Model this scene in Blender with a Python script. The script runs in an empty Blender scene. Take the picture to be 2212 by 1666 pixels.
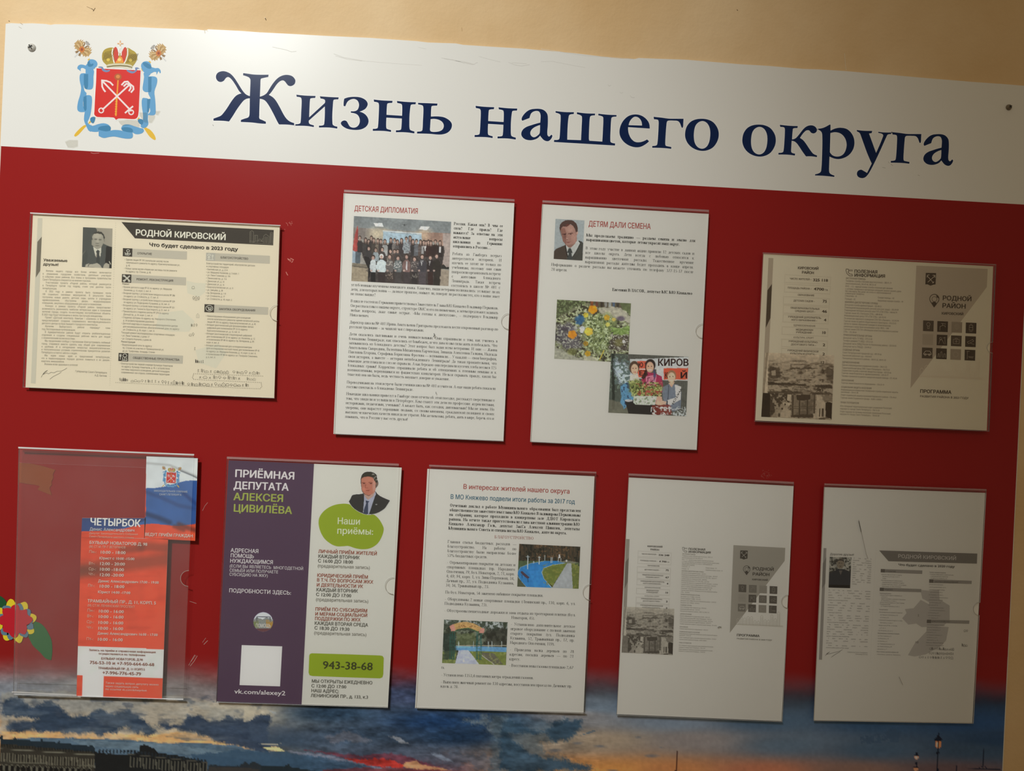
import bpy, math, random
import numpy as np
from mathutils import Matrix, Vector
from mathutils.geometry import tessellate_polygon, delaunay_2d_cdt
random.seed(7)
SC = bpy.context.scene
COL = SC.collection
# ------------------------------------------------------------------ camera
# board frame: x right, y down, z into the wall, origin on the board surface.
RM = np.array([[0.9980792032, -0.0459569694, -0.0415434844],
               [0.0458230263, 0.9989408649, -0.0041711765],
               [0.0416911788, 0.0022595163, 0.9991279899]])
TV = np.array([0.00111401, 0.00150394, 0.97302943])
FPX = 1691.56
CB = -RM.T @ TV
Z0 = 1.5                      # height of the board origin above the floor
def b2w(v): return Vector((v[0], v[2], -v[1]))
cam = bpy.data.cameras.new('camera'); cam.sensor_width = 36.0; cam.lens = FPX / 2212 * 36.0; cam.clip_start = 0.05
co = bpy.data.objects.new('camera', cam); COL.objects.link(co)
rgt, dwn, fwd = b2w(RM[0]), b2w(RM[1]), b2w(RM[2])
m = Matrix.Identity(4)
for i in range(3):
    m[i][0] = rgt[i]; m[i][1] = -dwn[i]; m[i][2] = -fwd[i]
m.translation = Vector((CB[0], CB[2], Z0 - CB[1]))
co.matrix_world = m
SC.camera = co
# ------------------------------------------------------------------ light
w = bpy.data.worlds.new('room'); SC.world = w; w.use_nodes = True
w.node_tree.nodes['Background'].inputs[0].default_value = (0.256, 0.204, 0.133, 1)
w.node_tree.nodes['Background'].inputs[1].default_value = 1.0
SC.view_settings.view_transform = 'Standard'; SC.view_settings.look = 'None'
SC.view_settings.exposure = 0; SC.view_settings.gamma = 1; SC.view_settings.use_curve_mapping = False
LB, TB = np.array([-1.0, -1.5, -2.1]), np.array([-0.6, -0.25, 0.0])      # lamp and the place it points at, board frame
LP = Vector((LB[0], LB[2], Z0 - LB[1])); LT = Vector((TB[0], TB[2], Z0 - TB[1]))
KW = 226.0
ld = bpy.data.lights.new('lamp', 'SPOT'); ld.spot_size = math.radians(50); ld.spot_blend = 1.0; ld.shadow_soft_size = 0.16; ld.energy = KW
ld.color = (0.97, 1.0, 0.985)
lo = bpy.data.objects.new('lamp', ld); COL.objects.link(lo)
lo.location = LP; lo.rotation_euler = (LT - LP).to_track_quat('-Z', 'Y').to_euler()
SC.cycles.max_bounces = 8; SC.cycles.transparent_max_bounces = 16
# ------------------------------------------------------------------ helpers
def un(px, py, off=0.0):
    """pixel of the photograph -> board coordinates on the plane 'off' metres in front of the board"""
    d = RM.T @ np.array([(px - 1106) / FPX, (py - 833) / FPX, 1.0])
    s = (-off - CB[2]) / d[2]
    q = CB + s * d
    return q[0], Z0 - q[1]
def una(X, Y, off=0.0):
    D = np.stack([(X - 1106) / FPX, (Y - 833) / FPX, np.ones_like(X)], -1) @ RM
    s = (-off - CB[2]) / D[..., 2]
    return CB[0] + s * D[..., 0], Z0 - (CB[1] + s * D[..., 1])
def lin(c):
    c = np.asarray(c, float) / 255.0
    return np.where(c <= 0.04045, c / 12.92, ((c + 0.055) / 1.055) ** 2.4)
def illum(px, py):
    """light on a white (0.8) matt surface at that place of the board, as measured on the header and the sheets"""
    x, z = una(np.asarray(px, float), np.asarray(py, float)); y = Z0 - z
    dx, dy, dz = x - LB[0], y - LB[1], -LB[2]
    r = np.sqrt(dx * dx + dy * dy + dz * dz)
    ax = TB - LB; ax = ax / np.linalg.norm(ax); c0 = math.cos(math.radians(25))
    q = np.clip(((dx * ax[0] + dy * ax[1] + dz * ax[2]) / r - c0) / (1 - c0), 0, 1)
    k = 4.0 * dz / r ** 3 * q * q * (3 - 2 * q)
    return np.stack([k * .97 + .204, k * 1.0 + .163, k * .985 + .106], -1)
def A(r, g, b, px, py, lo=0.004, hi=0.86):
    """surface colour of a thing seen as sRGB (r,g,b) under the light at that place"""
    v = lin((r, g, b)) / illum(px, py) * 0.8
    return tuple(np.clip(v, lo, hi))
MATS = {}
def mat(name, col=None, rough=0.5, spec=0.4, metal=0.0, grain=0.0, gscale=400, bump=0.0, vc=False):
    if name in MATS: return MATS[name]
    M = bpy.data.materials.new(name); M.use_nodes = True; nt = M.node_tree; n = nt.nodes; P = n['Principled BSDF']
    P.inputs['Roughness'].default_value = rough; P.inputs['Specular IOR Level'].default_value = spec * .6
    P.inputs['Metallic'].default_value = metal
    if vc:
        a = n.new('ShaderNodeAttribute'); a.attribute_name = 'Col'; src = a.outputs['Color']
    else:
        rg = n.new('ShaderNodeRGB'); rg.outputs[0].default_value = (*col, 1); src = rg.outputs[0]
    if grain or bump:
        tc = n.new('ShaderNodeTexCoord'); no = n.new('ShaderNodeTexNoise'); no.inputs['Scale'].default_value = gscale
        no.inputs['Detail'].default_value = 3; nt.links.new(tc.outputs['Object'], no.inputs['Vector'])
        if grain:
            mr = n.new('ShaderNodeMapRange'); mr.inputs['To Min'].default_value = 1 - grain; mr.inputs['To Max'].default_value = 1 + grain
            nt.links.new(no.outputs['Fac'], mr.inputs['Value'])
            mx = n.new('ShaderNodeVectorMath'); mx.operation = 'SCALE'; nt.links.new(src, mx.inputs[0]); nt.links.new(mr.outputs[0], mx.inputs['Scale'])
            src = mx.outputs[0]
        if bump:
            bp = n.new('ShaderNodeBump'); bp.inputs['Strength'].default_value = bump; bp.inputs['Distance'].default_value = 0.001
            nt.links.new(no.outputs['Fac'], bp.inputs['Height']); nt.links.new(bp.outputs[0], P.inputs['Normal'])
    nt.links.new(src, P.inputs['Base Color'])
    MATS[name] = M; return M
def cmat(c, rough=0.5, spec=0.3):
    """material for a printed colour"""
    c = tuple(round(float(x), 3) for x in c)
    return mat('ink_%d_%d_%d_%d' % (c[0] * 999, c[1] * 999, c[2] * 999, rough * 100), c, rough, spec)
def acrylic(name, haze=0.035, rough=0.12, tint=(1, 1, 1), refl=1.0):
    if name in MATS: return MATS[name]
    M = bpy.data.materials.new(name); M.use_nodes = True; nt = M.node_tree; n = nt.nodes
    n.remove(n['Principled BSDF']); out = n['Material Output']
    tr = n.new('ShaderNodeBsdfTransparent'); tr.inputs[0].default_value = (*tint, 1)
    gl = n.new('ShaderNodeBsdfGlossy'); gl.inputs['Roughness'].default_value = rough
    df = n.new('ShaderNodeBsdfDiffuse'); df.inputs[0].default_value = (.8, .8, .8, 1)
    fr = n.new('ShaderNodeFresnel'); fr.inputs[0].default_value = 1.0 + 0.45 * refl
    tc = n.new('ShaderNodeTexCoord'); no = n.new('ShaderNodeTexNoise'); no.inputs['Scale'].default_value = 14; no.inputs['Detail'].default_value = 4
    nt.links.new(tc.outputs['Object'], no.inputs['Vector'])
    mr = n.new('ShaderNodeMapRange'); mr.inputs['To Min'].default_value = haze * .5; mr.inputs['To Max'].default_value = haze * 1.5
    nt.links.new(no.outputs['Fac'], mr.inputs['Value'])
    m1 = n.new('ShaderNodeMixShader'); m2 = n.new('ShaderNodeMixShader')
    nt.links.new(mr.outputs[0], m1.inputs[0]); nt.links.new(tr.outputs[0], m1.inputs[1]); nt.links.new(df.outputs[0], m1.inputs[2])
    nt.links.new(fr.outputs[0], m2.inputs[0]); nt.links.new(m1.outputs[0], m2.inputs[1]); nt.links.new(gl.outputs[0], m2.inputs[2])
    nt.links.new(m2.outputs[0], out.inputs['Surface'])
    MATS[name] = M; return M
def fill(L):
    """triangles inside an outline with holes (winding rule); L = loops of (x, z)"""
    V = []; ed = []
    for k, lp in enumerate(L):
        ar = sum(lp[i - 1][0] * lp[i][1] - lp[i][0] * lp[i - 1][1] for i in range(len(lp)))
        if (ar > 0) != (k == 0): lp = lp[::-1]
        b = len(V); n = len(lp); V += [(float(p[0]), float(p[1])) for p in lp]; ed += [(b + i, b + (i + 1) % n) for i in range(n)]
    return fill_edges(V, ed)
def fill_edges(V, ed):
    o, _, F, _, _, _ = delaunay_2d_cdt([Vector(q) for q in V], ed, [], 0, 1e-7)
    C = np.array([tuple(q) for q in o]); F = np.array([tuple(q) for q in F]); G = C[F].mean(1); w = np.zeros(len(F), int)
    for i, j in ed:
        (x1, y1), (x2, y2) = V[i], V[j]; sd = (x2 - x1) * (G[:, 1] - y1) - (G[:, 0] - x1) * (y2 - y1)
        w += ((y1 <= G[:, 1]) & (y2 > G[:, 1]) & (sd > 0)).astype(int) - ((y1 > G[:, 1]) & (y2 <= G[:, 1]) & (sd < 0)).astype(int)
    return C, F[w != 0]
class MB:
    """mesh builder; vertices are world coordinates (x, y, z)"""
    def __init__(s): s.v = []; s.f = []; s.mi = []; s.mats = []; s.k = 0
    def slot(s, m):
        if m not in s.mats: s.mats.append(m)
        return s.mats.index(m)
    def add(s, v, f, m):
        b = len(s.v); k = s.slot(m); s.v.extend(v); s.f.extend([tuple(i + b for i in q) for q in f]); s.mi.extend([k] * len(f))
    def poly(s, pts, off, m, holes=(), world=False):
        """flat print: outline in photograph pixels on the plane 'off'"""
        s.k += 1; off += s.k * 1.2e-6
        loops = [pts] + list(holes)
        L = [[(p if world else un(p[0], p[1], off)) for p in lp] for lp in loops]
        q, tri = fill(L); v = [(x, -off, z) for x, z in q]
        s.add(v, orient(v, tri), m)
    def slab(s, pts, o0, o1, m, side=None, world=False, holes=()):
        """solid sheet between offsets o0 (back) and o1 (front)"""
        loops = [pts] + list(holes)
        L = [[(p if world else un(p[0], p[1], o1)) for p in lp] for lp in loops]
        flat = [q for lp in L for q in lp]
        tri = tessellate_polygon([[Vector((x, z, 0)) for x, z in lp] for lp in L])
        v1 = [(x, -o1, z) for x, z in flat]; v0 = [(x, -o0, z) for x, z in flat]
        ft = orient(v1, tri); n = len(flat)
        s.add(v1, ft, m)
        s.add(v0, [tuple(reversed(t)) for t in ft], m)
        b = 0
        for lp in L:
            k = len(lp); vv = []; ff = []
            ar = sum(lp[i][0] * lp[(i + 1) % k][1] - lp[(i + 1) % k][0] * lp[i][1] for i in range(k))
            for i in range(k):
                x, z = lp[i]; vv += [(x, -o0, z), (x, -o1, z)]
            for i in range(k):
                j = (i + 1) % k
                q = (2 * i, 2 * i + 1, 2 * j + 1, 2 * j)
                if (ar > 0) != (b > 0): q = q[::-1]
                ff.append(q)
            s.add(vv, ff, side or m); b += 1
    def stroke(s, pts, wpx, off, m, closed=False):
        pts = list(pts)
        if closed: pts.append(pts[0])
        W = wpx / 1740.0 / 2
        Q = [np.array(un(p[0], p[1], off)) for p in pts]
        for a, b in zip(Q[:-1], Q[1:]):
            d = b - a; l = np.hypot(*d)
            if l < 1e-7: continue
            s.k += 1; fo = off + s.k * 1.2e-6
            d = d / l; nn = np.array([-d[1], d[0]]) * W; e = d * W * .5
            v = [(q[0], -fo, q[1]) for q in (a - e + nn, b + e + nn, b + e - nn, a - e - nn)]
            s.add(v, orient(v, [(0, 1, 2), (0, 2, 3)]), m)
    def ell(s, cx, cy, rx, ry, off, m, n=18, rot=0):
        c, sn = math.cos(rot), math.sin(rot)
        s.poly([(cx + rx * math.cos(t) * c - ry * math.sin(t) * sn, cy + rx * math.cos(t) * sn + ry * math.sin(t) * c)
                for t in [2 * math.pi * i / n for i in range(n)]], off, m)
    def build(s, name, parent=None, kind=None, origin=None):
        me = bpy.data.meshes.new(name)
        o = bpy.data.objects.new(name, me); COL.objects.link(o)
        org = Vector((0, 0, 0))
        if parent is not None:
            o.parent = parent; r = parent
            while r.parent is not None: r = r.parent
            org = Vector(r.location)
        elif origin is not None:
            org = Vector(origin); o.location = org
        V = np.array(s.v, float) - np.array(org)
        me.from_pydata(V.tolist(), [], s.f)
        for q in s.mats: me.materials.append(q)
        if len(s.mats) > 1: me.polygons.foreach_set('material_index', s.mi)
        me.update()
        if kind: o['kind'] = kind
        return o
def orient(v, tri):
    """make flat triangles face the room (-y)"""
    out = []
    for a, b, c in tri:
        A_, B_, C_ = v[a], v[b], v[c]
        cr = (B_[0] - A_[0]) * (C_[2] - A_[2]) - (C_[0] - A_[0]) * (B_[2] - A_[2])
        out.append((a, b, c) if cr > 0 else (a, c, b))
    return out
def thing(name, px, py, label, cat, group=None, off=0.0):
    x, z = un(px, py)
    o = bpy.data.objects.new(name, None); COL.objects.link(o); o.empty_display_size = 0.02
    o.location = (x, -off, z); o['label'] = label; o['category'] = cat
    if group: o['group'] = group
    return o
def crop(ox, oy, s):
    """turns coordinates read in an enlarged detail of the photograph into its pixels"""
    def f(*a):
        if len(a) == 2 and not hasattr(a[0], '__len__'): return (ox + a[0] / s, oy + a[1] / s)
        p = a[0] if len(a) == 1 else a
        return [(ox + q[0] / s, oy + q[1] / s) for q in p]
    f.o = (ox, oy, s)
    return f
def curve(txt, fr, n=5):
    """'x,y' points, '!' marks a corner; smooth Catmull-Rom between corners"""
    P = []
    for t in txt.split():
        c = t.endswith('!'); x, y = t.rstrip('!').split(','); P.append((float(x), float(y), c))
    k = len(P); out = []
    for i in range(k):
        p1, p2 = P[i], P[(i + 1) % k]
        p0 = P[i - 1] if not p1[2] else None; p3 = P[(i + 2) % k] if not p2[2] else None
        if p0 is None and p3 is None:
            out.append(p1[:2]); continue
        a = np.array(p1[:2]); b = np.array(p2[:2])
        L = np.hypot(*(b - a))
        def tang(pa, pb, pc):
            v = np.array(pc[:2]) - np.array(pa[:2]); l = np.hypot(*v); return v / l * L if l > 0 else v
        m1 = tang(p0, p1, p2) if p0 is not None else None
        m2 = tang(p1, p2, p3) if p3 is not None else None
        if m1 is None: m1 = 1.5 * (b - a) - .5 * m2
        if m2 is None: m2 = 1.5 * (b - a) - .5 * m1
        for j in range(n):
            t = j / n; h = (2 * t ** 3 - 3 * t * t + 1, t ** 3 - 2 * t * t + t, -2 * t ** 3 + 3 * t * t, t ** 3 - t * t)
            q = h[0] * a + h[1] * m1 + h[2] * b + h[3] * m2; out.append((q[0], q[1]))
    return fr(out)
# ------------------------------------------------------------------ noise and painted pictures
def _h(ix, iy, sd):
    n = np.sin(ix * 127.1 + iy * 311.7 + sd * 74.7) * 43758.5453
    return n - np.floor(n)
def vnoise(x, y, sd=0):
    ix, iy = np.floor(x), np.floor(y); fx, fy = x - ix, y - iy
    fx = fx * fx * (3 - 2 * fx); fy = fy * fy * (3 - 2 * fy)
    a, b = _h(ix, iy, sd), _h(ix + 1, iy, sd); c, d = _h(ix, iy + 1, sd), _h(ix + 1, iy + 1, sd)
    return (a * (1 - fx) + b * fx) * (1 - fy) + (c * (1 - fx) + d * fx) * fy
def fbm(x, y, sd=0, o=4):
    r = 0; am = .5
    for i in range(o): r = r + am * vnoise(x * 2 ** i, y * 2 ** i, sd + i); am *= .5
    return r / (1 - .5 ** o)
class Paint:
    def __init__(s, X, Y): s.X, s.Y = X, Y; s.C = np.zeros(X.shape + (3,)); s.fr = (0, 0, 1); s.x, s.y = X, Y
    def frame(s, fr): o = fr.o; s.x = (s.X - o[0]) * o[2]; s.y = (s.Y - o[1]) * o[2]
    def put(s, m, c):
        m = np.clip(m, 0, 1)[..., None]; s.C = s.C * (1 - m) + np.asarray(c, float) * m
    def inside(s, pts, jit=0, js=.02, sd=3):
        R = np.zeros(s.x.shape); xs = [p[0] for p in pts]; ys = [p[1] for p in pts]; e = jit * 1.6 + 1
        sel = (s.x > min(xs) - e) & (s.x < max(xs) + e) & (s.y > min(ys) - e) & (s.y < max(ys) + e)
        x, y = s.x[sel], s.y[sel]
        if not len(x): return R
        if jit:
            x, y = x + (fbm(x * js, y * js, sd) - .5) * 2 * jit, y + (fbm(x * js, y * js, sd + 9) - .5) * 2 * jit
        r = np.zeros(x.shape, bool); k = len(pts)
        for i in range(k):
            x1, y1 = pts[i]; x2, y2 = pts[(i + 1) % k]
            if y1 == y2: continue
            c = (y1 > y) != (y2 > y); r ^= c & (x < (x2 - x1) * (y - y1) / (y2 - y1) + x1)
        R[sel] = r; return R
    def poly(s, pts, c, a=1, jit=0, js=.02, sd=3):
        if not jit: s.put(s.inside(pts) * a, c); return
        x, y = s.x, s.y; m = 0; C = s.C
        xs = [p[0] for p in pts]; ys = [p[1] for p in pts]; e = jit * 2.6 + 2
        sel = (x > min(xs) - e) & (x < max(xs) + e) & (y > min(ys) - e) & (y < max(ys) + e)
        if not sel.any(): return
        x, y, s.C = x[sel], y[sel], C[sel]
        X0, Y0 = s.x, s.y
        for i in range(4):
            s.x = x + (fbm(x * js * 4, y * js * 4, sd + 20 + i, 2) - .5) * jit * 1.5 + (i % 2 - .5) * jit * .18; s.y = y + (fbm(x * js * 4, y * js * 4, sd + 40 + i, 2) - .5) * jit * 1.1 + (i // 2 - .5) * jit * .18
            m = m + s.inside(pts, jit, js, sd) / 4
        s.put(m * a, c); C[sel] = s.C; s.x, s.y, s.C = X0, Y0, C
    def ell(s, cx, cy, rx, ry, c, a=1, soft=.12, rot=0):
        co_, sn = math.cos(rot), math.sin(rot); e = max(rx, ry) * (1 + soft)
        sel = (abs(s.x - cx) < e) & (abs(s.y - cy) < e); C = s.C; s.C = C[sel]; dx, dy = s.x[sel] - cx, s.y[sel] - cy
        u = (dx * co_ + dy * sn) / rx; v = (-dx * sn + dy * co_) / ry; r = np.sqrt(u * u + v * v)
        s.put(np.clip((1 - r) / soft + .5, 0, 1) * a, c); C[sel] = s.C; s.C = C
    def line(s, pts, wd, c, a=1):
        xs = [p[0] for p in pts]; ys = [p[1] for p in pts]
        sel = (s.x > min(xs) - wd) & (s.x < max(xs) + wd) & (s.y > min(ys) - wd) & (s.y < max(ys) + wd)
        X0, Y0, C = s.x, s.y, s.C; s.x, s.y, s.C = X0[sel], Y0[sel], C[sel]
        d = np.full(s.x.shape, 1e9)
        for (x1, y1), (x2, y2) in zip(pts[:-1], pts[1:]):
            l2 = (x2 - x1) ** 2 + (y2 - y1) ** 2 + 1e-9
            t = np.clip(((s.x - x1) * (x2 - x1) + (s.y - y1) * (y2 - y1)) / l2, 0, 1)
            d = np.minimum(d, np.hypot(s.x - x1 - t * (x2 - x1), s.y - y1 - t * (y2 - y1)))
        s.put(np.clip((wd / 2 - d) / (wd * .25) + .5, 0, 1) * a, c); C[sel] = s.C; s.x, s.y, s.C = X0, Y0, C
    def speck(s, m, sc, c, thr=.6, sd=1, a=1):
        s.put(m * (fbm(s.x * sc, s.y * sc, sd, 3) > thr) * a, c)
    def grain(s, sc, amp, sd=5):
        s.C = s.C * (1 + (fbm(s.x * sc, s.y * sc, sd, 2)[..., None] - .5) * 2 * amp)
def picture(name, quad, off, nx, ny, fn, parent, rough=.5, unlit=True, mname='picture_print'):
    """a printed picture: fine grid of faces coloured by a painter; quad = corners TL TR BR BL in photograph pixels"""
    U, V = np.meshgrid(np.linspace(0, 1, nx + 1), np.linspace(0, 1, ny + 1))
    q = np.array(quad, float)
    X = (1 - V) * ((1 - U) * q[0][0] + U * q[1][0]) + V * ((1 - U) * q[3][0] + U * q[2][0])
    Y = (1 - V) * ((1 - U) * q[0][1] + U * q[1][1]) + V * ((1 - U) * q[3][1] + U * q[2][1])
    P = Paint(X, Y); fn(P)
    c = lin(np.clip(P.C, 0, 255))
    if unlit: c = c / illum(X, Y) * .8
    c = np.clip(c, .003, .88); keep = getattr(P, 'mask', None)
    x, z = una(X, Y, off)
    n1 = nx + 1; v = np.stack([x, np.full_like(x, -off), z], -1).reshape(-1, 3)
    r = parent
    while r.parent is not None: r = r.parent
    v = v - np.array(r.location)
    i = (np.arange(ny)[:, None] * n1 + np.arange(nx)[None, :]).ravel()
    F = np.stack([i, i + n1, i + n1 + 1, i + 1], -1)
    if keep is not None: F = F[keep.ravel()[F].all(1)]
    me = bpy.data.meshes.new(name); me.vertices.add(len(v)); me.vertices.foreach_set('co', v.ravel())
    me.loops.add(F.size); me.loops.foreach_set('vertex_index', F.ravel().astype(np.int32))
    me.polygons.add(len(F)); me.polygons.foreach_set('loop_start', np.arange(0, F.size, 4, dtype=np.int32))
    me.update(calc_edges=True)
    at = me.color_attributes.new('Col', 'FLOAT_COLOR', 'POINT')
    at.data.foreach_set('color', np.concatenate([c.reshape(-1, 3), np.ones((len(v), 1))], 1).ravel())
    me.materials.append(mat(mname, vc=True, rough=rough, spec=.3))
    o = bpy.data.objects.new(name, me); COL.objects.link(o); o.parent = parent
    return o
# ------------------------------------------------------------------ lettering
_cur = bpy.data.curves.new('glyph_source', 'FONT'); _cur.resolution_u = 2; _cur.fill_mode = 'NONE'
_cob = bpy.data.objects.new('glyph_source', _cur); COL.objects.link(_cob)
_GC = {}
def _mesh(t, bold):
    _cur.body = t; _cob.update_tag(); bpy.context.view_layer.update()
    return bpy.data.meshes.new_from_object(_cob, depsgraph=bpy.context.evaluated_depsgraph_get())
def _wid(t):
    me = _mesh(t, 0); n = len(me.vertices)
    a = np.zeros(n * 3); me.vertices.foreach_get('co', a); a = a.reshape(-1, 3); bpy.data.meshes.remove(me)
    return (a[:, 0].min(), a[:, 0].max(), a[:, 1].max()) if n else (0, 0, 0)
_W0 = _wid('НН'); _W = _W0[1] - _W0[0]; CAP = _W0[2]
def sans(ch, bold):
    k = (ch, bold)
    if k in _GC: return _GC[k]
    b = _wid('Н' + ch + 'Н'); adv = (b[1] - b[0]) - _W
    if ch == ' ': _GC[k] = (None, None, adv / CAP); return _GC[k]
    me = _mesh(ch, bold); n_ = len(me.vertices); v = np.zeros(n_ * 3); me.vertices.foreach_get('co', v); v = v.reshape(-1, 3)[:, :2] / CAP
    ed = [tuple(e.vertices) for e in me.edges]; bpy.data.meshes.remove(me)
    ed = [(min(e), max(e)) if abs(e[0] - e[1]) == 1 else (max(e), min(e)) for e in ed]
    v, f = fill_edges([tuple(q) for q in v], ed); z = np.zeros(len(v))
    v = np.c_[v, z]
    if bold:
        w_ = (0, .022, .042)[bold]; n_ = len(v); V = []; FF = []; zz = z.max() + 1.2e-6
        for i, (dx, dy) in enumerate(((-w_, 0), (w_, 0), (0, w_ * .6), (0, -w_ * .6))): V.append(v + [dx, dy, i * zz]); FF.append(f + i * n_)
        v = np.concatenate(V); f = np.concatenate(FF)
    _GC[k] = (v, f, adv / CAP); return _GC[k]
# a small book face with serifs, drawn from stems, bars, diagonals and bowls
SG = {
'А': '.95 d.12,0,.45,1,t d.8,0,.45,1,T h.25,.65,.33 s.12,0 s.8,0', 'Б': '.8 v.17 h.1,.65,.97 d.63,.75,.63,.97,t h.17,.42,.55 h.17,.42,.03 o.42,.29,.3,.29,-90,90',
'В': '.84 v.17 h.17,.42,.03 h.17,.42,.53 h.17,.4,.97 o.42,.28,.31,.28,-90,90 o.4,.75,.27,.25,-90,90', 'Г': '.76 v.17 h.1,.67,.97 d.66,.7,.66,.97,t',
'Д': '.95 d.24,.05,.4,1,t v.7 h.33,.75,.97 h.05,.92,.04 d.08,-.2,.08,.05,t d.9,-.2,.9,.05,t', 'Е': '.8 v.17 h.1,.63,.97 h.1,.68,.03 h.17,.5,.52 d.63,.75,.63,.97,t d.68,.03,.68,.27,t d.5,.4,.5,.64,t',
'Ж': '1.25 v.62 d.17,1,.6,.5,t d1.07,1,.64,.5,t d.12,0,.55,.5,T d1.12,0,.69,.5,T s.12,0 s1.12,0', 'З': '.7 o.32,.75,.27,.26,-90,150 o.32,.27,.31,.28,-150,90',
'И': '1 v.17 v.8 d.17,.08,.8,.92,t', 'Й': '1 v.17 v.8 d.17,.08,.8,.92,t h.35,.65,1.18', 'К': '.92 v.17 d.25,.48,.72,.98,t d.38,.55,.8,0,T s.8,0 s.7,1',
'Л': '.95 v.77 h.3,.82,.97 d.2,.03,.38,.97,t d.12,.03,.24,.05,T', 'М': '1.2 v.12 v1.02 d.15,1,.52,0,T d.55,0,1,1,t', 'Н': '1 v.17 v.8 h.17,.8,.52', 'О': '.98 o.48,.5,.42,.53,0,360',
'П': '1 v.17 v.8 h.1,.87,.97', 'Р': '.8 v.17 h.17,.4,.97 h.17,.4,.47 o.4,.72,.3,.28,-90,90', 'С': '.9 o.48,.5,.42,.53,40,320 d.8,.68,.8,.95,t', 'Т': '.86 v.42 h.04,.8,.97 d.04,.72,.04,.97,t d.8,.72,.8,.97,t',
'У': '.92 d.5,.3,.14,1,T d.32,0,.82,1,t s.14,1 s.82,1 o.25,.1,.12,.11,180,360', 'Ф': '1.1 v.53 o.53,.5,.44,.33,0,360', 'Х': '.95 d.8,0,.14,1,T d.12,0,.8,1,t s.12,0 s.8,0 s.14,1 s.8,1',
'Ц': '1 v.17 v.8 h.1,.92,.03 d.93,-.2,.93,.04,t', 'Ч': '.9 v.75 d.18,.7,.18,1,T o.42,.7,.32,.27,180,270 h.4,.75,.45', 'Ш': '1.45 v.17 v.7 v1.25 h.1,1.33,.03', 'Щ': '1.45 v.17 v.7 v1.25 h.1,1.38,.03 d1.4,-.2,1.4,.04,t',
'Ъ': '.95 v.34 h.04,.34,.97 h.34,.55,.03 h.34,.55,.55 o.55,.29,.29,.29,-90,90', 'Ы': '1.15 v.17 h.17,.38,.03 h.17,.38,.55 o.38,.29,.28,.29,-90,90 v.97', 'Ь': '.8 v.17 h.17,.4,.03 h.17,.4,.55 o.4,.29,.3,.29,-90,90',
'Э': '.9 o.4,.5,.42,.53,-140,140 h.35,.8,.5', 'Ю': '1.4 v.17 h.17,.5,.5 o.88,.5,.4,.53,0,360', 'Я': '.9 v.73 h.45,.73,.97 h.45,.73,.47 o.45,.72,.3,.28,90,270 d.12,0,.48,.47,T',
'а': '.6 d.38,0,.38,.5,T o.26,.48,.2,.2,10,170 o.27,.19,.22,.2,90,270 h.25,.4,.39 h.25,.4,.02 h.4,.54,.03', 'б': '.72 o.34,.33,.28,.35,0,360 d.1,.4,.14,.75,t h.15,.55,.95 d.13,.7,.2,.95,T',
'е': '.62 o.31,.33,.27,.36,20,310 h.1,.55,.4', 'р': '.7 w.16,-.3,.68 o.35,.34,.3,.36,-150,150', 'у': '.7 d.36,.05,.1,.67,T d.2,-.3,.6,.67,t s.1,.67 s.6,.67 d.08,-.27,.22,-.27,T', 'ф': '.98 w.47,-.3,.95 o.47,.33,.4,.35,0,360',
'0': '.74 o.36,.49,.3,.52,0,360', '1': '.74 v.38 d.2,.8,.38,.97,t', '2': '.74 o.34,.72,.26,.28,-40,170 d.1,.08,.52,.55,t h.08,.64,.05', '3': '.74 o.32,.74,.25,.26,-90,150 o.32,.26,.29,.28,-150,90', '4': '.74 d.46,0,.46,1,T d.06,.3,.46,.97,t h.06,.66,.27',
'5': '.74 h.2,.62,.95 d.14,.55,.2,.97,t o.32,.32,.3,.32,-140,120', '6': '.74 o.36,.31,.29,.33,0,360 d.08,.4,.5,1,T', '7': '.74 h.1,.64,.93 d.2,0,.6,.95,T', '8': '.74 o.36,.26,.28,.28,0,360 o.36,.74,.24,.25,0,360', '9': '.74 o.36,.68,.29,.33,0,360 d.2,0,.62,.6,T',
'.': '.38 d.15,0,.15,.14,T', ',': '.38 d.1,-.15,.17,.13,T', ':': '.42 d.17,0,.17,.14,T d.17,.5,.17,.64,T', ';': '.42 d.12,-.15,.19,.13,T d.17,.5,.17,.64,T', '-': '.5 h.08,.4,.3', '–': '.74 h0,.74,.3', '—': '1.4 h0,1.4,.3',
'?': '.65 o.3,.75,.22,.25,-60,170 d.3,.3,.33,.5,t d.28,0,.28,.14,T', '!': '.45 d.2,.28,.2,1,T d.2,0,.2,.14,T', '(': '.5 o.6,.4,.45,.7,130,230', ')': '.5 o-.1,.4,.45,.7,-50,50', '«': '.7 d.1,.35,.3,.6,t d.3,.1,.1,.35,t d.35,.35,.55,.6,t d.55,.1,.35,.35,t',
'»': '.7 d.3,.35,.1,.6,t d.1,.1,.3,.35,t d.55,.35,.35,.6,t d.35,.1,.55,.35,t', '№': '1.45 v.12 v.72 d.15,1,.7,0,T o1.12,.6,.22,.24,0,360 h.9,1.34,.2', '%': '1.25 o.3,.75,.22,.25,0,360 o.95,.25,.22,.25,0,360 d.3,0,.95,1,t', '…': '1.4 d.15,0,.15,.14,T d.65,0,.65,.14,T d1.15,0,1.15,.14,T'}
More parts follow.
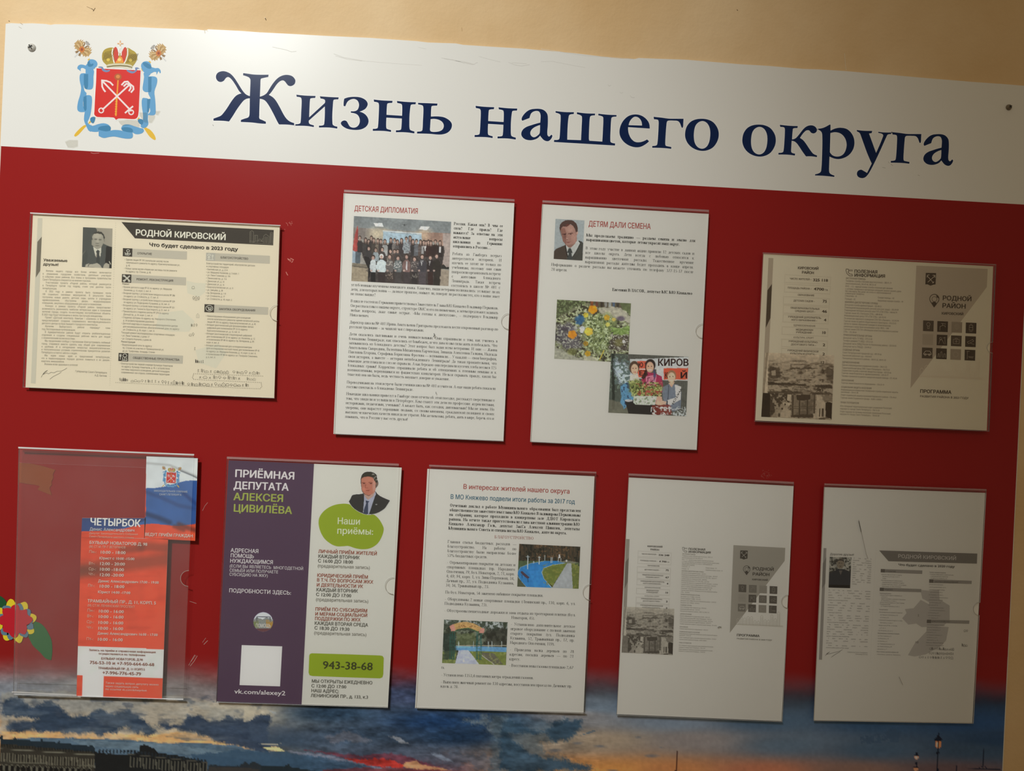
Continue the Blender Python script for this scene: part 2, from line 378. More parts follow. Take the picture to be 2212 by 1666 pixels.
def serif(ch, bold):
    k = ('s' + ch, bold)
    if k in _GC: return _GC[k]
    if ch == ' ': _GC[k] = (None, None, .38); return _GC[k]
    T, t = ((.155, .06), (.22, .075), (.24, .08))[bold]
    if ch == 'ё': ch = 'е'
    if ch in SG: g, H, Wd = SG[ch], 1.0, 1.0
    else:
        g, H, Wd = SG.get(ch.upper(), SG['Н']), .68, .74
    V = []; F = []
    def quad(a, b, c, d):
        n = len(V); z = len(F) * 7e-7; V.extend([(*a, z), (*b, z), (*c, z), (*d, z)]); F.extend([(n, n + 1, n + 2), (n, n + 2, n + 3)])
    toks = g.split(); adv = float(toks[0]) * Wd
    for q in toks[1:]:
        p = q[1:].split(',')
        nums = [float(u) if u not in 'Tt' else u for u in p]
        if q[0] == 'v':
            x = nums[0] * Wd; quad((x - T / 2, 0), (x + T / 2, 0), (x + T / 2, H), (x - T / 2, H))
            for y in (0, H - t): quad((x - T, y), (x + T, y), (x + T, y + t), (x - T, y + t))
        elif q[0] == 'w':
            x, a, b = nums; quad((x - T / 2, a), (x + T / 2, a), (x + T / 2, b), (x - T / 2, b)); quad((x - T, a), (x + T, a), (x + T, a + t), (x - T, a + t)); quad((x - T, b - t), (x, b - t), (x, b), (x - T, b))
        elif q[0] == 'h':
            a, b, y = nums[0] * Wd, nums[1] * Wd, nums[2] * H; quad((a, y - t / 2), (b, y - t / 2), (b, y + t / 2), (a, y + t / 2))
        elif q[0] == 's':
            x, y = nums[0] * Wd, nums[1] * H; y0 = y - (t if y > .1 else 0); quad((x - T, y0), (x + T, y0), (x + T, y0 + t), (x - T, y0 + t))
        elif q[0] == 'd':
            x0, y0, x1, y1 = nums[0] * Wd, nums[1] * H, nums[2] * Wd, nums[3] * H; w_ = (T if nums[4] == 'T' else t) / 2
            quad((x0 - w_, y0), (x0 + w_, y0), (x1 + w_, y1), (x1 - w_, y1))
        elif q[0] == 'o':
            cx, cy, rx, ry, a0, a1 = nums; cx *= Wd; rx *= Wd; cy *= H; ry *= H
            n = max(5, int(abs(a1 - a0) / 30)); pr = None
            for i in range(n + 1):
                an = math.radians(a0 + (a1 - a0) * i / n); c_, s_ = math.cos(an), math.sin(an)
                o_ = (cx + rx * c_, cy + ry * s_); i_ = (cx + max(rx - T, .01) * c_, cy + max(ry - t, .01) * s_)
                if pr: quad(pr[0], o_, i_, pr[1])
                pr = (o_, i_)
    _GC[k] = (np.array(V), np.array(F), adv); return _GC[k]
class Text:
    """collects lettering printed on one sheet; built as one mesh per kind of lettering"""
    def __init__(s, off): s.off = off; s.V = []; s.F = []; s.n = 0; s.col = []; s.mats = []
    def _put(s, g, o, ux, uy, m):
        v = o + g[0][:, :1] * ux + g[0][:, 1:2] * uy
        s.V.append(np.c_[v, g[0][:, 2] if g[0].shape[1] > 2 else np.zeros(len(v))]); s.F.append(g[1] + s.n); s.n += len(v)
        if m not in s.mats: s.mats.append(m)
        s.col.append(np.full(len(g[1]), s.mats.index(m)))
    def line(s, t, a, b, h, c, bold=0, font=sans, mode='fit', wf=1.0):
        """t on the baseline a -> b (photograph pixels), h = height of capitals in pixels"""
        A_ = np.array(un(*a, s.off)); B_ = np.array(un(*b, s.off)); d = B_ - A_; L = np.hypot(*d)
        if L == 0 or not t: return
        d = d / L; hm = h / 1740.0; up = np.array([-d[1], d[0]]) * hm
        gl = [font(ch, bold) for ch in t]; nat = sum(g[2] for g in gl)
        sp = 0.0
        if mode == 'fit': sx = L / max(nat - .1, .1)
        else:
            sx = hm * wf
            if mode == 'just':
                k = t.count(' ')
                if k: sp = (L - nat * sx) / k
                if sp < -.12 * hm or not k: sx = L / nat; sp = 0
        x = 0.0; m = cmat(c, .6, .2)
        for ch, g in zip(t, gl):
            if g[0] is not None: s._put(g, A_ + d * x, d * sx, up, m)
            x += g[2] * sx + (sp if ch == ' ' else 0)
    def para(s, lines, p0, p1, q0, h, c, bold=0, font=serif, wf=.92, ind=0):
        """lines from p0 (first baseline, left) to p1 (last baseline, left); q0 = right end of the first; '<' ragged, '>' indented"""
        n = max(len(lines) - 1, 1); dx, dy = q0[0] - p0[0], q0[1] - p0[1]
        for i, t in enumerate(lines):
            x = p0[0] + (p1[0] - p0[0]) * i / n; y = p0[1] + (p1[1] - p0[1]) * i / n
            md = 'just'; a = 0
            while t[:1] in '<>' and t:
                if t[0] == '<': md = 'left'
                else: a = .045
                t = t[1:]
            s.line(t, (x + dx * a, y + dy * a), (x + dx, y + dy), h, c, bold, font, md, wf)
    def build(s, name, parent):
        if not s.n: return None
        V = np.concatenate(s.V); F = np.concatenate(s.F); mi = np.concatenate(s.col)
        r = parent
        while r.parent is not None: r = r.parent
        X = np.stack([V[:, 0], -s.off - V[:, 2], V[:, 1]], -1) - np.array(r.location)
        a, b, c = X[F[:, 0]], X[F[:, 1]], X[F[:, 2]]
        cr = (b[:, 0] - a[:, 0]) * (c[:, 2] - a[:, 2]) - (c[:, 0] - a[:, 0]) * (b[:, 2] - a[:, 2])
        F = np.where((cr > 0)[:, None], F, F[:, [0, 2, 1]]).astype(np.int32)
        me = bpy.data.meshes.new(name); me.vertices.add(len(X)); me.vertices.foreach_set('co', X.ravel())
        me.loops.add(F.size); me.loops.foreach_set('vertex_index', F.ravel())
        me.polygons.add(len(F)); me.polygons.foreach_set('loop_start', np.arange(0, F.size, 3, dtype=np.int32))
        me.polygons.foreach_set('material_index', mi.astype(np.int32))
        me.update(calc_edges=True)
        for q in s.mats: me.materials.append(q)
        o = bpy.data.objects.new(name, me); COL.objects.link(o); o.parent = parent
        return o
def dots(mb, a, b, n, r, off, m):
    for i in range(n):
        t = i / max(n - 1, 1); x, y = a[0] + (b[0] - a[0]) * t, a[1] + (b[1] - a[1]) * t
        mb.poly([(x - r, y - r), (x + r, y - r), (x + r, y + r), (x - r, y + r)], off, m)
# ------------------------------------------------------------------ wall
WALL = -0.0032
mb = MB()
def wbox(mb, x0, x1, y0, y1, z0, z1, m):
    v = [(x, y, z) for x in (x0, x1) for y in (y0, y1) for z in (z0, z1)]
    mb.add(v, [(0, 1, 3, 2), (4, 6, 7, 5), (0, 4, 5, 1), (2, 3, 7, 6), (0, 2, 6, 4), (1, 5, 7, 3)], m)
M = bpy.data.materials.new('wall_paint'); M.use_nodes = True; nt = M.node_tree; n = nt.nodes; P = n['Principled BSDF']
P.inputs['Roughness'].default_value = .75; P.inputs['Specular IOR Level'].default_value = .25
tc = n.new('ShaderNodeTexCoord'); n1 = n.new('ShaderNodeTexNoise'); n1.inputs['Scale'].default_value = 3.2; n1.inputs['Detail'].default_value = 5; n1.inputs['Roughness'].default_value = .55
cr = n.new('ShaderNodeValToRGB'); cr.color_ramp.elements[0].position = .3; cr.color_ramp.elements[0].color = (.67, .445, .215, 1)
cr.color_ramp.elements[1].position = .62; cr.color_ramp.elements[1].color = (.79, .59, .355, 1)
n2 = n.new('ShaderNodeTexNoise'); n2.inputs['Scale'].default_value = 260; n2.inputs['Detail'].default_value = 4
n3 = n.new('ShaderNodeTexNoise'); n3.inputs['Scale'].default_value = 22; n3.inputs['Detail'].default_value = 3
bp = n.new('ShaderNodeBump'); bp.inputs['Strength'].default_value = .28; bp.inputs['Distance'].default_value = .0012
b2 = n.new('ShaderNodeBump'); b2.inputs['Strength'].default_value = .3; b2.inputs['Distance'].default_value = .006
for a, b in ((tc.outputs['Object'], n1.inputs['Vector']), (tc.outputs['Object'], n2.inputs['Vector']), (tc.outputs['Object'], n3.inputs['Vector']),
             (n1.outputs['Fac'], cr.inputs['Fac']), (cr.outputs[0], P.inputs['Base Color']), (n2.outputs['Fac'], bp.inputs['Height']),
             (n3.outputs['Fac'], b2.inputs['Height']), (b2.outputs[0], bp.inputs['Normal']), (bp.outputs[0], P.inputs['Normal'])):
    nt.links.new(a, b)
wbox(mb, -2.6, 2.6, .0032, .18, 0, 2.9, M)
wall = mb.build('wall_back', kind='structure')
fl = MB(); wbox(fl, -2.6, 2.6, -3.0, .18, -.1, 0, mat('floor_tile', (.20, .15, .11), .5, .4, grain=.15, gscale=30)); fl.build('floor', kind='structure')
ink = mat('wall_mark', (.16, .10, .05), .8, .2)
chip = mat('wall_chip', (.80, .70, .52), .8, .2)
W1 = crop(0, 0, 2.989); W2 = crop(700, 0, 2.836); W3 = crop(1450, 0, 2.903)
for pts, wd, m_ in (([(590, 55), (604, 64), (602, 72), (614, 52)], 1.0, ink), ([(560, 42), (598, 60)], .5, ink), ([(1713, 118), (1718, 130)], 1.4, ink), ([(1710, 112), (1715, 122)], 1.2, chip),
                    ([(56, 134), (62, 138)], 1.2, ink)):
    b_ = MB(); b_.stroke(W1(pts), wd, WALL + .0002, m_); b_.build('plaster_mark', wall)
b_ = MB(); b_.stroke(W2([(1229, 300), (1230, 310)]), 1.1, WALL + .0002, ink); b_.build('plaster_mark', wall)
b_ = MB(); b_.stroke(W2([(843, 168), (846, 190)]), .6, WALL + .0002, mat('wall_line', (.42, .28, .12), .8, .2)); b_.build('plaster_mark', wall)
b_ = MB(); b_.stroke(W3([(412, 60), (417, 66)]), 1.2, WALL + .0002, ink); b_.build('plaster_mark', wall)
b_ = MB(); b_.stroke(W3([(1086, 335), (1096, 440)]), .9, WALL + .0002, chip); b_.build('plaster_mark', wall)
# ------------------------------------------------------------------ notice board
XL, XR, YH, YB = -0.6325, 0.6490, -0.2621, 0.62
board = thing('notice_board', 1106, 1200, 'large wall notice board with white header, red field and printed sunset city view', 'notice board')
TOP = [(18, 52), (24, 50), (40, 51), (70, 50.5), (98, 52), (110, 54), (118, 52.5), (160, 53), (200, 55), (240, 56.5), (300, 59), (340, 61), (384, 62.5), (420, 63.5), (444, 66), (450, 63.5), (520, 67),
       (560, 70), (640, 74), (700, 77.5), (800, 82), (900, 89), (925, 92), (985, 94), (1000, 97), (1060, 101), (1136, 105.5), (1150, 107), (1240, 115), (1290, 121), (1320, 125), (1345, 127), (1372, 127.5), (1380, 125.5),
       (1420, 127), (1480, 129), (1600, 139), (1660, 142.5), (1735, 149), (1770, 150), (1830, 154), (1980, 167), (2100, 177), (2170, 182), (2230, 187)]
tw = [un(x, y) for x, y in TOP]; tw[0] = (XL, tw[0][1]); tw[-1] = (XR, tw[-1][1])
white_film = mat('white_film', (.80, .80, .775), .3, .3, grain=.02, gscale=5)
edge_m = mat('board_core', (.72, .70, .64), .6, .3)
mb = MB(); mb.slab(tw + [(XR, Z0 - YB), (XL, Z0 - YB)], WALL + .0003, 0.0, edge_m, world=True); mb.build('panel', board)
mb = MB(); mb.poly(tw + [(XR, Z0 - YH), (XL, Z0 - YH)], .0002, white_film, world=True); mb.build('header_band', board)
RED = (.305, .0145, .0145)
red_film = mat('red_film', RED, .24, .26)
YM = (un(1106, 1385))[1]
mb = MB(); mb.poly([(XL + .001, Z0 - YH), (XR - .001, Z0 - YH), (XR - .001, YM), (XL + .001, YM)], .0002, red_film, world=True); mb.build('red_field', board)
def w2p(x, z):
    c = RM @ np.array([x, Z0 - z, 0]) + TV
    return (1106 + FPX * c[0] / c[2], 833 + FPX * c[1] / c[2])
M1 = crop(0, 1480, 3.95); M2 = crop(540, 1480, 3.95); M3 = crop(1080, 1480, 3.814); M4 = crop(1640, 1480, 3.867)
def srgb(l):
    l = np.clip(l, 0, 1); return np.where(l <= .0031308, l * 12.92, 1.055 * l ** (1 / 2.4) - .055) * 255
def mural(P):
    X, Y = P.X, P.Y
    redc = srgb(np.array(RED) * illum(X, Y) / .8)
    pts = [(0, 1500, 120, 122, 125), (200, 1515, 130, 125, 118), (330, 1540, 162, 150, 132), (450, 1500, 125, 115, 110), (520, 1540, 178, 166, 140), (700, 1540, 38, 56, 72), (860, 1500, 62, 70, 92), (950, 1560, 28, 50, 78),
           (1050, 1560, 38, 60, 84), (1250, 1545, 120, 115, 110), (1300, 1530, 95, 105, 112), (1450, 1560, 98, 105, 110), (1650, 1560, 58, 72, 82), (1900, 1560, 38, 55, 69), (2100, 1560, 28, 45, 62), (2160, 1600, 27, 40, 52),
           (0, 1590, 190, 140, 90), (150, 1590, 196, 150, 95), (350, 1600, 205, 162, 102), (480, 1610, 190, 150, 105), (620, 1600, 46, 60, 72), (750, 1590, 50, 64, 78), (1000, 1590, 30, 48, 68), (1200, 1600, 128, 112, 92), (1300, 1600, 134, 116, 94),
           (1500, 1600, 110, 100, 92), (1700, 1610, 68, 78, 84), (1900, 1620, 50, 62, 70), (2100, 1620, 38, 48, 55), (600, 1650, 60, 80, 95), (760, 1650, 62, 70, 85), (900, 1665, 80, 62, 70), (1200, 1660, 168, 112, 62), (1320, 1664, 168, 112, 58),
           (1450, 1666, 150, 96, 56), (1650, 1668, 138, 82, 56), (1850, 1668, 96, 70, 56), (2050, 1668, 68, 50, 45), (1300, 1760, 150, 84, 45), (2000, 1800, 40, 38, 40), (600, 1800, 60, 55, 60)]
    num = 0; den = 0
    for px, py, r, g, b in pts:
        wq = 1 / (((X - px) / 2.2) ** 2 + ((Y - py) * 2.2) ** 2 + 250) ** 1.6
        num = num + wq[..., None] * np.array([r, g, b]); den = den + wq
    P.C = num / den[..., None]
    nz = fbm(X * .012, Y * .05, 2, 5); n2 = fbm(X * .04, Y * .09, 8, 4)
    cl = np.array([150, 142, 125])
    # left clouds
    P.frame(M1)
    fr = dict(jit=40, js=.014)
    P.poly([(0, 50), (700, 60), (1500, 90), (1900, 150), (2212, 200), (2212, 420), (0, 420)], (150, 140, 120), .7, jit=30, js=.01)
    P.poly([(0, 395), (600, 400), (1300, 440), (1500, 400), (1800, 440), (2000, 520), (1400, 500), (1000, 450), (600, 460), (0, 470)], (198, 152, 98), 1, jit=14, js=.02)
    P.poly([(0, 150), (150, 115), (230, 150), (300, 175), (430, 145), (500, 175), (580, 235), (640, 265), (760, 265), (790, 220), (900, 205), (960, 235), (1080, 200), (1150, 240), (1200, 295), (1270, 330), (1340, 400), (1290, 430), (1130, 385), (1040, 375),
            (960, 420), (700, 402), (480, 392), (250, 385), (100, 395), (60, 350), (120, 310), (240, 322), (330, 300), (200, 285), (60, 250), (0, 240)], (40, 54, 70), .92, **fr)
    P.poly([(1330, 330), (1400, 320), (1500, 350), (1580, 335), (1600, 245), (1700, 262), (1770, 312), (1880, 322), (1960, 270), (2080, 290), (2300, 240), (2300, 600), (2000, 520), (1850, 480), (1750, 432), (1640, 400), (1500, 385)], (44, 56, 72), .92, jit=34, js=.016)
    P.poly([(1400, 440), (1600, 455), (1790, 470), (1600, 480)], (120, 105, 85), .8, jit=8)
    fx = np.clip((760 - X) / 300, 0, 1); P.put(np.clip((nz - .5) * 8, 0, 1) * (Y < 1600) * fx * .3, (120, 126, 126)); P.put(np.clip((.42 - n2) * 10, 0, 1) * fx * np.clip((Y - 1495) / 10, 0, 1) * np.clip((1590 - Y) / 14, 0, 1) * .5, (64, 72, 82))
    P.poly([(0, 470), (240, 450), (600, 450), (1100, 468), (1400, 492), (1800, 500), (2000, 520), (2300, 590), (2300, 735), (0, 735)], (70, 90, 104), .95, jit=10, js=.012)
    P.put(P.inside([(600, 470), (1400, 500), (2212, 600), (2212, 640), (700, 520)], 8) * .5, (105, 120, 125))
    tx = (fbm(X * .03, Y * .1, 31, 4)[..., None] - .5) * .35 + (fbm(X * .11, Y * .3, 35, 3)[..., None] - .5) * .22; P.C = P.C * (1 + tx * np.clip((1500 - X[..., None]) / 500, 0.15, 1))
    # middle sky
    P.frame(M2)
    P.poly([(-60, 180), (70, 175), (60, 250), (10, 300), (-60, 320)], (178, 166, 140), .8, jit=18, js=.02)
    P.poly([(140, 210), (230, 240), (200, 250)], (150, 158, 160), .6, jit=10)
    P.poly([(0, 300), (300, 380), (700, 420), (1000, 470), (1300, 500), (1700, 560), (2212, 640), (2212, 735), (1200, 640), (600, 560), (0, 470)], (66, 77, 90), .5, jit=60, js=.012)
    P.poly([(620, 440), (800, 400), (960, 430), (1050, 480), (900, 500), (700, 480)], (104, 102, 106), .6, jit=30, js=.02)
    P.poly([(1180, 440), (1250, 445), (1370, 500), (1290, 500)], (150, 148, 146), .7, jit=12, js=.03)
    P.poly([(1540, 590), (1620, 590), (1740, 660), (1640, 640)], (120, 128, 138), .6, jit=14, js=.03)
    P.poly([(1830, 300), (1950, 270), (2212, 270), (2260, 420), (2100, 440), (2000, 350), (1900, 350)], (118, 122, 116), .6, jit=50, js=.02)
    P.poly([(80, 505), (180, 500), (270, 500), (200, 515)], (175, 165, 140), .8, jit=5)
    P.poly([(95, 530), (240, 530), (300, 565), (180, 560)], (226, 192, 130), .95, jit=6)
    P.poly([(300, 560), (600, 590), (850, 640), (1050, 690), (1400, 735), (1100, 735), (850, 690), (500, 610)], (110, 112, 122), .8, jit=14, js=.02)
    P.poly([(-500, 600), (-100, 560), (300, 570), (700, 630), (1050, 700), (1050, 760), (-500, 760)], (52, 72, 88), .85, jit=18, js=.02)
    P.poly([(420, 545), (700, 580), (940, 600), (1200, 580), (1380, 620), (1560, 690), (1700, 735), (1400, 710), (1050, 640), (800, 620)], (96, 46, 54), .8, jit=18, js=.02)
    P.poly([(800, 625), (1000, 632), (1150, 628), (1260, 660), (1340, 700), (1200, 706), (1030, 690), (900, 655)], (172, 48, 38), .9, jit=14, js=.03)
    P.poly([(1290, 690), (1360, 655), (1420, 648), (1470, 680), (1600, 705), (1750, 735), (1400, 720)], (176, 128, 86), .85, jit=12, js=.03)
    P.poly([(620, 725), (900, 705), (1400, 715), (1850, 740), (1850, 900), (620, 900)], (104, 40, 40), .7, jit=12, js=.02)
    P.poly([(-60, 700), (-20, 690), (20, 650), (60, 680), (110, 690), (290, 695), (330, 668), (345, 700), (560, 735), (560, 900), (-60, 900)], (34, 40, 42), 1, jit=6, js=.05)
    # right of the middle
    P.frame(M3)
    P.poly([(-60, 250), (150, 250), (420, 300), (680, 290), (690, 330), (620, 400), (480, 470), (300, 430), (380, 560), (600, 640), (780, 690), (600, 735), (-60, 735)], (60, 76, 84), .55, jit=60, js=.016, sd=5)
    P.poly([(0, 290), (120, 300), (260, 360), (380, 390), (430, 310), (560, 285), (690, 290), (640, 390), (480, 465), (340, 400), (200, 400), (80, 400), (140, 500), (240, 560), (400, 600), (560, 620), (700, 660), (780, 695), (500, 709), (0, 709)], (44, 62, 74), .88, jit=40, js=.024)
    P.poly([(650, 420), (740, 380), (810, 375), (700, 405)], (60, 80, 92), .8, jit=8)
    t2 = (fbm(X * .03, Y * .09, 41, 4)[..., None] - .5) * .7 + (fbm(X * .1, Y * .26, 45, 3)[..., None] - .5) * .4; P.C = P.C * (1 + t2 * (np.clip((X - 620) / 60, 0, 1) * np.clip((1330 - X) / 160, 0, 1))[..., None])
    for cx, cy, rx, ry in ((450, 540, 60, 16), (640, 480, 34, 12), (1255, 585, 60, 15), (1145, 432, 22, 9), (820, 505, 50, 12), (930, 704, 40, 8), (1325, 512, 26, 6)):
        P.put(np.clip(1.3 - np.hypot((P.x - cx + (fbm(P.x * .05, P.y * .05) - .5) * 50) / rx, (P.y - cy) / ry), 0, 1) * .7, (80, 82, 84))
    P.poly([(1456, 545), (1458, 510), (1461, 545), (1456, 690), (1466, 735), (1440, 735), (1446, 690)], (46, 22, 18))
    # palaces
    P.frame(M1)
    P.poly([(0, 463), (300, 478), (790, 528), (808, 560), (808, 900), (0, 900)], (50, 46, 38))
    P.poly([(0, 440), (20, 430), (26, 462), (110, 462), (130, 440), (145, 465), (340, 480), (350, 455), (366, 460), (366, 482), (495, 492), (505, 472), (512, 495), (760, 520), (790, 512), (808, 535), (808, 575), (0, 500)], (34, 42, 46))
    for i in range(34):
        x = 6 + i * 24; yb = 540 + x * .065
        P.poly([(x, yb + 40), (x + 11, yb + 41), (x + 11, yb + 115), (x, yb + 114)], (104, 98, 80), .75)
        P.poly([(x + 2, 505 + x * .07), (x + 12, 506 + x * .07), (x + 12, 530 + x * .07), (x + 2, 529 + x * .07)], (30, 30, 27), .8)
        P.poly([(x + 13, yb + 45), (x + 20, yb + 45), (x + 20, yb + 110), (x + 13, yb + 110)], (32, 30, 26), .9)
    for i in range(17):
        x = 10 + i * 47; y = 690 + x * .04; P.ell(x, y + 20, 17, 28, (24, 22, 20), .9); P.line([(x - 20, y + 40), (x - 18, y), (x, y - 14), (x + 18, y), (x + 20, y + 40)], 6, (96, 92, 76), .8)
    P.line([(0, 545), (808, 598)], 7, (112, 108, 90), .8); P.line([(0, 655), (808, 690)], 6, (92, 88, 72), .8)
    P.poly([(808, 570), (900, 585), (1000, 590), (1080, 600), (1190, 575), (1195, 520), (1230, 508), (1320, 545), (1350, 580), (1500, 600), (1770, 660), (1776, 900), (808, 900)], (30, 30, 28), jit=3, js=.05)
    for x in range(850, 1770, 30):
        y = 566 + max(0, x - 1100) * .13; P.ell(x, y, 9, 16, (34, 38, 40))
    for x in range(1110, 1770, 27):
        y = 612 + (x - 1110) * .09; P.poly([(x, y), (x + 11, y), (x + 11, y + 90), (x, y + 90)], (88, 84, 70), .8)
    P.line([(1090, 590), (1770, 662)], 7, (70, 66, 56), .9)
    P.poly([(1776, 680), (1900, 690), (2050, 690), (2090, 655), (2140, 690), (2170, 650), (2230, 690), (2230, 900), (1776, 900)], (40, 44, 46), jit=8, js=.05)
    P.poly([(1776, 700), (2100, 708), (2212, 720), (2212, 900), (1776, 900)], (62, 54, 46), .6, jit=6, js=.05)
    # lamps at the right
    P.frame(M4)
    P.speck(P.inside([(845, 430), (1010, 405), (1170, 345), (1165, 480), (850, 492)]), .05, (42, 54, 64), .42, a=.7)
    P.speck(P.inside([(870, 345), (1165, 345), (1000, 400), (860, 380)]), .05, (44, 58, 70), .5, a=.5)
    dk = (16, 18, 24)
    P.poly([(1480, 760), (1490, 560), (1487, 530), (1496, 530), (1497, 560), (1495, 760)], dk); P.ell(1490, 568, 14, 10, dk)
    P.poly([(1468, 470), (1525, 470), (1518, 515), (1508, 528), (1484, 528), (1474, 515)], (150, 82, 46)); P.ell(1490, 498, 13, 20, (214, 160, 120)); P.line([(1496, 470), (1496, 528)], 5, dk)
    P.poly([(1464, 458), (1482, 435), (1490, 420), (1493, 398), (1500, 398), (1504, 420), (1512, 435), (1530, 458), (1522, 470), (1470, 470)], dk)
    P.poly([(1305, 760), (1308, 630), (1316, 630), (1318, 760)], dk); P.poly([(1295, 592), (1332, 592), (1326, 625), (1300, 625)], (150, 100, 78)); P.ell(1312, 608, 8, 10, (205, 170, 150))
    P.poly([(1292, 590), (1306, 575), (1312, 560), (1318, 560), (1322, 575), (1334, 590)], dk); P.ell(1313, 655, 9, 9, dk); P.ell(1309, 700, 22, 20, (150, 92, 60)); P.line([(1290, 690), (1328, 690)], 8, dk)
    P.line([(1873, 498), (1871, 760)], 6, dk); P.line([(1722, 694), (1830, 700), (1872, 672), (1910, 702), (2012, 708)], 5, dk); P.line([(1722, 694), (2012, 708)], 8, dk, .8); P.line([(1649, 672), (1648, 760)], 4, dk)
    P.grain(.04, .05)
    # below the frame: embankment and water in dusk
    P.frame(crop(0, 0, 1))
    P.poly([(-60, 1690), (2260, 1700), (2260, 2000), (-60, 2000)], (40, 44, 54), 1, jit=6)
    # the red of the field runs down and dissolves into the sky
    yt = 1446 + .024 * X + (fbm(X * .01, Y * .02, 4) - .5) * 26
    P.C = P.C * (1 - .4 * np.exp(-((Y - yt - 14) / 26) ** 2) * np.clip(X / 1400 - .1, 0, 1))[..., None]
    f = np.clip((yt + 34 - Y) / 76, 0, 1); f = f * f * (3 - 2 * f)
    P.put(f, redc)
c4 = [w2p(XL + .001, YM), w2p(XR - .001, YM), w2p(XR - .001, Z0 - YB), w2p(XL + .001, Z0 - YB)]
picture('sunset_city_print', c4, .0002, 900, 200, mural, board, rough=.24, mname='film_print')
# scuffs, scratches and tape remains on the printed film
def mark(name, pts, wd, c, off=.00026, rough=.6): b_ = MB(); b_.stroke(pts, wd, off, cmat(c, rough)); return b_.build(name, board)
pink = (.62, .22, .18); K = crop(560, 380, 6.94)
for pts, wd in (([(400, 700), (425, 725), (430, 750)], .6), ([(440, 700), (470, 720), (500, 715)], .6), ([(455, 690), (480, 745)], .5), ([(485, 680), (490, 705)], .5), ([(425, 1240), (440, 1262), (458, 1255)], 1.4),
                ([(440, 1245), (462, 1280), (480, 1275)], 1.2), ([(478, 1240), (515, 1258)], 1.4), ([(470, 1230), (472, 1265)], .8), ([(480, 1298), (498, 1290), (505, 1260)], 1.2), ([(402, 1442), (412, 1465), (428, 1490)], 1.5), ([(378, 800), (386, 803)], .8)):
    mark('scratch', K(pts), wd, pink)
S2 = crop(0, 950, 4.916); S3 = crop(0, 1250, 4.916)
for fr_, pts, wd in ((S2, [(2150, 755), (2175, 705), (2205, 668)], .5), (S3, [(2015, 242), (2085, 265)], .6), (S3, [(2165, 700), (2205, 660)], .9), (S3, [(2150, 680), (2185, 632)], .5), (S3, [(2005, 920), (2040, 860), (2068, 812)], .8),
                     (S3, [(2020, 930), (2060, 880), (2095, 822)], .8), (S3, [(2012, 905), (2080, 815)], .4)):
    mark('scratch', fr_(pts), wd, (.55, .42, .38))
Q = crop(1320, 1010, 5.267)
for i in range(26):
    a = random.uniform(0, 6.28); r = random.uniform(.2, 1); x = 1770 + r * 70 * math.cos(a); y = 75 + r * 58 * math.sin(a)
    mark('scratch', Q([(x, y), (x + random.uniform(-14, 14), y + random.uniform(4, 14))]), .55, (.42, .12, .11))
Q = crop(0, 0, 3.95)
for pts, wd, c in (([(775, 1303), (800, 1310), (845, 1306)], .7, (.6, .3, .28)), ([(1815, 1065), (1822, 1074)], .9, (.25, .25, .24)), ([(160, 228), (185, 243)], .7, (.42, .38, .3)), ([(172, 196), (194, 210)], 1, (.45, .35, .22)),
                   ([(1745, 252), (1750, 284)], 1.2, (.72, .64, .5)), ([(1750, 252), (1774, 266)], .9, (.74, .66, .52))):
    mark('scuff', Q(pts), wd, c)
for pts, wd, c in (([(720, 355), (790, 366), (850, 384), (912, 396), (940, 382)], .9, .50), ([(800, 372), (850, 376), (900, 388)], .8, .55), ([(948, 345), (1000, 360), (1080, 380)], .7, .52), ([(1130, 382), (1170, 398), (1210, 404), (1260, 396)], .9, .50), ([(1150, 384), (1240, 390)], .9, .56),
                   ([(1330, 378), (1400, 376), (1500, 396), (1600, 414)], .7, .6), ([(60, 330), (120, 352), (250, 374)], 1.2, .66), ([(250, 374), (420, 388), (600, 400)], .8, .70), ([(1740, 520), (1748, 528), (1757, 522)], .9, .4), ([(1812, 566), (1822, 572), (1830, 566)], .8, .5),
                   ([(1875, 586), (1885, 597), (1902, 598)], .9, .42), ([(580, 290), (625, 300)], .7, .6), ([(1330, 300), (1600, 340), (1900, 362)], .9, .62)):
    mark('scuff', W2(pts), wd * .8, (.46 + c * .4, .45 + c * .4, .42 + c * .4))
for pts in ([(1080, 735), (1100, 740), (1125, 748)], [(1170, 655), (1182, 675)], [(1205, 690), (1235, 712)], [(1610, 850), (1635, 862)]): mark('scuff', crop(1750, 255, 6.9125)(pts), .6, (.36, .33, .29))
Q = crop(440, 100, 3.16)
for pts, wd in (([(470, 5), (560, 24), (600, 38), (632, 34)], 1.0), ([(1640, 85), (1720, 98), (1780, 112)], .7), ([(1780, 108), (1850, 124)], .9), ([(900, 66), (980, 88), (1080, 100)], .8)): mark('scuff', Q(pts), wd * .8, (.68, .67, .63))
Q = crop(140, 70, 6.6625)
tape = acrylic('tape_residue', haze=.0, rough=.5, tint=(.93, .925, .91), refl=.3)
for pts in ([(770, 1270), (900, 1255), (1050, 1265), (1080, 1340), (1060, 1365), (940, 1330), (830, 1345), (790, 1310)], [(1070, 1150), (1180, 1150), (1190, 1300), (1140, 1290), (1080, 1200)], [(1200, 1190), (1300, 1190), (1290, 1240), (1250, 1300), (1205, 1300)], [(1300, 1130), (1375, 1128), (1340, 1190), (1305, 1180)],
            [(0, 1570), (60, 1545), (185, 1548), (185, 1640), (120, 1660), (40, 1655)]):
    b_ = MB(); b_.slab(Q(pts), .0011, .0012, tape); b_.build('tape_remnant', board)
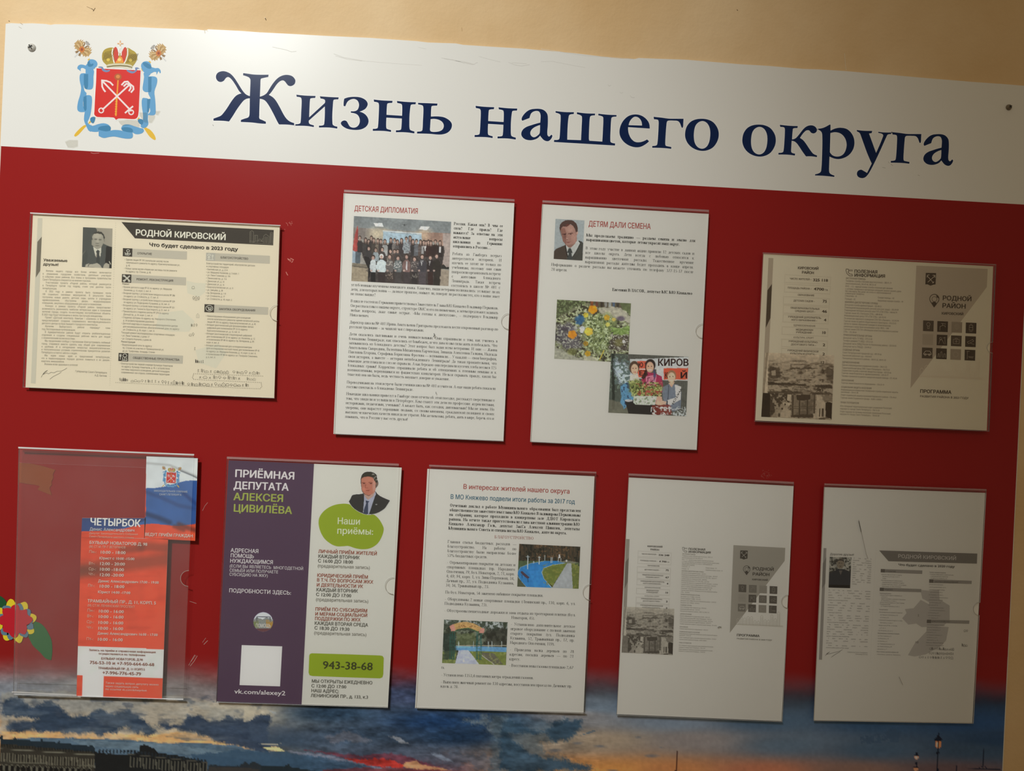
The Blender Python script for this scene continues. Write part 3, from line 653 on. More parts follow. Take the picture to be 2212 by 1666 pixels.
# screws
def screw(px, py, r, m):
    x, z = un(px, py, .003); mb = MB(); v = []; f = []; R_ = r / 1740; N = 20
    for k in range(5):
        a = k / 5 * math.pi / 2; rr = R_ * math.cos(a); y = -.0004 - .0034 * math.sin(a)
        v += [(x + rr * math.cos(2 * math.pi * i / N), y, z + rr * math.sin(2 * math.pi * i / N)) for i in range(N)]
    v.append((x, -.0038, z))
    for k in range(4):
        for i in range(N): j = (i + 1) % N; f.append((k * N + i, k * N + j, (k + 1) * N + j, (k + 1) * N + i))
    for i in range(N): f.append((4 * N + i, 4 * N + (i + 1) % N, 5 * N))
    f = [tuple(q) for q in f]
    mb.add(v, f, m); s = mb.build('screw_head', board)
    dkm = mat('screw_slot', (.03, .03, .03), .6, .3); c = MB()
    for a in (.6, .6 + math.pi / 2):
        d = np.array([math.cos(a), math.sin(a)]); n_ = np.array([-d[1], d[0]]) * R_ * .13; d = d * R_ * .55; p = np.array([x, z])
        c.poly([tuple(p - d - n_), tuple(p + d - n_), tuple(p + d + n_), tuple(p - d + n_)], .0042, dkm, world=True)
    c.build('cross_slot', s)
screw(66, 101, 8.5, mat('screw_steel', (.55, .54, .5), .35, .9)); screw(2182, 230.5, 6.5, mat('screw_dark', (.2, .16, .11), .4, .8))
# ------------------------------------------------------------------ title lettering
navy = mat('navy_ink', (.008, .022, .085), .2, .16); halo = mat('white_ink', (.86, .87, .88), .4, .4)
L1 = crop(450, 140, 11.06); L2 = crop(630, 190, 12.289); L3 = crop(795, 205, 11.642); L4 = crop(1015, 215, 11.642); L5 = crop(1190, 230, 9.617); L6 = crop(1395, 240, 13.012); L7 = crop(1595, 250, 12.289); L8 = crop(1750, 255, 6.9125)
GL = {
 'Ж': (L1, ['833,198! 960,215 1080,232 1260,238 1440,236! 1432,290! 1300,318 1262,330 1248,360 1243,500 1238,620 1232,762! 1330,725 1400,670 1450,590 1540,450 1650,325 1760,260 1880,240 2000,270 2070,345 2078,410 2050,470 1975,508 1910,495 1870,450 1820,390 1775,372 1710,395 1640,460 1570,560 1500,660 1445,718! 1540,775 1610,850 1700,1000 1800,1190 1870,1290 1950,1355 2050,1392! 2050,1448! 1900,1430 1690,1426! 1650,1360 1560,1180 1450,980 1370,870 1310,830 1230,812! 1222,1000 1217,1200 1222,1285 1290,1320 1375,1360! 1375,1410! 1230,1402 1050,1380 775,1366! 778,1318! 870,1285 945,1260 975,1225 985,1150 990,800! 920,810 850,850 780,930 680,1070 580,1230 495,1355! 340,1338 122,1335! 122,1285! 220,1250 300,1215 370,1140 450,1030 560,860 650,750 720,705 790,685! 730,620 660,500 580,380 520,315 470,292 420,315 370,380 300,410 230,390 185,320 190,240 240,180 340,152 430,165 530,215 620,310 700,430 800,590 870,680 930,725 992,748! 1000,560 1006,400 1000,340 960,295 830,250!']),
 'и': (L2, ['122,178! 350,202 636,212! 624,266! 510,276 490,300 476,500 465,780! 880,400! 888,345 865,305 765,280! 748,220! 1000,240 1250,250! 1238,304! 1125,312 1106,340 1092,500 1080,700 1082,900 1100,985 1215,1028! 1210,1080! 1000,1052 725,1052! 725,1000! 845,985 866,930 880,700 880,490! 455,868! 460,930 490,962 592,992! 588,1040! 400,1010 97,1005! 100,962! 220,942 240,880 255,600 265,400 260,290 235,252 135,235!']),
 'з': (L2, ['1395,285! 1500,250 1650,235 1820,250 1950,310 2012,390 2015,460 1960,550 1880,600 1800,628! 1900,665 1990,740 2040,850 2025,960 1950,1050 1820,1105 1650,1115 1480,1085 1360,1020 1305,945 1330,890 1400,862 1460,885 1500,950 1550,1025 1640,1055 1730,1030 1795,950 1808,840 1770,740 1700,685 1570,658! 1572,618! 1680,615 1745,580 1782,500 1785,420 1750,340 1690,300 1630,292 1550,315 1480,370 1425,488! 1378,478! 1380,380']),
 'н': (L3, ['142,115! 350,138 618,150! 608,202! 500,212 480,240 465,500! 855,525! 860,350 855,260 835,228 735,205! 725,152! 950,175 1205,185! 1195,238! 1090,245 1070,275 1045,500 1040,700 1048,860 1080,892 1168,920! 1165,970! 950,942 700,940! 702,890! 815,880 835,840 850,595! 462,572! 456,750 464,840 495,862 580,885! 578,932! 400,908 118,905! 120,852! 230,840 250,790 268,500 275,280 265,212 240,190 150,172!']),
 'ь': (L3, ['1255,200! 1500,208 1748,218! 1738,272! 1615,278 1594,300 1582,545! 1750,540 1900,560 2020,620 2095,700 2110,780 2080,870 2000,950 1880,992 1750,998 1550,980 1230,972! 1235,922! 1345,910 1368,870 1380,650 1392,400 1385,290 1360,262 1260,240!', '1575,610! 1680,605 1800,635 1880,700 1905,780 1880,860 1810,910 1700,930 1600,925 1562,895 1563,800']),
 'а': (L4, ['1300,500 1320,430 1400,330 1500,260 1620,235 1780,238 1880,280 1945,360 1962,450 1960,650 1948,800 1952,890 1975,925 2000,930 2050,880! 2078,912! 2050,980 1990,1040 1930,1048 1860,1020 1810,970 1765,910! 1700,975 1600,1015 1500,1025 1390,1000 1310,930 1292,850 1330,760 1420,690 1560,640 1690,600 1768,582! 1778,450 1775,380 1745,310 1690,288 1610,300 1545,345 1515,410 1500,465! 1320,535!', '1765,640! 1640,690 1560,750 1520,830 1535,900 1590,945 1650,940 1740,870 1758,820']),
 'ш': (L5, ['97,95! 280,115 480,118! 475,158! 395,170 372,200 350,400 340,690! 625,700! 640,400 645,220 625,188 540,158! 540,120! 720,142 920,148! 915,185! 835,195 812,225 798,400 790,670 800,712! 1068,730! 1080,500 1088,240 1070,208 985,185! 985,150! 1170,170 1365,178! 1362,212! 1275,222 1255,255 1240,500 1235,700 1248,745 1335,768! 1332,812! 62,738! 68,695! 160,688 180,650 195,400 202,220 190,165 97,130!']),
 'е': (L5, ['2055,460! 1605,430! 1605,490 1620,570 1670,670 1750,735 1850,742 1930,720 2000,685! 2040,725! 1960,790 1860,840 1750,848 1620,810 1510,730 1440,620 1425,500 1460,370 1530,265 1630,190 1760,165 1880,190 1980,260 2040,350', '1615,388! 1640,310 1700,235 1760,212 1830,240 1880,310 1893,396!']),
 'г': (L6, ['218,160! 450,185 650,212 850,215 1062,215! 1055,330 1050,430 1030,472 1005,455 960,340 900,280 800,268 640,268 598,295 580,400 560,650 548,900 560,970 610,988 720,1010! 715,1062! 500,1040 180,1030! 182,980! 300,962 325,910 345,700 360,400 358,280 335,245 230,230!']),
 'о': (L6, ['1590,215 1750,240 1890,310 1990,430 2045,570 2045,740 1990,890 1890,1020 1750,1095 1600,1120 1430,1090 1280,1010 1170,890 1110,740 1108,590 1150,440 1250,310 1400,235', '1590,280 1700,320 1775,420 1810,560 1805,750 1770,900 1700,1010 1590,1058 1470,1020 1390,920 1355,780 1355,600 1390,430 1470,325']),
 'к': (L7, ['1100,240! 1330,265 1578,275! 1570,328! 1465,335 1447,360 1425,630! 1500,610 1560,560 1650,450 1740,340 1830,275 1940,255 2030,285 2085,360 2070,430 2000,470 1930,450 1890,400 1850,385 1790,400 1710,480 1635,590! 1720,650 1800,750 1900,900 1990,1010 2090,1055! 2085,1100! 1950,1080 1795,1080! 1700,950 1580,770 1500,690 1415,665! 1405,850 1402,950 1425,985 1508,1008! 1500,1058! 1300,1035 1062,1032! 1065,985! 1175,972 1200,920 1220,700 1235,400 1228,330 1200,305 1112,298!']),
 'р': (L8, ['118,160! 200,145 290,98! 305,98! 305,188! 380,155 460,145 550,165 620,230 658,320 655,430 610,520 540,580 440,612 360,605 290,575! 285,700 285,800 302,832 365,860! 360,880! 220,865 72,858! 75,840! 140,820 165,785 180,500 182,280 170,210 118,172!', '303,225! 380,212 460,235 520,300 545,390 530,480 490,545 420,575 340,560 295,510!']),
 'у': (L8, ['695,178! 800,190 928,192! 920,225! 880,232! 985,520! 1090,270 1080,240 1018,222! 1018,205! 1100,215 1215,215! 1208,240! 1160,248 1140,280 1050,480 950,690 880,820 830,880 780,898 720,880 698,835 715,790 760,772 800,790 850,820! 920,680! 850,520 760,270 740,225 700,200!'])}
def grow(lp, d):
    k = len(lp); ar = sum(lp[i][0] * lp[(i + 1) % k][1] - lp[(i + 1) % k][0] * lp[i][1] for i in range(k)); sg = 1 if ar > 0 else -1; out = []
    for i in range(k):
        a, b, c = np.array(lp[i - 1]), np.array(lp[i]), np.array(lp[(i + 1) % k])
        u = b - a; v = c - b; u = u / (np.hypot(*u) + 1e-9); v = v / (np.hypot(*v) + 1e-9)
        n_ = np.array([u[1] + v[1], -u[0] - v[0]]); l = np.hypot(*n_)
        out.append(tuple(b + (n_ / l * min(1.5, 2 / l) * d * sg if l > 1e-6 else 0)))
    return out
def letter(ch, shift=None):
    fr, cs = GL[ch]; px = [curve(c, fr, 4) for c in cs]
    lw = [[un(*q, .0003) for q in c] for c in px]
    if shift:
        a, b = un(*shift[0], .0003), un(*shift[1], .0003); lw = [[(x + b[0] - a[0], z + b[1] - a[1]) for x, z in c] for c in lw]
    mb = MB(); hl = [grow(lw[0], .0009)] + [grow(c, -.0009) for c in lw[1:]]
    mb.poly(hl[0], .00022, halo, holes=hl[1:], world=True); mb.poly(lw[0], .00026, navy, holes=lw[1:], world=True)
    mb.build('title_letter', board)
for c in 'Жизньашегокру': letter(c)
letter('н', ((807.2, 214.9), (1027.2, 228.6))); letter('о', ((1480.2, 285.3), (1603.9, 297.8)))
letter('г', ((1411.8, 252.3), (1927.2, 285.4))); letter('а', ((1126.7, 258.3), (1995.3, 312.6)))
# ------------------------------------------------------------------ coat of arms
arms = bpy.data.objects.new('coat_of_arms', None); COL.objects.link(arms); arms.parent = board; arms['label'] = 'printed coat of arms with red shield, gold crown and blue ribbon'
E_ = crop(140, 70, 6.6625)
def ec(r, g, b): return cmat(A(r, g, b, 255, 200), .45)
def crest(E_, ar, k=1.0, o0=.00024, fine=True, EC=ec):
    lb, db, sb = EC(94, 154, 192), EC(58, 124, 160), EC(112, 132, 166)
    gold, gd2, gd3, red, wp = EC(222, 178, 50), EC(170, 146, 48), EC(196, 160, 104), EC(208, 30, 20), EC(246, 214, 206)
    def P_(mb, t, off, m): mb.poly(curve(t, E_, 3 if fine else 1), off, m)
    mr = MB(); ml = MB(); ml.stroke(E_([(345, 390), (440, 505), (1060, 1245)]), 5 * k, o0, gold); mr.stroke(E_([(1225, 425), (1095, 550), (440, 1215)]), 5 * k, o0, gold)
    P_(mr, '450,1200! 350,1285! 325,1325 270,1340 190,1410 135,1480 150,1500 200,1470 290,1370 375,1295 462,1215!', o0, gold)
    P_(ml, '1030,1230! 1100,1325 1140,1385 1170,1430 1220,1500 1290,1550 1310,1535 1280,1460 1220,1395 1170,1370 1120,1310 1060,1230!', o0, gold)
    for cx, cy, sgn in ((245, 245, 1), (1350, 300, -1)):
        rot = .75 * sgn; mb = ml if sgn > 0 else mr
        def T(u, v): return (cx + u * math.cos(rot) - v * math.sin(rot) * 1, cy + u * math.sin(rot) + v * math.cos(rot))
        bz, dz, pz = EC(186, 150, 92), EC(140, 108, 66), EC(222, 196, 150)
        for u in (-1, 1):
            mb.poly(E_([T(u * a_, b_) for a_, b_ in ((8, -30), (36, -62), (52, -112), (66, -78), (78, -118), (92, -74), (106, -104), (116, -56), (134, -72), (134, -20), (140, 14), (118, 14), (116, 48), (92, 36), (82, 66), (60, 44), (40, 58), (12, 40))]), o0, bz)
            for q_ in range(4): mb.stroke(E_([T(u * 26, -20 + q_ * 12), T(u * (70 + q_ * 6), -64 + q_ * 26), T(u * (112 - q_ * 4), -62 + q_ * 28)]), 1.0 * k, o0 + 0.000030, dz if q_ % 2 else pz)
            mb.poly(E_([T(u * a_, b_) for a_, b_ in ((4, -40), (14, -84), (30, -108), (54, -98), (34, -88), (28, -50))]), o0 + 0.000036, dz); mb.poly(E_([T(u * a_, b_) for a_, b_ in ((12, -112), (18, -136), (36, -136), (40, -114))]), o0 + 0.000036, EC(150, 146, 138))
            mb.poly(E_([T(u * a_, b_) for a_, b_ in ((12, 40), (40, 64), (52, 96), (34, 90), (24, 104), (12, 74))]), o0 + 0.000036, dz)
        mb.ell(*E_(*T(0, -118)), 3.6 * k, 4 * k, o0, EC(168, 160, 148), 8); mb.ell(*E_(*T(0, 0)), 6.2 * k, 7 * k, o0 + 0.000060, EC(196, 116, 50), 12); mb.ell(*E_(*T(0, 0)), 2.8 * k, 3.2 * k, o0 + 0.000090, EC(150, 70, 40), 10)
        mb.stroke(E_([T(0, 70), T(0, 150)]), 2.6 * k, o0, EC(206, 204, 196))
    ml.build('sceptre', ar); mr.build('sceptre', ar)
    mb = MB()
    for t in ('180,520 195,478 240,462 320,485 400,530! 345,600 330,590! 320,560 280,520 235,515 230,560! 205,540', '350,395 400,388 450,410 470,460 440,510 390,540 350,545 310,520 300,480 330,440',
              '310,520 410,530 412,640 410,760 390,815 320,822! 280,790 300,600', '215,620 240,590 330,595! 335,700 280,740 280,830 312,870! 310,905! 270,930 265,1060 300,1142! 215,1145 180,1110 190,1000 220,900 235,800 215,700',
              '310,905! 360,905 388,930 388,1050 370,1180 350,1240 330,1300 390,1340! 370,1430 300,1330 275,1250 290,1100 265,1010 270,930', '330,1340 400,1345 480,1320 560,1308 630,1330 655,1370 650,1420 490,1415 480,1430 400,1430 350,1410',
              '1100,460 1140,420 1200,420 1235,450 1245,500 1240,560 1200,600 1140,575 1105,520', '1230,505 1300,515 1350,515 1378,550 1372,590 1350,560 1320,608 1318,575 1280,570 1200,600', '1140,580 1230,600 1200,640 1215,750 1200,860! 1150,855 1120,820 1130,720 1140,640',
              '1200,635! 1290,635 1327,660 1325,740 1290,850 1300,960 1308,1100 1300,1180 1250,1195 1190,1185! 1230,1130 1200,1030 1235,960 1200,880 1215,830 1240,740', '1115,950 1160,945 1200,960 1185,1080 1200,1150 1195,1250 1200,1330 1140,1380 1090,1350 1120,1290 1125,1180 1108,1060',
              '815,1365 850,1330 920,1325 1000,1350 1080,1375 1130,1390 1135,1430 1090,1460 1020,1465 970,1440 820,1400'): P_(mb, t, o0 + 0.000030, lb)
    for t in ('325,440 350,410 370,455 410,450 395,485 340,490', '275,600! 335,598! 335,700 330,790 310,818 280,790', '270,930! 310,910! 312,1040 300,1130 270,1080', '1120,445 1160,430 1240,480 1240,520 1180,510', '1200,640! 1248,640! 1245,740 1240,850 1200,860!', '1185,960! 1232,955! 1220,1060 1205,1150 1185,1140!',
              '485,1370 560,1345 650,1350 655,1410 600,1422 490,1415', '820,1375 900,1365 970,1390 975,1435 900,1435 825,1410', '365,1240 430,1215 435,1260 400,1310', '1050,1260 1110,1250 1130,1290 1100,1330'): P_(mb, t, o0 + 0.000060, db)
    P_(mb, '487,1402! 600,1425 700,1405 800,1410 900,1435 972,1440! 972,1515 900,1530 820,1520 720,1500 640,1505 560,1520 487,1490!', o0 + 0.000090, lb)
    mb.build('ribbon', ar)
    mb = MB()
    P_(mb, '440,503! 640,513 1106,533! 1099,700 1084,1000 1070,1195 1036,1254 960,1261 780,1252 735,1276! 700,1240 462,1231 412,1195 412,1140 424,900 436,700', o0 + 0.000120, EC(246, 238, 234))
    P_(mb, '455,516! 640,526 1092,546! 1085,700 1070,1000 1058,1185 1028,1240 960,1248 780,1240 735,1262! 700,1226 470,1218 425,1185 425,1140 437,900 450,700', o0 + 0.000150, red)
    for t in ('480,500 540,495 560,520 600,545 650,540 640,560 590,572 540,550 525,515', '890,540 940,550 990,560 1015,535 1010,510 1050,505 1075,530 1050,520 1030,560 980,590 920,575'): P_(mb, t, o0 + 0.000180, sb)
    mb.build('shield', ar)
    mb = MB(); w_ = 3.4 * k
    mb.stroke(E_([(766, 690), (752, 900), (735, 1200)]), 2.8 * k, o0 + 0.000180, EC(240, 150, 40)); mb.ell(*E_(765, 640), 8 * k, 7.4 * k, o0 + 0.000180, EC(176, 84, 34), 14); mb.ell(*E_(765, 636), 4.5 * k, 4 * k, o0 + 0.000210, EC(214, 130, 60), 10)
    for i in range(7): mb.ell(*E_(745 - i * 1.8, 960 + i * 36), 2.4 * k, 2.8 * k, o0 + 0.000210, EC(236, 160, 44), 8)
    for pts in ([(545, 705), (955, 1130)], [(870, 1158), (978, 1066)], [(530, 690), (600, 698), (655, 720), (692, 760)], [(535, 695), (538, 780), (560, 825), (582, 852)],
                [(935, 750), (545, 1110)], [(820, 755), (860, 712), (905, 708), (940, 745)], [(940, 745), (985, 780), (990, 820), (955, 862)], [(850, 775), (885, 740), (940, 750)], [(940, 760), (950, 800), (925, 842)]):
        mb.stroke(E_(pts), w_, o0 + 0.000240, wp)
    for c in ((955, 1150), (524, 1124)): mb.stroke(E_([(c[0] + 34 * math.cos(t), c[1] + 34 * math.sin(t)) for t in [i * .5236 for i in range(12)]]), 2.4 * k, o0 + 0.000240, wp, closed=True)
    mb.build('anchors_and_staff', ar)
    mb = MB()
    P_(mb, '535,330 560,260 620,225 700,222 800,300 900,222 960,250 1020,290 1042,350 1030,410 990,470 955,500 800,490 630,490 590,460 545,410', o0 + 0.000120, gd2)
    P_(mb, '598,478 640,455 800,445 900,455 972,482 955,525 800,508 612,512', o0 + 0.000150, EC(206, 198, 160))
    mb.stroke(E_([(610, 496), (700, 482), (800, 478), (900, 486), (962, 504)]), 2.4 * k, o0 + 0.000180, EC(120, 104, 60))
    for i in range(16): mb.ell(*E_(618 + i * 22, 512 - 8 * math.sin(i / 15 * 3.1)), 1.1 * k, 1.1 * k, o0 + 0.000180, EC(236, 232, 222), 6)
    for t in ('700,300 705,240 730,208 755,240 768,300 772,350 762,400 735,440 715,400', '870,210 888,250 888,310 872,370 845,440 812,400 810,330 832,260'): P_(mb, t, o0 + 0.000180, EC(200, 60, 40))
    mb.poly(E_([(722, 445), (775, 360), (800, 345), (825, 360), (850, 440)]), o0 + 0.000210, EC(226, 150, 50)); mb.ell(*E_(785, 392), 4 * k, 3.4 * k, o0 + 0.000240, EC(244, 206, 120), 10)
    for c in ((625, 395), (945, 400)): mb.ell(*E_(*c), 3.6 * k, 3.6 * k, o0 + 0.000210, EC(236, 202, 80), 8)
    for pts in ([(690, 235), (680, 300), (700, 400), (712, 440)], [(905, 235), (905, 320), (880, 400), (855, 445)], [(797, 190), (782, 260), (778, 330)], [(800, 190), (812, 260), (810, 330)]): mb.stroke(E_(pts), 2.2 * k, o0 + 0.000240, EC(232, 228, 214))
    if fine:
        for i in range(9):
            a = 545 + i * 17; mb.stroke(E_([(a, 400 - i * 6), (a + 40, 280 - i * 4)]), .5, o0 + 0.000195, EC(96, 80, 26)); mb.stroke(E_([(a, 290 + i * 4), (a + 46, 420 - i * 2)]), .45, o0 + 0.000195, EC(124, 92, 30))
            b = 890 + i * 15; mb.stroke(E_([(b, 440 - i * 4), (b + 46, 320 - i * 2)]), .5, o0 + 0.000195, EC(84, 66, 22)); mb.stroke(E_([(b, 270 + i * 6), (b + 40, 400)]), .45, o0 + 0.000195, EC(124, 92, 30))
    for pts in ([(797, 122), (797, 196)], [(760, 160), (836, 162)]): mb.stroke(E_(pts), 2.6 * k, o0 + 0.000210, EC(226, 178, 130))
    mb.ell(*E_(797, 160), 1.6 * k, 1.6 * k, o0 + 0.000240, EC(240, 226, 200), 8)
    mb.build('crown', ar)
crest(E_, arms)
# ------------------------------------------------------------------ sheet holders
clear = acrylic('clear_acrylic', haze=.006, rough=.16, refl=.55)
dusty = acrylic('dusty_acrylic', haze=.03, rough=.16, refl=.6)
frost = acrylic('cut_acrylic_edge', haze=.11, rough=.4, refl=.8)
bright = acrylic('painted_edge_highlight', haze=.8, rough=.3, refl=1)  # whitish rim colour painting in the highlight of light-catching acrylic edges
HOLD = {}
def lerp(a, b, t): return (a[0] + (b[0] - a[0]) * t, a[1] + (b[1] - a[1]) * t)
def shrink(q, d):
    cx = sum(p[0] for p in q) / 4; cy = sum(p[1] for p in q) / 4
    return [(p[0] + d * (1 if p[0] < cx else -1), p[1] + d * (1 if p[1] < cy else -1)) for p in q]
def holder(key, q, label, notch=None, nr=17, lip=4.5, base=.0036, front=clear, back=clear, lipm=frost, deep=.0080, side=frost, flap=0, flapb=0):
    """clear acrylic pocket: back sheet, front sheet with a thumb notch, folded bottom and a rim at the top"""
    TL, TR, BR, BL = q
    t = thing('sheet_holder', (BL[0] + BR[0]) / 2, (BL[1] + BR[1]) / 2, label, 'sheet holder', 'clear acrylic sheet holders on the notice board', off=base)
    b0, b1 = base, base + .0013; f0, f1 = deep - .0012, deep
    mb = MB(); mb.slab(shrink(q, 1), b0, b1, back, side=side); mb.build('back_sheet', t)
    pts = [TL, TR]
    if notch:
        a = (notch - TR[1]) / (BR[1] - TR[1]); c = lerp(TR, BR, a); d = np.array([BR[0] - TR[0], BR[1] - TR[1]]); d = d / np.hypot(*d); n_ = np.array([-d[1], d[0]])
        for i in range(15):
            an = math.pi * i / 14; p = np.array(c) - d * nr * math.cos(an) + n_ * nr * math.sin(an); pts.append(tuple(p))
    pts += [BR, BL]
    mb = MB(); mb.slab(pts, f0, f1, front, side=side); fs = mb.build('front_sheet', t)
    if notch:
        mb = MB(); ring = pts[2:17]; mb.stroke(ring, .8, f1 + .0001, cmat((.42, .40, .36), .4)); mb.build('notch_edge', fs)
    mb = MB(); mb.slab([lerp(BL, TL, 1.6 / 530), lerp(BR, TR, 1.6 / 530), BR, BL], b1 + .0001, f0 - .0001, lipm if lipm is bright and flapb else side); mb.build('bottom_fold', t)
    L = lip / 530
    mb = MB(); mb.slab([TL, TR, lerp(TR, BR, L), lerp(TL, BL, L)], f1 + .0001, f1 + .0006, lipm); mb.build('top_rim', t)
    if flap:
        a = flap / 530; mb = MB(); mb.slab([lerp(TL, BL, .004), lerp(TR, BR, .004), lerp(TR, BR, a), lerp(TL, BL, a)], b1 + .0002, b1 + .0009, back, side=frost); mb.build('adhesive_strip', t)
    if flapb:
        a = flapb / 530; mb = MB(); mb.slab([lerp(BL, TL, a), lerp(BR, TR, a), lerp(BR, TR, .01), lerp(BL, TL, .01)], b1 + .0002, b1 + .0009, back, side=frost); mb.build('adhesive_strip', t)
    HOLD[key] = t; return t
holder('A', [(65, 459), (606, 486.5), (593, 861), (49, 837)], 'clear landscape sheet holder around the cream 2023 leaflet at upper left, painted top highlight', 676, 17, lip=2.2, lipm=bright)
holder('B', [(743.2, 409.9), (1111.5, 430.4), (1088, 954), (721.5, 938.5)], 'clear upright sheet holder around the article with the group photo', 694, 17)
holder('C', [(1171.9, 432.6), (1531.3, 453.4), (1505, 972.8), (1146, 955.5)], 'clear upright sheet holder around the article on seeds and flowers', 715, 15)
holder('D', [(1648, 545.5), (2152, 571), (2137, 932.5), (1629.5, 911)], 'clear landscape sheet holder around the cream leaflet at upper right', 751, 12, lip=2.5)
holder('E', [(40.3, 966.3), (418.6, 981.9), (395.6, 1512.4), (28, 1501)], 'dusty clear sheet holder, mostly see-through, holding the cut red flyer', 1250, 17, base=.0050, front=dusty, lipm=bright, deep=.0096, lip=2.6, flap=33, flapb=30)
holder('F', [(490, 986.7), (861.6, 1001.9), (838, 1529.5), (466.5, 1518)], 'clear sheet holder around the purple and white leaflet', 1266, 18)
holder('G', [(927, 1004.2), (1288.1, 1019.4), (1264, 1541.5), (898, 1530.5)], 'clear sheet holder around the 2017 report sheet in lower row', 1280, 17, lip=3.5)
holder('H', [(1358, 1022.9), (1714.9, 1041.3), (1690, 1560.5), (1331.5, 1545.5)], 'clear sheet holder around the grey 4 700 hectare leaflet copy, fourth in lower row', 1300, 14)
holder('I', [(1781.4, 1044.7), (2131.1, 1057), (2103, 1563.8), (1758, 1557.8)], 'clear sheet holder at lower right around the stained 2020 leaflet copy', 1316, 14, lip=3.5)
# ------------------------------------------------------------------ sheets
PO = .0060
paperw = (.80, .79, .745); creamw = (.80, .72, .55)
def paper(name, q, label, cat, col=paperw, o0=.0053, o1=PO, grp=None, edge=None, bend=True):
    t = thing(name, (q[2][0] + q[3][0]) / 2, (q[2][1] + q[3][1]) / 2, label, cat, grp, off=o0)
    mb = MB(); mb.slab(q, o0, o1, mat('paper_%d_%d' % (col[0] * 100, col[2] * 100), col, .7, .2, grain=.035, gscale=9, bump=0), side=edge)
    mb.build('sheet', t); return t
OP = PO + .0001
red_i, dark_i, ser_i = (.42, .07, .06), (.06, .06, .055), (.085, .085, .08)
# --- article with group photograph
t = paper('printed_article', [(742.3, 417.5), (1111, 438.9), (1087.3, 953.2), (720.3, 937.6)], 'white article sheet headed in red with a colour photo of a large school group', 'article')
B1 = crop(710, 400, 5.267); B2 = crop(700, 600, 5.267); B3 = crop(700, 760, 5.267)
h = Text(OP); h.line('ДЕТСКАЯ ДИПЛОМАТИЯ', B1(290, 293), B1(1012, 325), 11.4, red_i, 1); h.build('heading', t)
T = Text(OP)
T.para(['Россия. Какая она? В чем ее', 'сила? Где правда? Где', 'вымысел? За ответом на эти', 'актуальные вопросы', 'школьники из Германии', '<отправились в Россию…'], B1(1425, 452), B1(1412, 708), B1(1983, 480), 6.0, dark_i, 1)
T.para(['Ребята из Гамбурга всерьез', 'интересуются историей. И', 'изучать ее хотят не только по', 'учебникам, поэтому они сами', 'попросили организовать встречу', 'с жителями блокадного', 'Ленинграда. Такая встреча', 'состоялась в школе № 481 с'], B1(1408, 795), B1(1393, 1155), B1(1968, 820), 5.9, ser_i)
T.para(['углубленным изучением немецкого языка. Конечно, наши ветераны волновались: услышат ли их', 'дети, для которых война — далекое прошлое, поймут ли, поверят ли рассказам тех, кто о войне знает', '<не понаслышке?'], B1(255, 1148), B1(250, 1250), B1(1948, 1232), 5.9, ser_i)
T.para(['В школе гостей из Германии приветствовал Заместитель Главы МО Княжево Владимир Пермяков.', 'Он рассказал им о нашем округе, структуре ОМС и его полномочиях, а затем предложил задавать', 'любые вопросы, даже самые острые. «Мы готовы к дискуссии», – подчеркнул Владимир', '<Николаевич.'], B2(303, 278), B2(293, 437), B2(1985, 362), 5.9, ser_i)
T.para(['Директор школы № 481 Ирина Анатольевна Григорьева предложила вести откровенный разговор по', '<русской традиции – за чашкой чая с пирожками.'], B2(290, 520), B2(288, 572), B2(1980, 602), 5.9, ser_i)
T.para(['Дети оказались пытливыми и очень внимательными. Они спрашивали о том, как учились в', 'блокадном Ленинграде, как спасались от бомбежек, и что давало им силы жить и побеждать. Что', 'запомнилось из блокадного детства? Этот вопрос был задан всем ветеранам. И они — Жанна',
        'Анатольевна Смородина, Валентина Михайловна Карчевская, Зинаида Алексеевна Галкина, Надежда', 'Павловна Егорова, Серафима Борисовна Фролова — вспоминали… У каждой — своя биография,', 'своя история, а вместе – история непобежденного Ленинграда! Да такая пронзительная, что',
        'немецкие дети плакали и слез не скрывали. А как бережно они передавали кусочек хлеба весом в 125', 'блокадных грамм! Корректно спрашивали ребята и об отношениях к пленным немцам и к', 'военнопленным, вернувшимся из фашистских концлагерей. Нельзя скрывать правду, какой бы',
        '<тяжелой она ни была, ведь честность внушает доверие и уважение.'], B2(285, 655), B3(265, 270), B2(1975, 737), 5.9, ser_i)
T.para(['Переводчиками на этой встрече были ученики школы № 481 и учителя. А еще наши ребята показали', '<гостям спектакль о блокадном Ленинграде.'], B3(258, 360), B3(256, 412), B3(1950, 434), 5.9, ser_i)
T.para(['Немецкие школьники привезут в Гамбург свои отчеты об этой поездке, расскажут сверстникам о', 'том, что увидели и услышали в Петербурге. Кем станут эти дети по профессии: журналистами,', 'историками, педагогами, учеными? А может быть, как сегодня, дипломатами? Мы не знаем. Но',
        'уверены, они вырастут хорошими людьми, со своим мнением, гражданской позицией и своих', 'высоких человеческих качеств никогда не утратят. Мы желаем вам, ребята, жить в мире, беречь его и', '<помнить, что в России у вас есть друзья!'], B3(252, 492), B3(240, 752), B3(1942, 567), 5.9, ser_i)
T.build('printed_text', t)
BG = crop(755, 460, 9.617)
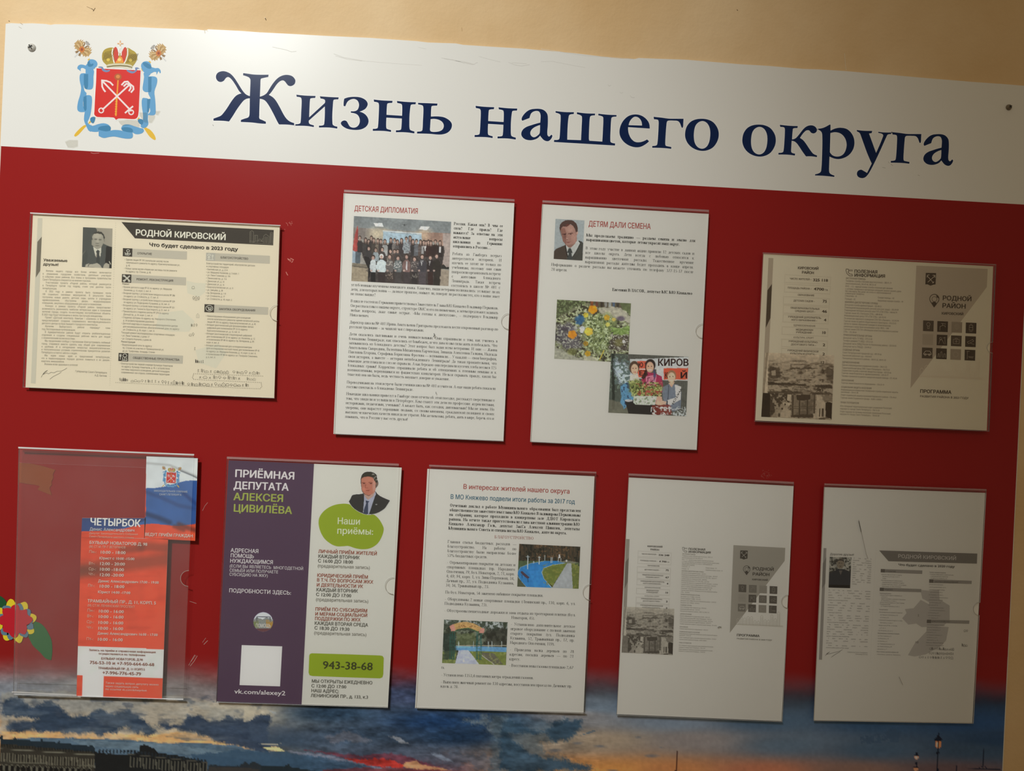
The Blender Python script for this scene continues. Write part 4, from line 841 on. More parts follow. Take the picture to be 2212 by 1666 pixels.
def group_photo(P):
    P.frame(BG); x, y = P.x, P.y
    P.C[:] = (150, 142, 128)
    P.poly([(-50, 0), (2200, 0), (2200, 440), (1500, 400), (700, 330), (-50, 300)], (124, 128, 124))
    P.put(np.clip((y - 60) / 500, 0, 1) * .3, (150, 148, 140))
    P.poly([(80, 300), (340, 320), (330, 560), (80, 520)], (128, 118, 108)); P.poly([(340, 330), (480, 340), (480, 600), (340, 560)], (140, 130, 118))
    P.ell(600, 440, 190, 120, (196, 180, 148), .8, 1.2); P.ell(1560, 480, 160, 130, (190, 168, 138), .8, 1.2)
    P.poly([(1500, 400), (2110, 430), (2100, 1100), (1900, 1100), (1900, 620), (1500, 560)], (152, 122, 104)); P.poly([(1940, 430), (2110, 440), (2080, 1120), (1940, 1120)], (164, 148, 136))
    P.ell(1530, 480, 120, 110, (196, 172, 140), .7, 1.2)
    P.poly([(500, 210), (680, 212), (708, 290), (540, 282)], (226, 226, 218)); P.poly([(1480, 280), (1665, 292), (1610, 358), (1445, 345)], (222, 222, 214))
    P.poly([(700, 380), (1500, 440), (1500, 640), (690, 620)], (166, 184, 188)); P.poly([(690, 362), (1500, 425), (1500, 450), (690, 392)], (200, 204, 200)); P.poly([(690, 386), (1500, 448), (1500, 458), (690, 396)], (140, 146, 144))
    P.line([(1100, 240), (1190, 250)], 10, (90, 92, 88)); P.ell(1140, 255, 16, 26, (70, 72, 70), .8)
    P.poly([(30, 1040), (420, 1075), (420, 1600), (30, 1600)], (150, 136, 112)); P.poly([(30, 1080), (390, 1128), (385, 1160), (30, 1110)], (96, 88, 74)); P.poly([(30, 1040), (400, 1078), (390, 1130), (30, 1090)], (120, 110, 92))
    P.poly([(1880, 1160), (2080, 1200), (2060, 1540), (1850, 1540)], (152, 138, 118)); P.poly([(1880, 1090), (1960, 1070), (2010, 1130), (2070, 1120), (2070, 1170), (1900, 1165)], (44, 42, 38))
    P.poly([(170, 255), (184, 400), (176, 620), (168, 810), (120, 808), (66, 770), (84, 600), (120, 420)], (164, 70, 62)); P.poly([(150, 420), (176, 300), (176, 800), (150, 800)], (146, 58, 52))
    P.poly([(50, 780), (160, 820), (130, 1040), (50, 1030)], (150, 164, 170)); P.poly([(130, 800), (240, 800), (215, 1060), (120, 1040)], (84, 92, 96))
    P.poly([(180, 590), (300, 620), (500, 640), (700, 680), (900, 640), (1100, 650), (1300, 660), (1700, 660), (1960, 690), (1975, 800), (1940, 1000), (1900, 1200), (1900, 1310), (1860, 1330), (1840, 1540), (380, 1440), (400, 1160), (280, 930), (250, 800), (170, 790)], (62, 54, 50))
    P.speck(P.inside([(270, 620), (1900, 680), (1900, 1500), (390, 1420), (270, 900)]), .02, (82, 74, 68), .55, 4, .7)
    R = random.Random(4)
    back = [(215, 520), (335, 560), (400, 590), (455, 520), (505, 565), (590, 575), (650, 585), (735, 590), (860, 560), (935, 570), (995, 600), (1080, 570), (1180, 540), (1258, 520), (1318, 590), (1390, 590), (1475, 600), (1545, 610), (1590, 620), (1640, 605), (1690, 620), (1785, 600), (1880, 620)]
    tops = [(50, 44, 42), (60, 56, 52), (44, 42, 42), (58, 52, 48), (74, 66, 58), (120, 108, 92), (70, 60, 56), (160, 158, 150), (36, 34, 36), (120, 112, 104), (90, 84, 80), (64, 56, 54), (158, 160, 156), (120, 112, 110), (54, 50, 48), (96, 96, 96), (88, 74, 66), (150, 146, 140), (60, 50, 46), (60, 40, 36), (52, 36, 32), (50, 36, 32), (46, 38, 36)]
    for i, (cx, cy) in enumerate(back):
        P.poly([(cx - 52, cy + 100), (cx - 28, cy + 48), (cx + 28, cy + 48), (cx + 56, cy + 110), (cx + 50, cy + 300), (cx - 50, cy + 300)], tops[i]); P.ell(cx, cy - 6, 33, 44, (62, 48, 40), 1)
        if i % 3: P.poly([(cx - 34, cy), (cx + 34, cy), (cx + 40, cy + 80), (cx - 40, cy + 80)], (70, 52, 44), .8)
        P.ell(cx, cy + 6, 22, 32, (178, 148, 130)); P.poly([(cx - 20, cy + 34), (cx + 20, cy + 34), (cx + 10, cy + 70), (cx - 10, cy + 70)], (164, 138, 120), .6)
        P.ell(cx - 9, cy, 5, 4, (90, 66, 58), .8); P.ell(cx + 9, cy, 5, 4, (90, 66, 58), .8)
    P.poly([(1860, 700), (1900, 700), (1895, 830), (1862, 830)], (186, 180, 172)); P.poly([(1545, 690), (1595, 690), (1570, 815)], (190, 184, 176))
    P.poly([(1120, 620), (1240, 620), (1255, 780), (1180, 840), (1100, 760)], (150, 154, 152)); P.speck(P.inside([(1120, 620), (1240, 620), (1255, 780), (1180, 840), (1100, 760)]), .06, (110, 114, 112), .55, 3)
    for i in range(4): P.line([(1370, 690 + i * 34), (1480, 700 + i * 34)], 8, (140, 140, 138), .7)
    for cx, cy, c in ((400, 740, (60, 56, 54)), (545, 770, (150, 158, 156)), (680, 760, (64, 56, 52)), (850, 800, (110, 98, 86)), (935, 800, (84, 70, 62)), (1000, 800, (70, 64, 60))):
        P.poly([(cx - 75, cy + 120), (cx - 40, cy + 50), (cx + 40, cy + 50), (cx + 72, cy + 120), (cx + 60, cy + 230), (cx - 60, cy + 230)], c); P.ell(cx, cy - 4, 38, 48, (60, 46, 38)); P.ell(cx, cy + 6, 25, 34, (182, 152, 134)); P.ell(cx - 9, cy, 5, 4, (90, 66, 58), .8); P.ell(cx + 9, cy, 5, 4, (90, 66, 58), .8)
    front = [(490, 930, (186, 190, 184), (30, 26, 26), 80), (665, 910, (196, 204, 198), (52, 42, 40), 130), (835, 910, (104, 98, 92), (66, 56, 50), 100), (1008, 940, (108, 112, 108), (70, 64, 60), 105), (1185, 910, (122, 96, 88), (66, 58, 56), 105), (1350, 960, (84, 76, 72), (50, 44, 42), 95), (1510, 910, (66, 62, 64), (78, 70, 70), 125), (1680, 930, (46, 38, 36), (54, 36, 32), 90), (1810, 900, (48, 42, 36), (48, 42, 36), 110)]
    P.poly([(300, 900), (400, 920), (450, 1000), (470, 1150), (380, 1420), (390, 1160), (340, 1060)], (34, 30, 28))
    for cx, cy, c1, c2, w_ in front:
        P.poly([(cx - w_ * .55, 1200), (cx + w_ * .6, 1200), (cx + w_ * .65, 1560), (cx - w_ * .62, 1560)], c2)
        P.poly([(cx - w_ * .9, 1130), (cx - w_ * .65, 1010), (cx - 20, 970), (cx + 25, 970), (cx + w_ * .7, 1020), (cx + w_ * .85, 1150), (cx + w_ * .6, 1230), (cx - w_ * .6, 1225)], c1)
        P.ell(cx, cy - 8, 44, 52, (66, 50, 42) if cx != 665 else (212, 212, 200)); P.ell(cx, cy + 8, 29, 38, (190, 158, 140)); P.ell(cx - 11, cy, 6, 4, (88, 64, 56), .85); P.ell(cx + 11, cy, 6, 4, (88, 64, 56), .85); P.line([(cx - 9, cy + 26), (cx + 9, cy + 26)], 5, (150, 96, 88), .8)
        P.ell(cx - w_ * .5, 1200, 24, 20, (186, 158, 142), .9)
    P.poly([(1480, 985), (1532, 985), (1495, 1090)], (206, 202, 198)); P.poly([(1498, 985), (1514, 985), (1510, 1050), (1498, 1050)], (50, 46, 52)); P.poly([(1172, 1005), (1205, 1005), (1200, 1195), (1175, 1195)], (198, 192, 186)); P.poly([(1650, 1000), (1690, 1000), (1655, 1100)], (160, 152, 146))
    for pts, c in (([(920, 1010), (1080, 1010), (1080, 1180), (920, 1180)], (190, 186, 176)), ([(770, 960), (920, 970), (900, 1100), (770, 1100)], (176, 166, 152)), ([(750, 1200), (900, 1200), (900, 1400), (750, 1380)], (128, 112, 98)), ([(1280, 1000), (1430, 1000), (1430, 1150), (1280, 1150)], (150, 138, 128)), ([(1290, 1250), (1450, 1260), (1440, 1380), (1290, 1360)], (112, 104, 94))):
        P.speck(P.inside(pts), .045, c, .6, 2)
    P.grain(.03, .12); P.grain(.006, .08)
picture('group_photograph', [BG(92, 65), BG(2112, 185), BG(2055, 1520), BG(38, 1415)], OP, 210, 140, group_photo, t)
b_ = MB(); b_.stroke(B2([(1252, 635), (1256, 655), (1246, 675)]), 1.4, .0082, cmat((.06, .06, .06))); b_.build('dust_fleck', HOLD['B']); b_ = MB(); b_.stroke(B3([(1272, 458), (1274, 480)]), 1, .0082, cmat((.15, .15, .15))); b_.build('dust_fleck', HOLD['B'])
# --- seeds article
t = paper('printed_article', [(1171.1, 441.3), (1531.1, 462.3), (1504.6, 972.2), (1145.4, 954.8)], "white article sheet with a man's portrait, a flowerbed photo and a photo of children", 'article')
C1 = crop(1140, 420, 5.395); C2 = crop(1140, 630, 4.627)
h = Text(OP); h.line('ДЕТЯМ ДАЛИ СЕМЕНА', C1(706, 372), C1(1428, 405), 12, red_i, 1); h.build('heading', t)
T = Text(OP)
T.para(['Мы продолжаем традицию — раздаем семена и землю для', '<выращивания цветов, которые летом украсят наш округ.'], C1(683, 490), C1(682, 542), C1(1950, 555), 6.2, dark_i, 1, wf=.97)
T.para(['В этом году участие в данной акции приняли 12 детских садов и', 'все школы округа. Дети всегда с любовью относятся к', 'выращиванию цветочной рассады. Тожественное вручение', 'выращенной рассады жителям будет проходить в конце апреля.'], C1(675, 640), C1(667, 800), C1(1940, 705), 6.1, ser_i)
T.para(['Информацию о раздаче рассады вы можете уточнять по телефону 377-15-17 после', '<20 апреля.'], C1(273, 832), C1(272, 888), C1(1930, 920), 6.1, ser_i)
T.line('Евгений ВЛАСОВ, депутат МС МО Княжево', C1(985, 1125), C1(1915, 1170), 6.2, dark_i, 1, serif)
T.build('printed_text', t)
CP = crop(1190, 470, 16.66)
def portrait_c(P):
    P.frame(CP); P.C[:] = (148, 152, 146)
    P.poly([(90, 1500), (110, 1220), (180, 1130), (520, 990), (700, 1100), (1000, 840), (1090, 850), (1160, 920), (1140, 1560)], (66, 54, 44)); P.poly([(560, 1500), (640, 1150), (1000, 850), (1090, 850), (1160, 920), (1140, 1560)], (64, 62, 54))
    P.line([(520, 990), (550, 1200), (610, 1420)], 28, (30, 26, 22)); P.line([(1020, 850), (1060, 930), (900, 1240), (790, 1400)], 26, (34, 32, 28))
    P.poly([(535, 990), (700, 1110), (960, 820), (1050, 920), (920, 1180), (780, 1400), (620, 1400)], (172, 170, 158))
    P.poly([(640, 1110), (720, 1110), (790, 1290), (740, 1270), (770, 1530), (590, 1530), (640, 1270), (580, 1270)], (52, 54, 50)); P.poly([(620, 1520), (640, 1270), (720, 1260), (800, 1530)], (58, 60, 56))
    P.poly([(330, 370), (400, 310), (560, 330), (680, 240), (800, 300), (880, 440), (920, 500), (980, 500), (975, 600), (930, 640), (940, 820), (860, 960), (720, 1080), (640, 1080), (540, 990), (430, 850), (385, 640)], (150, 112, 96))
    P.poly([(330, 400), (500, 380), (560, 560), (540, 760), (560, 900), (540, 985), (430, 850), (385, 640)], (124, 84, 70), .85); P.ell(700, 420, 150, 120, (168, 130, 112), .7, .9); P.ell(820, 700, 90, 150, (168, 128, 110), .6, .9)
    P.poly([(310, 400), (320, 270), (400, 170), (520, 100), (660, 90), (800, 110), (920, 220), (965, 360), (965, 500), (900, 540), (870, 420), (800, 300), (700, 235), (640, 290), (560, 335), (430, 320), (370, 400), (340, 480), (370, 600), (385, 700), (330, 520)], (72, 50, 42))
    P.poly([(560, 240), (660, 240), (600, 310), (520, 320)], (100, 50, 42), .7)
    P.poly([(600, 575), (780, 540), (800, 580), (640, 600)], (84, 52, 44), .8); P.poly([(400, 590), (550, 570), (550, 610), (430, 620)], (78, 46, 40), .8)
    P.ell(715, 600, 26, 17, (52, 36, 32)); P.ell(500, 610, 34, 24, (66, 38, 34), .9); P.ell(590, 760, 30, 20, (176, 140, 124), .7); P.ell(580, 800, 34, 12, (92, 56, 48), .8)
    P.poly([(560, 870), (640, 880), (740, 865), (640, 915), (580, 905)], (118, 66, 58), .9); P.poly([(470, 640), (560, 660), (540, 780), (450, 740)], (104, 66, 56), .5)
    P.ell(950, 560, 26, 50, (176, 140, 122)); P.poly([(560, 1000), (850, 960), (720, 1085), (640, 1085)], (118, 84, 70), .6); P.grain(.02, .06)
picture('portrait_photograph', [CP(165, 48), CP(1210, 105), CP(1135, 1550), CP(100, 1490)], OP, 90, 120, portrait_c, t)
def flowers(P):
    P.frame(C2); x, y = P.x, P.y; P.C[:] = (112, 110, 84)
    n1 = fbm(x * .03, y * .03, 1, 4); n2 = fbm(x * .06, y * .06, 5, 3)
    P.put(n1 < .46, (60, 56, 42)); P.put((n2 > .56), (130, 136, 88)); P.put((n2 > .66), (168, 168, 136))
    P.poly([(280, 70), (640, 90), (520, 140), (400, 200), (280, 260)], (72, 76, 48), .85, 30, .03); P.speck(P.inside([(280, 70), (640, 90), (520, 150), (280, 250)]), .07, (120, 130, 86), .58, 3)
    P.poly([(620, 95), (1035, 110), (1030, 200), (700, 150)], (84, 74, 56), .9, 14, .04)
    for i, xx in enumerate((640, 690, 740, 780, 820, 860, 900)): P.poly([(xx - 14, 95), (xx + 14, 97), (xx + 12, 155), (xx - 12, 153)], ((120, 66, 40), (96, 60, 50), (60, 50, 40), (130, 126, 116), (150, 150, 140), (70, 84, 100), (60, 54, 44))[i], .9)
    P.poly([(920, 110), (1035, 115), (1030, 230), (960, 200)], (96, 106, 66), .8, 14)
    P.poly([(700, 165), (860, 150), (980, 190), (1030, 250), (1025, 330), (930, 290), (850, 260), (740, 230)], (168, 160, 138), .9, 16, .03); P.ell(930, 270, 40, 24, (90, 78, 88), .9, .6)
    P.poly([(265, 540), (360, 580), (470, 650), (700, 700), (265, 690)], (150, 146, 126), .9, 20, .03); P.poly([(560, 640), (690, 660), (700, 705), (560, 700)], (176, 170, 142), .8, 14)
    P.poly([(470, 250), (560, 230), (570, 290), (520, 340), (480, 320)], (44, 84, 116), .9, 22, .05); P.poly([(400, 370), (480, 340), (500, 370), (410, 400)], (170, 172, 160), .9)
    P.poly([(280, 340), (420, 300), (500, 400), (560, 560), (400, 600), (290, 500)], (78, 70, 78), .75, 40, .04); P.speck(P.inside([(280, 330), (520, 330), (540, 600), (290, 560)]), .08, (150, 146, 130), .6, 9)
    P.poly([(580, 240), (830, 220), (900, 330), (800, 480), (830, 560), (700, 620), (600, 560), (560, 380)], (122, 134, 78), .6, 40, .03); P.speck(P.inside([(560, 240), (840, 240), (840, 600), (600, 600)]), .07, (166, 172, 130), .58, 6); P.speck(P.inside([(560, 240), (840, 240), (840, 600), (600, 600)]), .06, (70, 80, 46), .62, 16)
    for a in range(9):
        an = -.2 + a * .42; P.poly([(930, 370), (930 + 95 * math.cos(an) - 18 * math.sin(an), 370 + 75 * math.sin(an) + 16 * math.cos(an)), (930 + 110 * math.cos(an), 370 + 85 * math.sin(an)), (930 + 70 * math.cos(an) + 18 * math.sin(an), 370 + 60 * math.sin(an) - 16 * math.cos(an))], (104, 122, 62) if a % 2 else (128, 146, 82))
    P.poly([(860, 440), (1010, 440), (1000, 580), (900, 600), (800, 560)], (66, 54, 50), .8, 30, .05); P.ell(910, 510, 50, 40, (116, 112, 66), .8, .8); P.speck(P.inside([(820, 420), (1010, 430), (1000, 600), (800, 600)]), .09, (166, 160, 140), .64, 8)
    for cx, cy, r, c in ((650, 180, 44, (214, 136, 30)), (445, 430, 44, (206, 132, 36)), (610, 400, 42, (212, 172, 66)), (790, 260, 30, (190, 150, 50)), (580, 235, 26, (190, 168, 62)), (800, 330, 22, (196, 184, 90)), (545, 370, 26, (190, 190, 184)), (540, 400, 18, (186, 188, 184)), (860, 280, 20, (176, 156, 80)), (600, 620, 30, (166, 130, 40)), (580, 520, 26, (150, 118, 42)), (960, 500, 16, (200, 190, 190))):
        for k in range(5):
            an = k * 1.257 + cx; P.ell(cx + r * .5 * math.cos(an), cy + r * .5 * math.sin(an), r * .55, r * .5, c, 1, .3)
    P.line([(720, 680), (760, 590)], 10, (176, 156, 60)); P.ell(440, 600, 50, 34, (110, 110, 60), .7, .5); P.grain(.05, .16)
picture('flowerbed_photograph', [C2(293, 80), C2(1032, 118), C2(1003, 712), C2(265, 672)], OP, 160, 130, flowers, t)
def kids(P):
    P.frame(C2); x, y = P.x, P.y; P.C[:] = (74, 72, 62)
    P.put((np.sin(x * .35) > .2) * .5, (98, 96, 84)); P.poly([(800, 620), (1000, 630), (1000, 1230), (800, 1230)], (72, 78, 66), .8); P.speck(P.inside([(800, 620), (1010, 640), (1000, 1000), (800, 1000)]), .06, (104, 116, 96), .58, 3)
    P.poly([(838, 620), (868, 620), (870, 1180), (845, 1180)], (40, 44, 36)); P.poly([(800, 1080), (1000, 1120), (1000, 1230), (800, 1230)], (110, 104, 84), .7, 16)
    P.poly([(1020, 676), (1300, 668), (1610, 652), (1605, 760), (1300, 780), (1020, 760)], (176, 174, 164)); P.poly([(1285, 760), (1605, 760), (1598, 892), (1290, 885)], (178, 174, 164)); P.poly([(1020, 690), (1190, 690), (1190, 870), (1020, 870)], (170, 168, 158))
    P.poly([(1095, 695), (1190, 693), (1195, 850), (1100, 860)], (200, 84, 60)); P.line([(1100, 776), (1195, 774)], 10, (196, 190, 178)); P.poly([(1360, 766), (1604, 766), (1597, 880), (1358, 880)], (206, 78, 52))
    P.poly([(860, 660), (900, 700), (960, 720), (1010, 760), (1020, 860), (1010, 930), (940, 930), (900, 860), (870, 800)], (180, 188, 196), .9, 40, .04); P.speck(P.inside([(850, 650), (1030, 700), (1030, 960), (870, 940)]), .05, (84, 96, 88), .56, 5)
    # girl left
    P.poly([(930, 940), (1010, 900), (1060, 960), (1060, 1100), (960, 1180), (925, 1120)], (88, 130, 150), 1, 12); P.speck(P.inside([(930, 940), (1010, 900), (1060, 960), (1060, 1100), (960, 1160)]), .05, (50, 64, 84), .58, 2)
    P.ell(1065, 760, 50, 66, (76, 56, 42)); P.poly([(1020, 840), (1100, 820), (1120, 900), (1080, 960), (1020, 920)], (190, 180, 160)); P.ell(1068, 776, 36, 52, (200, 158, 126)); P.ell(1052, 768, 6, 5, (80, 56, 44)); P.ell(1082, 768, 6, 5, (80, 56, 44)); P.line([(1055, 805), (1082, 805)], 6, (160, 84, 76))
    # girl middle
    P.ell(1225, 735, 52, 60, (44, 32, 28)); P.poly([(1140, 870), (1180, 800), (1280, 820), (1340, 850), (1355, 960), (1330, 1060), (1300, 1120), (1180, 1100), (1140, 960)], (146, 44, 70)); P.poly([(1180, 850), (1290, 830), (1270, 960), (1180, 960)], (190, 120, 130), .9); P.poly([(1170, 700), (1200, 830), (1160, 880), (1135, 860), (1175, 790)], (60, 36, 30)); P.poly([(1262, 770), (1285, 840), (1260, 900), (1255, 820)], (60, 64, 90), .8)
    P.ell(1222, 756, 38, 54, (198, 148, 118)); P.ell(1206, 748, 6, 5, (60, 40, 34)); P.ell(1238, 748, 6, 5, (60, 40, 34)); P.line([(1208, 782), (1238, 784)], 8, (230, 214, 204)); P.speck(P.inside([(1180, 860), (1280, 850), (1260, 960), (1180, 960)]), .06, (120, 50, 70), .58, 4)
    # child right
    P.poly([(1340, 960), (1420, 920), (1500, 930), (1535, 1000), (1530, 1170), (1460, 1200), (1380, 1170), (1350, 1060)], (104, 108, 112)); P.poly([(1470, 930), (1532, 950), (1528, 1080), (1420, 1140), (1395, 1120), (1395, 1085), (1480, 1060)], (200, 200, 196)); P.line([(1410, 940), (1400, 1080)], 5, (40, 42, 46)); P.line([(1395, 1095), (1392, 1135)], 8, (20, 20, 24)); P.line([(1440, 1180), (1530, 1170)], 6, (190, 190, 186))
    P.ell(1438, 842, 46, 56, (128, 98, 68)); P.ell(1436, 860, 38, 52, (206, 162, 130)); P.ell(1420, 850, 6, 5, (70, 50, 40)); P.ell(1452, 850, 6, 5, (70, 50, 40)); P.line([(1422, 888), (1450, 888)], 6, (226, 206, 196)); P.poly([(1405, 915), (1470, 905), (1440, 960)], (196, 150, 120))
    # hands, flower box, table
    P.poly([(970, 1090), (1060, 1080), (1300, 1130), (1330, 1240), (1010, 1230)], (38, 34, 30)); P.poly([(1240, 1140), (1420, 1130), (1440, 1230), (1240, 1230)], (120, 46, 36), .8, 14); P.speck(P.inside([(1230, 1150), (1440, 1150), (1440, 1245), (1230, 1240)]), .06, (190, 186, 176), .58, 7)
    P.poly([(1290, 1010), (1335, 1000), (1345, 1090), (1385, 1100), (1380, 1130), (1280, 1130)], (196, 150, 124)); P.ell(1320, 1118, 46, 18, (200, 152, 124)); P.ell(1010, 1090, 40, 12, (200, 196, 186), .8)
    P.poly([(1010, 900), (1100, 880), (1200, 960), (1320, 920), (1340, 1000), (1290, 1050), (1050, 1045), (1020, 980)], (110, 116, 58), .95, 40, .04); P.speck(P.inside([(1010, 890), (1340, 910), (1340, 1050), (1040, 1050)]), .06, (158, 160, 96), .55, 8); P.speck(P.inside([(1080, 920), (1340, 920), (1340, 1040), (1100, 1040)]), .05, (150, 74, 58), .6, 12); P.speck(P.inside([(1010, 890), (1340, 910), (1340, 1050), (1040, 1050)]), .07, (62, 66, 36), .62, 18)
    P.poly([(1058, 1045), (1285, 1045), (1290, 1060), (1270, 1135), (1075, 1130), (1055, 1110)], (180, 184, 160)); P.speck(P.inside([(1060, 1050), (1280, 1050), (1270, 1130), (1075, 1125)]), .07, (122, 128, 100), .6, 3)
    P.speck(P.inside([(1500, 1150), (1590, 1150), (1585, 1250), (1440, 1240), (1450, 1200)]), .07, (160, 160, 150), .55, 3); P.grain(.05, .08)
pk = picture('children_photograph', [C2(835, 618), C2(1608, 652), C2(1583, 1247), C2(805, 1210)], OP + .00015, 170, 130, kids, t)
T = Text(OP + .0003); T.line('КИРОВ', C2(1297, 742), C2(1603, 742), 15, (.05, .02, .02), 2); T.line('К', C2(1368, 866), C2(1396, 866), 13, (.05, .02, .02), 2); T.line('Й', C2(1522, 866), C2(1592, 866), 13, (.05, .02, .02), 2); T.line('Ю', C2(1106, 755), C2(1150, 755), 10, (.05, .02, .02), 2); T.line('ЕТ', C2(1112, 838), C2(1190, 835), 10, (.05, .02, .02), 2)
T.line('WATCH', C2(1528, 965), C2(1440, 1118), 4.5, (.05, .05, .05), 1); T.build('banner_lettering', t)
# ------------------------------------------------------------------ cut red flyer in the dusty holder
F1 = crop(0, 950, 4.916); F2 = crop(150, 1100, 5.553); F3 = crop(0, 1250, 4.916)
EO = .0078
t = thing('cut_flyer', 260, 1508, 'red, blue and white reception-hours flyer cut into steps inside the dusty holder', 'flyer', off=.007)
mb = MB(); outl = F1([(1555, 178), (2100, 198), (2072, 1075), (1785, 1055)]) + F3([(1720, 1283), (812, 1247)]) + F1([(872, 833), (1545, 835)])
mb.slab(outl, .0072, EO, mat('flyer_paper', (.74, .73, .70), .5, .3)); mb.build('sheet', t)
EO += .0001
def flag(P):
    P.frame(F1); x, y = P.x, P.y
    P.C[:] = (204, 72, 42)
    P.put(np.clip((fbm(x * .004, y * .02, 3, 3) - .5) * 3, 0, 1) * .5, (176, 54, 30)); P.put(np.clip((x - 1300) / 600, 0, 1) * .3, (206, 92, 66))
    for pts, r in (([(860, 1380), (1100, 1340), (1300, 1330), (1500, 1310), (1780, 1270)], 90), ([(860, 1415), (1000, 1400), (1150, 1400)], 70), ([(1500, 1130), (1780, 1150)], 60), ([(1300, 1170), (1500, 1150)], 50), ([(860, 1395), (1000, 1370)], 60)):
        for s_ in (1.0, .7, .45): P.line(pts, r * 2 * s_, (112, 58, 42), .22)
    P.poly([(860, 820), (1560, 820), (1560, 880), (1300, 945), (1100, 968), (860, 975)], (44, 66, 110)); P.poly([(1300, 950), (1480, 905), (1620, 892), (1760, 905), (1880, 918), (1980, 908), (2120, 885), (2120, 430), (1980, 435), (1880, 460), (1740, 500), (1640, 515), (1550, 515), (1550, 860), (1300, 930)], (56, 92, 140))
    P.poly([(860, 820), (1540, 830), (1500, 880), (860, 860)], (40, 56, 92), .4)
    P.poly([(1550, 170), (2110, 190), (2110, 432), (1980, 435), (1880, 460), (1740, 500), (1640, 515), (1550, 515)], (200, 202, 194))
    for pts, r, c, a in (([(1560, 790), (1680, 830), (1800, 880)], 44, (32, 44, 70), .5), ([(1900, 900), (2000, 940), (2100, 970)], 40, (86, 44, 40), .5), ([(1850, 920), (1950, 960)], 34, (90, 48, 42), .4), ([(1560, 560), (1700, 610), (1900, 700), (2100, 740)], 34, (46, 66, 104), .4), ([(1950, 570), (2100, 700)], 34, (30, 48, 90), .4),
                         ([(1560, 250), (1800, 270), (2110, 400)], 20, (158, 158, 150), .5), ([(1920, 330), (2040, 380), (2100, 410)], 12, (90, 94, 96), .6)): 
        for s_ in (1.6, 1.0, .6): P.line(pts, r * s_, c, a * .6)
    P.poly([(2045, 445), (2120, 430), (2120, 890), (2030, 905)], (34, 62, 124), .45)
    P.frame(F3); P.poly([(820, 719), (1745, 752), (1730, 1059), (812, 1025)], (198, 196, 182)); P.poly([(878, 1028), (1103, 1035), (1095, 1262), (868, 1252)], (204, 204, 192)); P.grain(.01, .05)
picture('flag_print', F1([(1555, 178), (2100, 198), (2072, 1075), (1531, 1048)]), EO, 110, 150, flag, t)
picture('flag_print', F1([(872, 833), (1548, 835), (1536, 1048), (862, 1040)]), EO, 120, 60, flag, t)
picture('flag_print', F1([(862, 1040), (1786, 1055), (1786, 1057), (862, 1042)]), EO, 120, 2, flag, t)
picture('flag_print', [F1(862, 1041), F1(1785, 1056), F3(1720, 1283), F3(812, 1247)], EO, 130, 240, flag, t)
ca = bpy.data.objects.new('coat_of_arms', None); COL.objects.link(ca); ca.parent = t
def ecs(r, g, b): return cmat(A(r * .8 + 20, g * .8 + 20, b * .8 + 20, 370, 1030), .5)
mini = crop(0, 0, 1)
def _m(*a):
    if len(a) == 2 and not hasattr(a[0], '__len__'): return (370 + (a[0] - 765) * .0318, 1029.5 + (a[1] - 800) * .0322)
    return [_m(*q) for q in (a[0] if len(a) == 1 else a)]
crest(_m, ca, .23, EO + .0001, False, ecs)
def tx(par, name, off, rows):
    T = Text(off)
    for r in rows: T.line(r[0], r[1], r[2], r[3], r[4], r[5] if len(r) > 5 else 1)
    return T.build(name, par)
lw_, lo_ = (.80, .70, .62), (.80, .52, .40)
EO += .0006
rows = [('ЗАКОНОДАТЕЛЬНОЕ СОБРАНИЕ', F1(1632, 552), F1(1990, 563), 3.9, (.62, .68, .72), 0), ('САНКТ-ПЕТЕРБУРГА', F1(1692, 590), F1(1925, 597), 4.2, (.62, .68, .72), 0)]
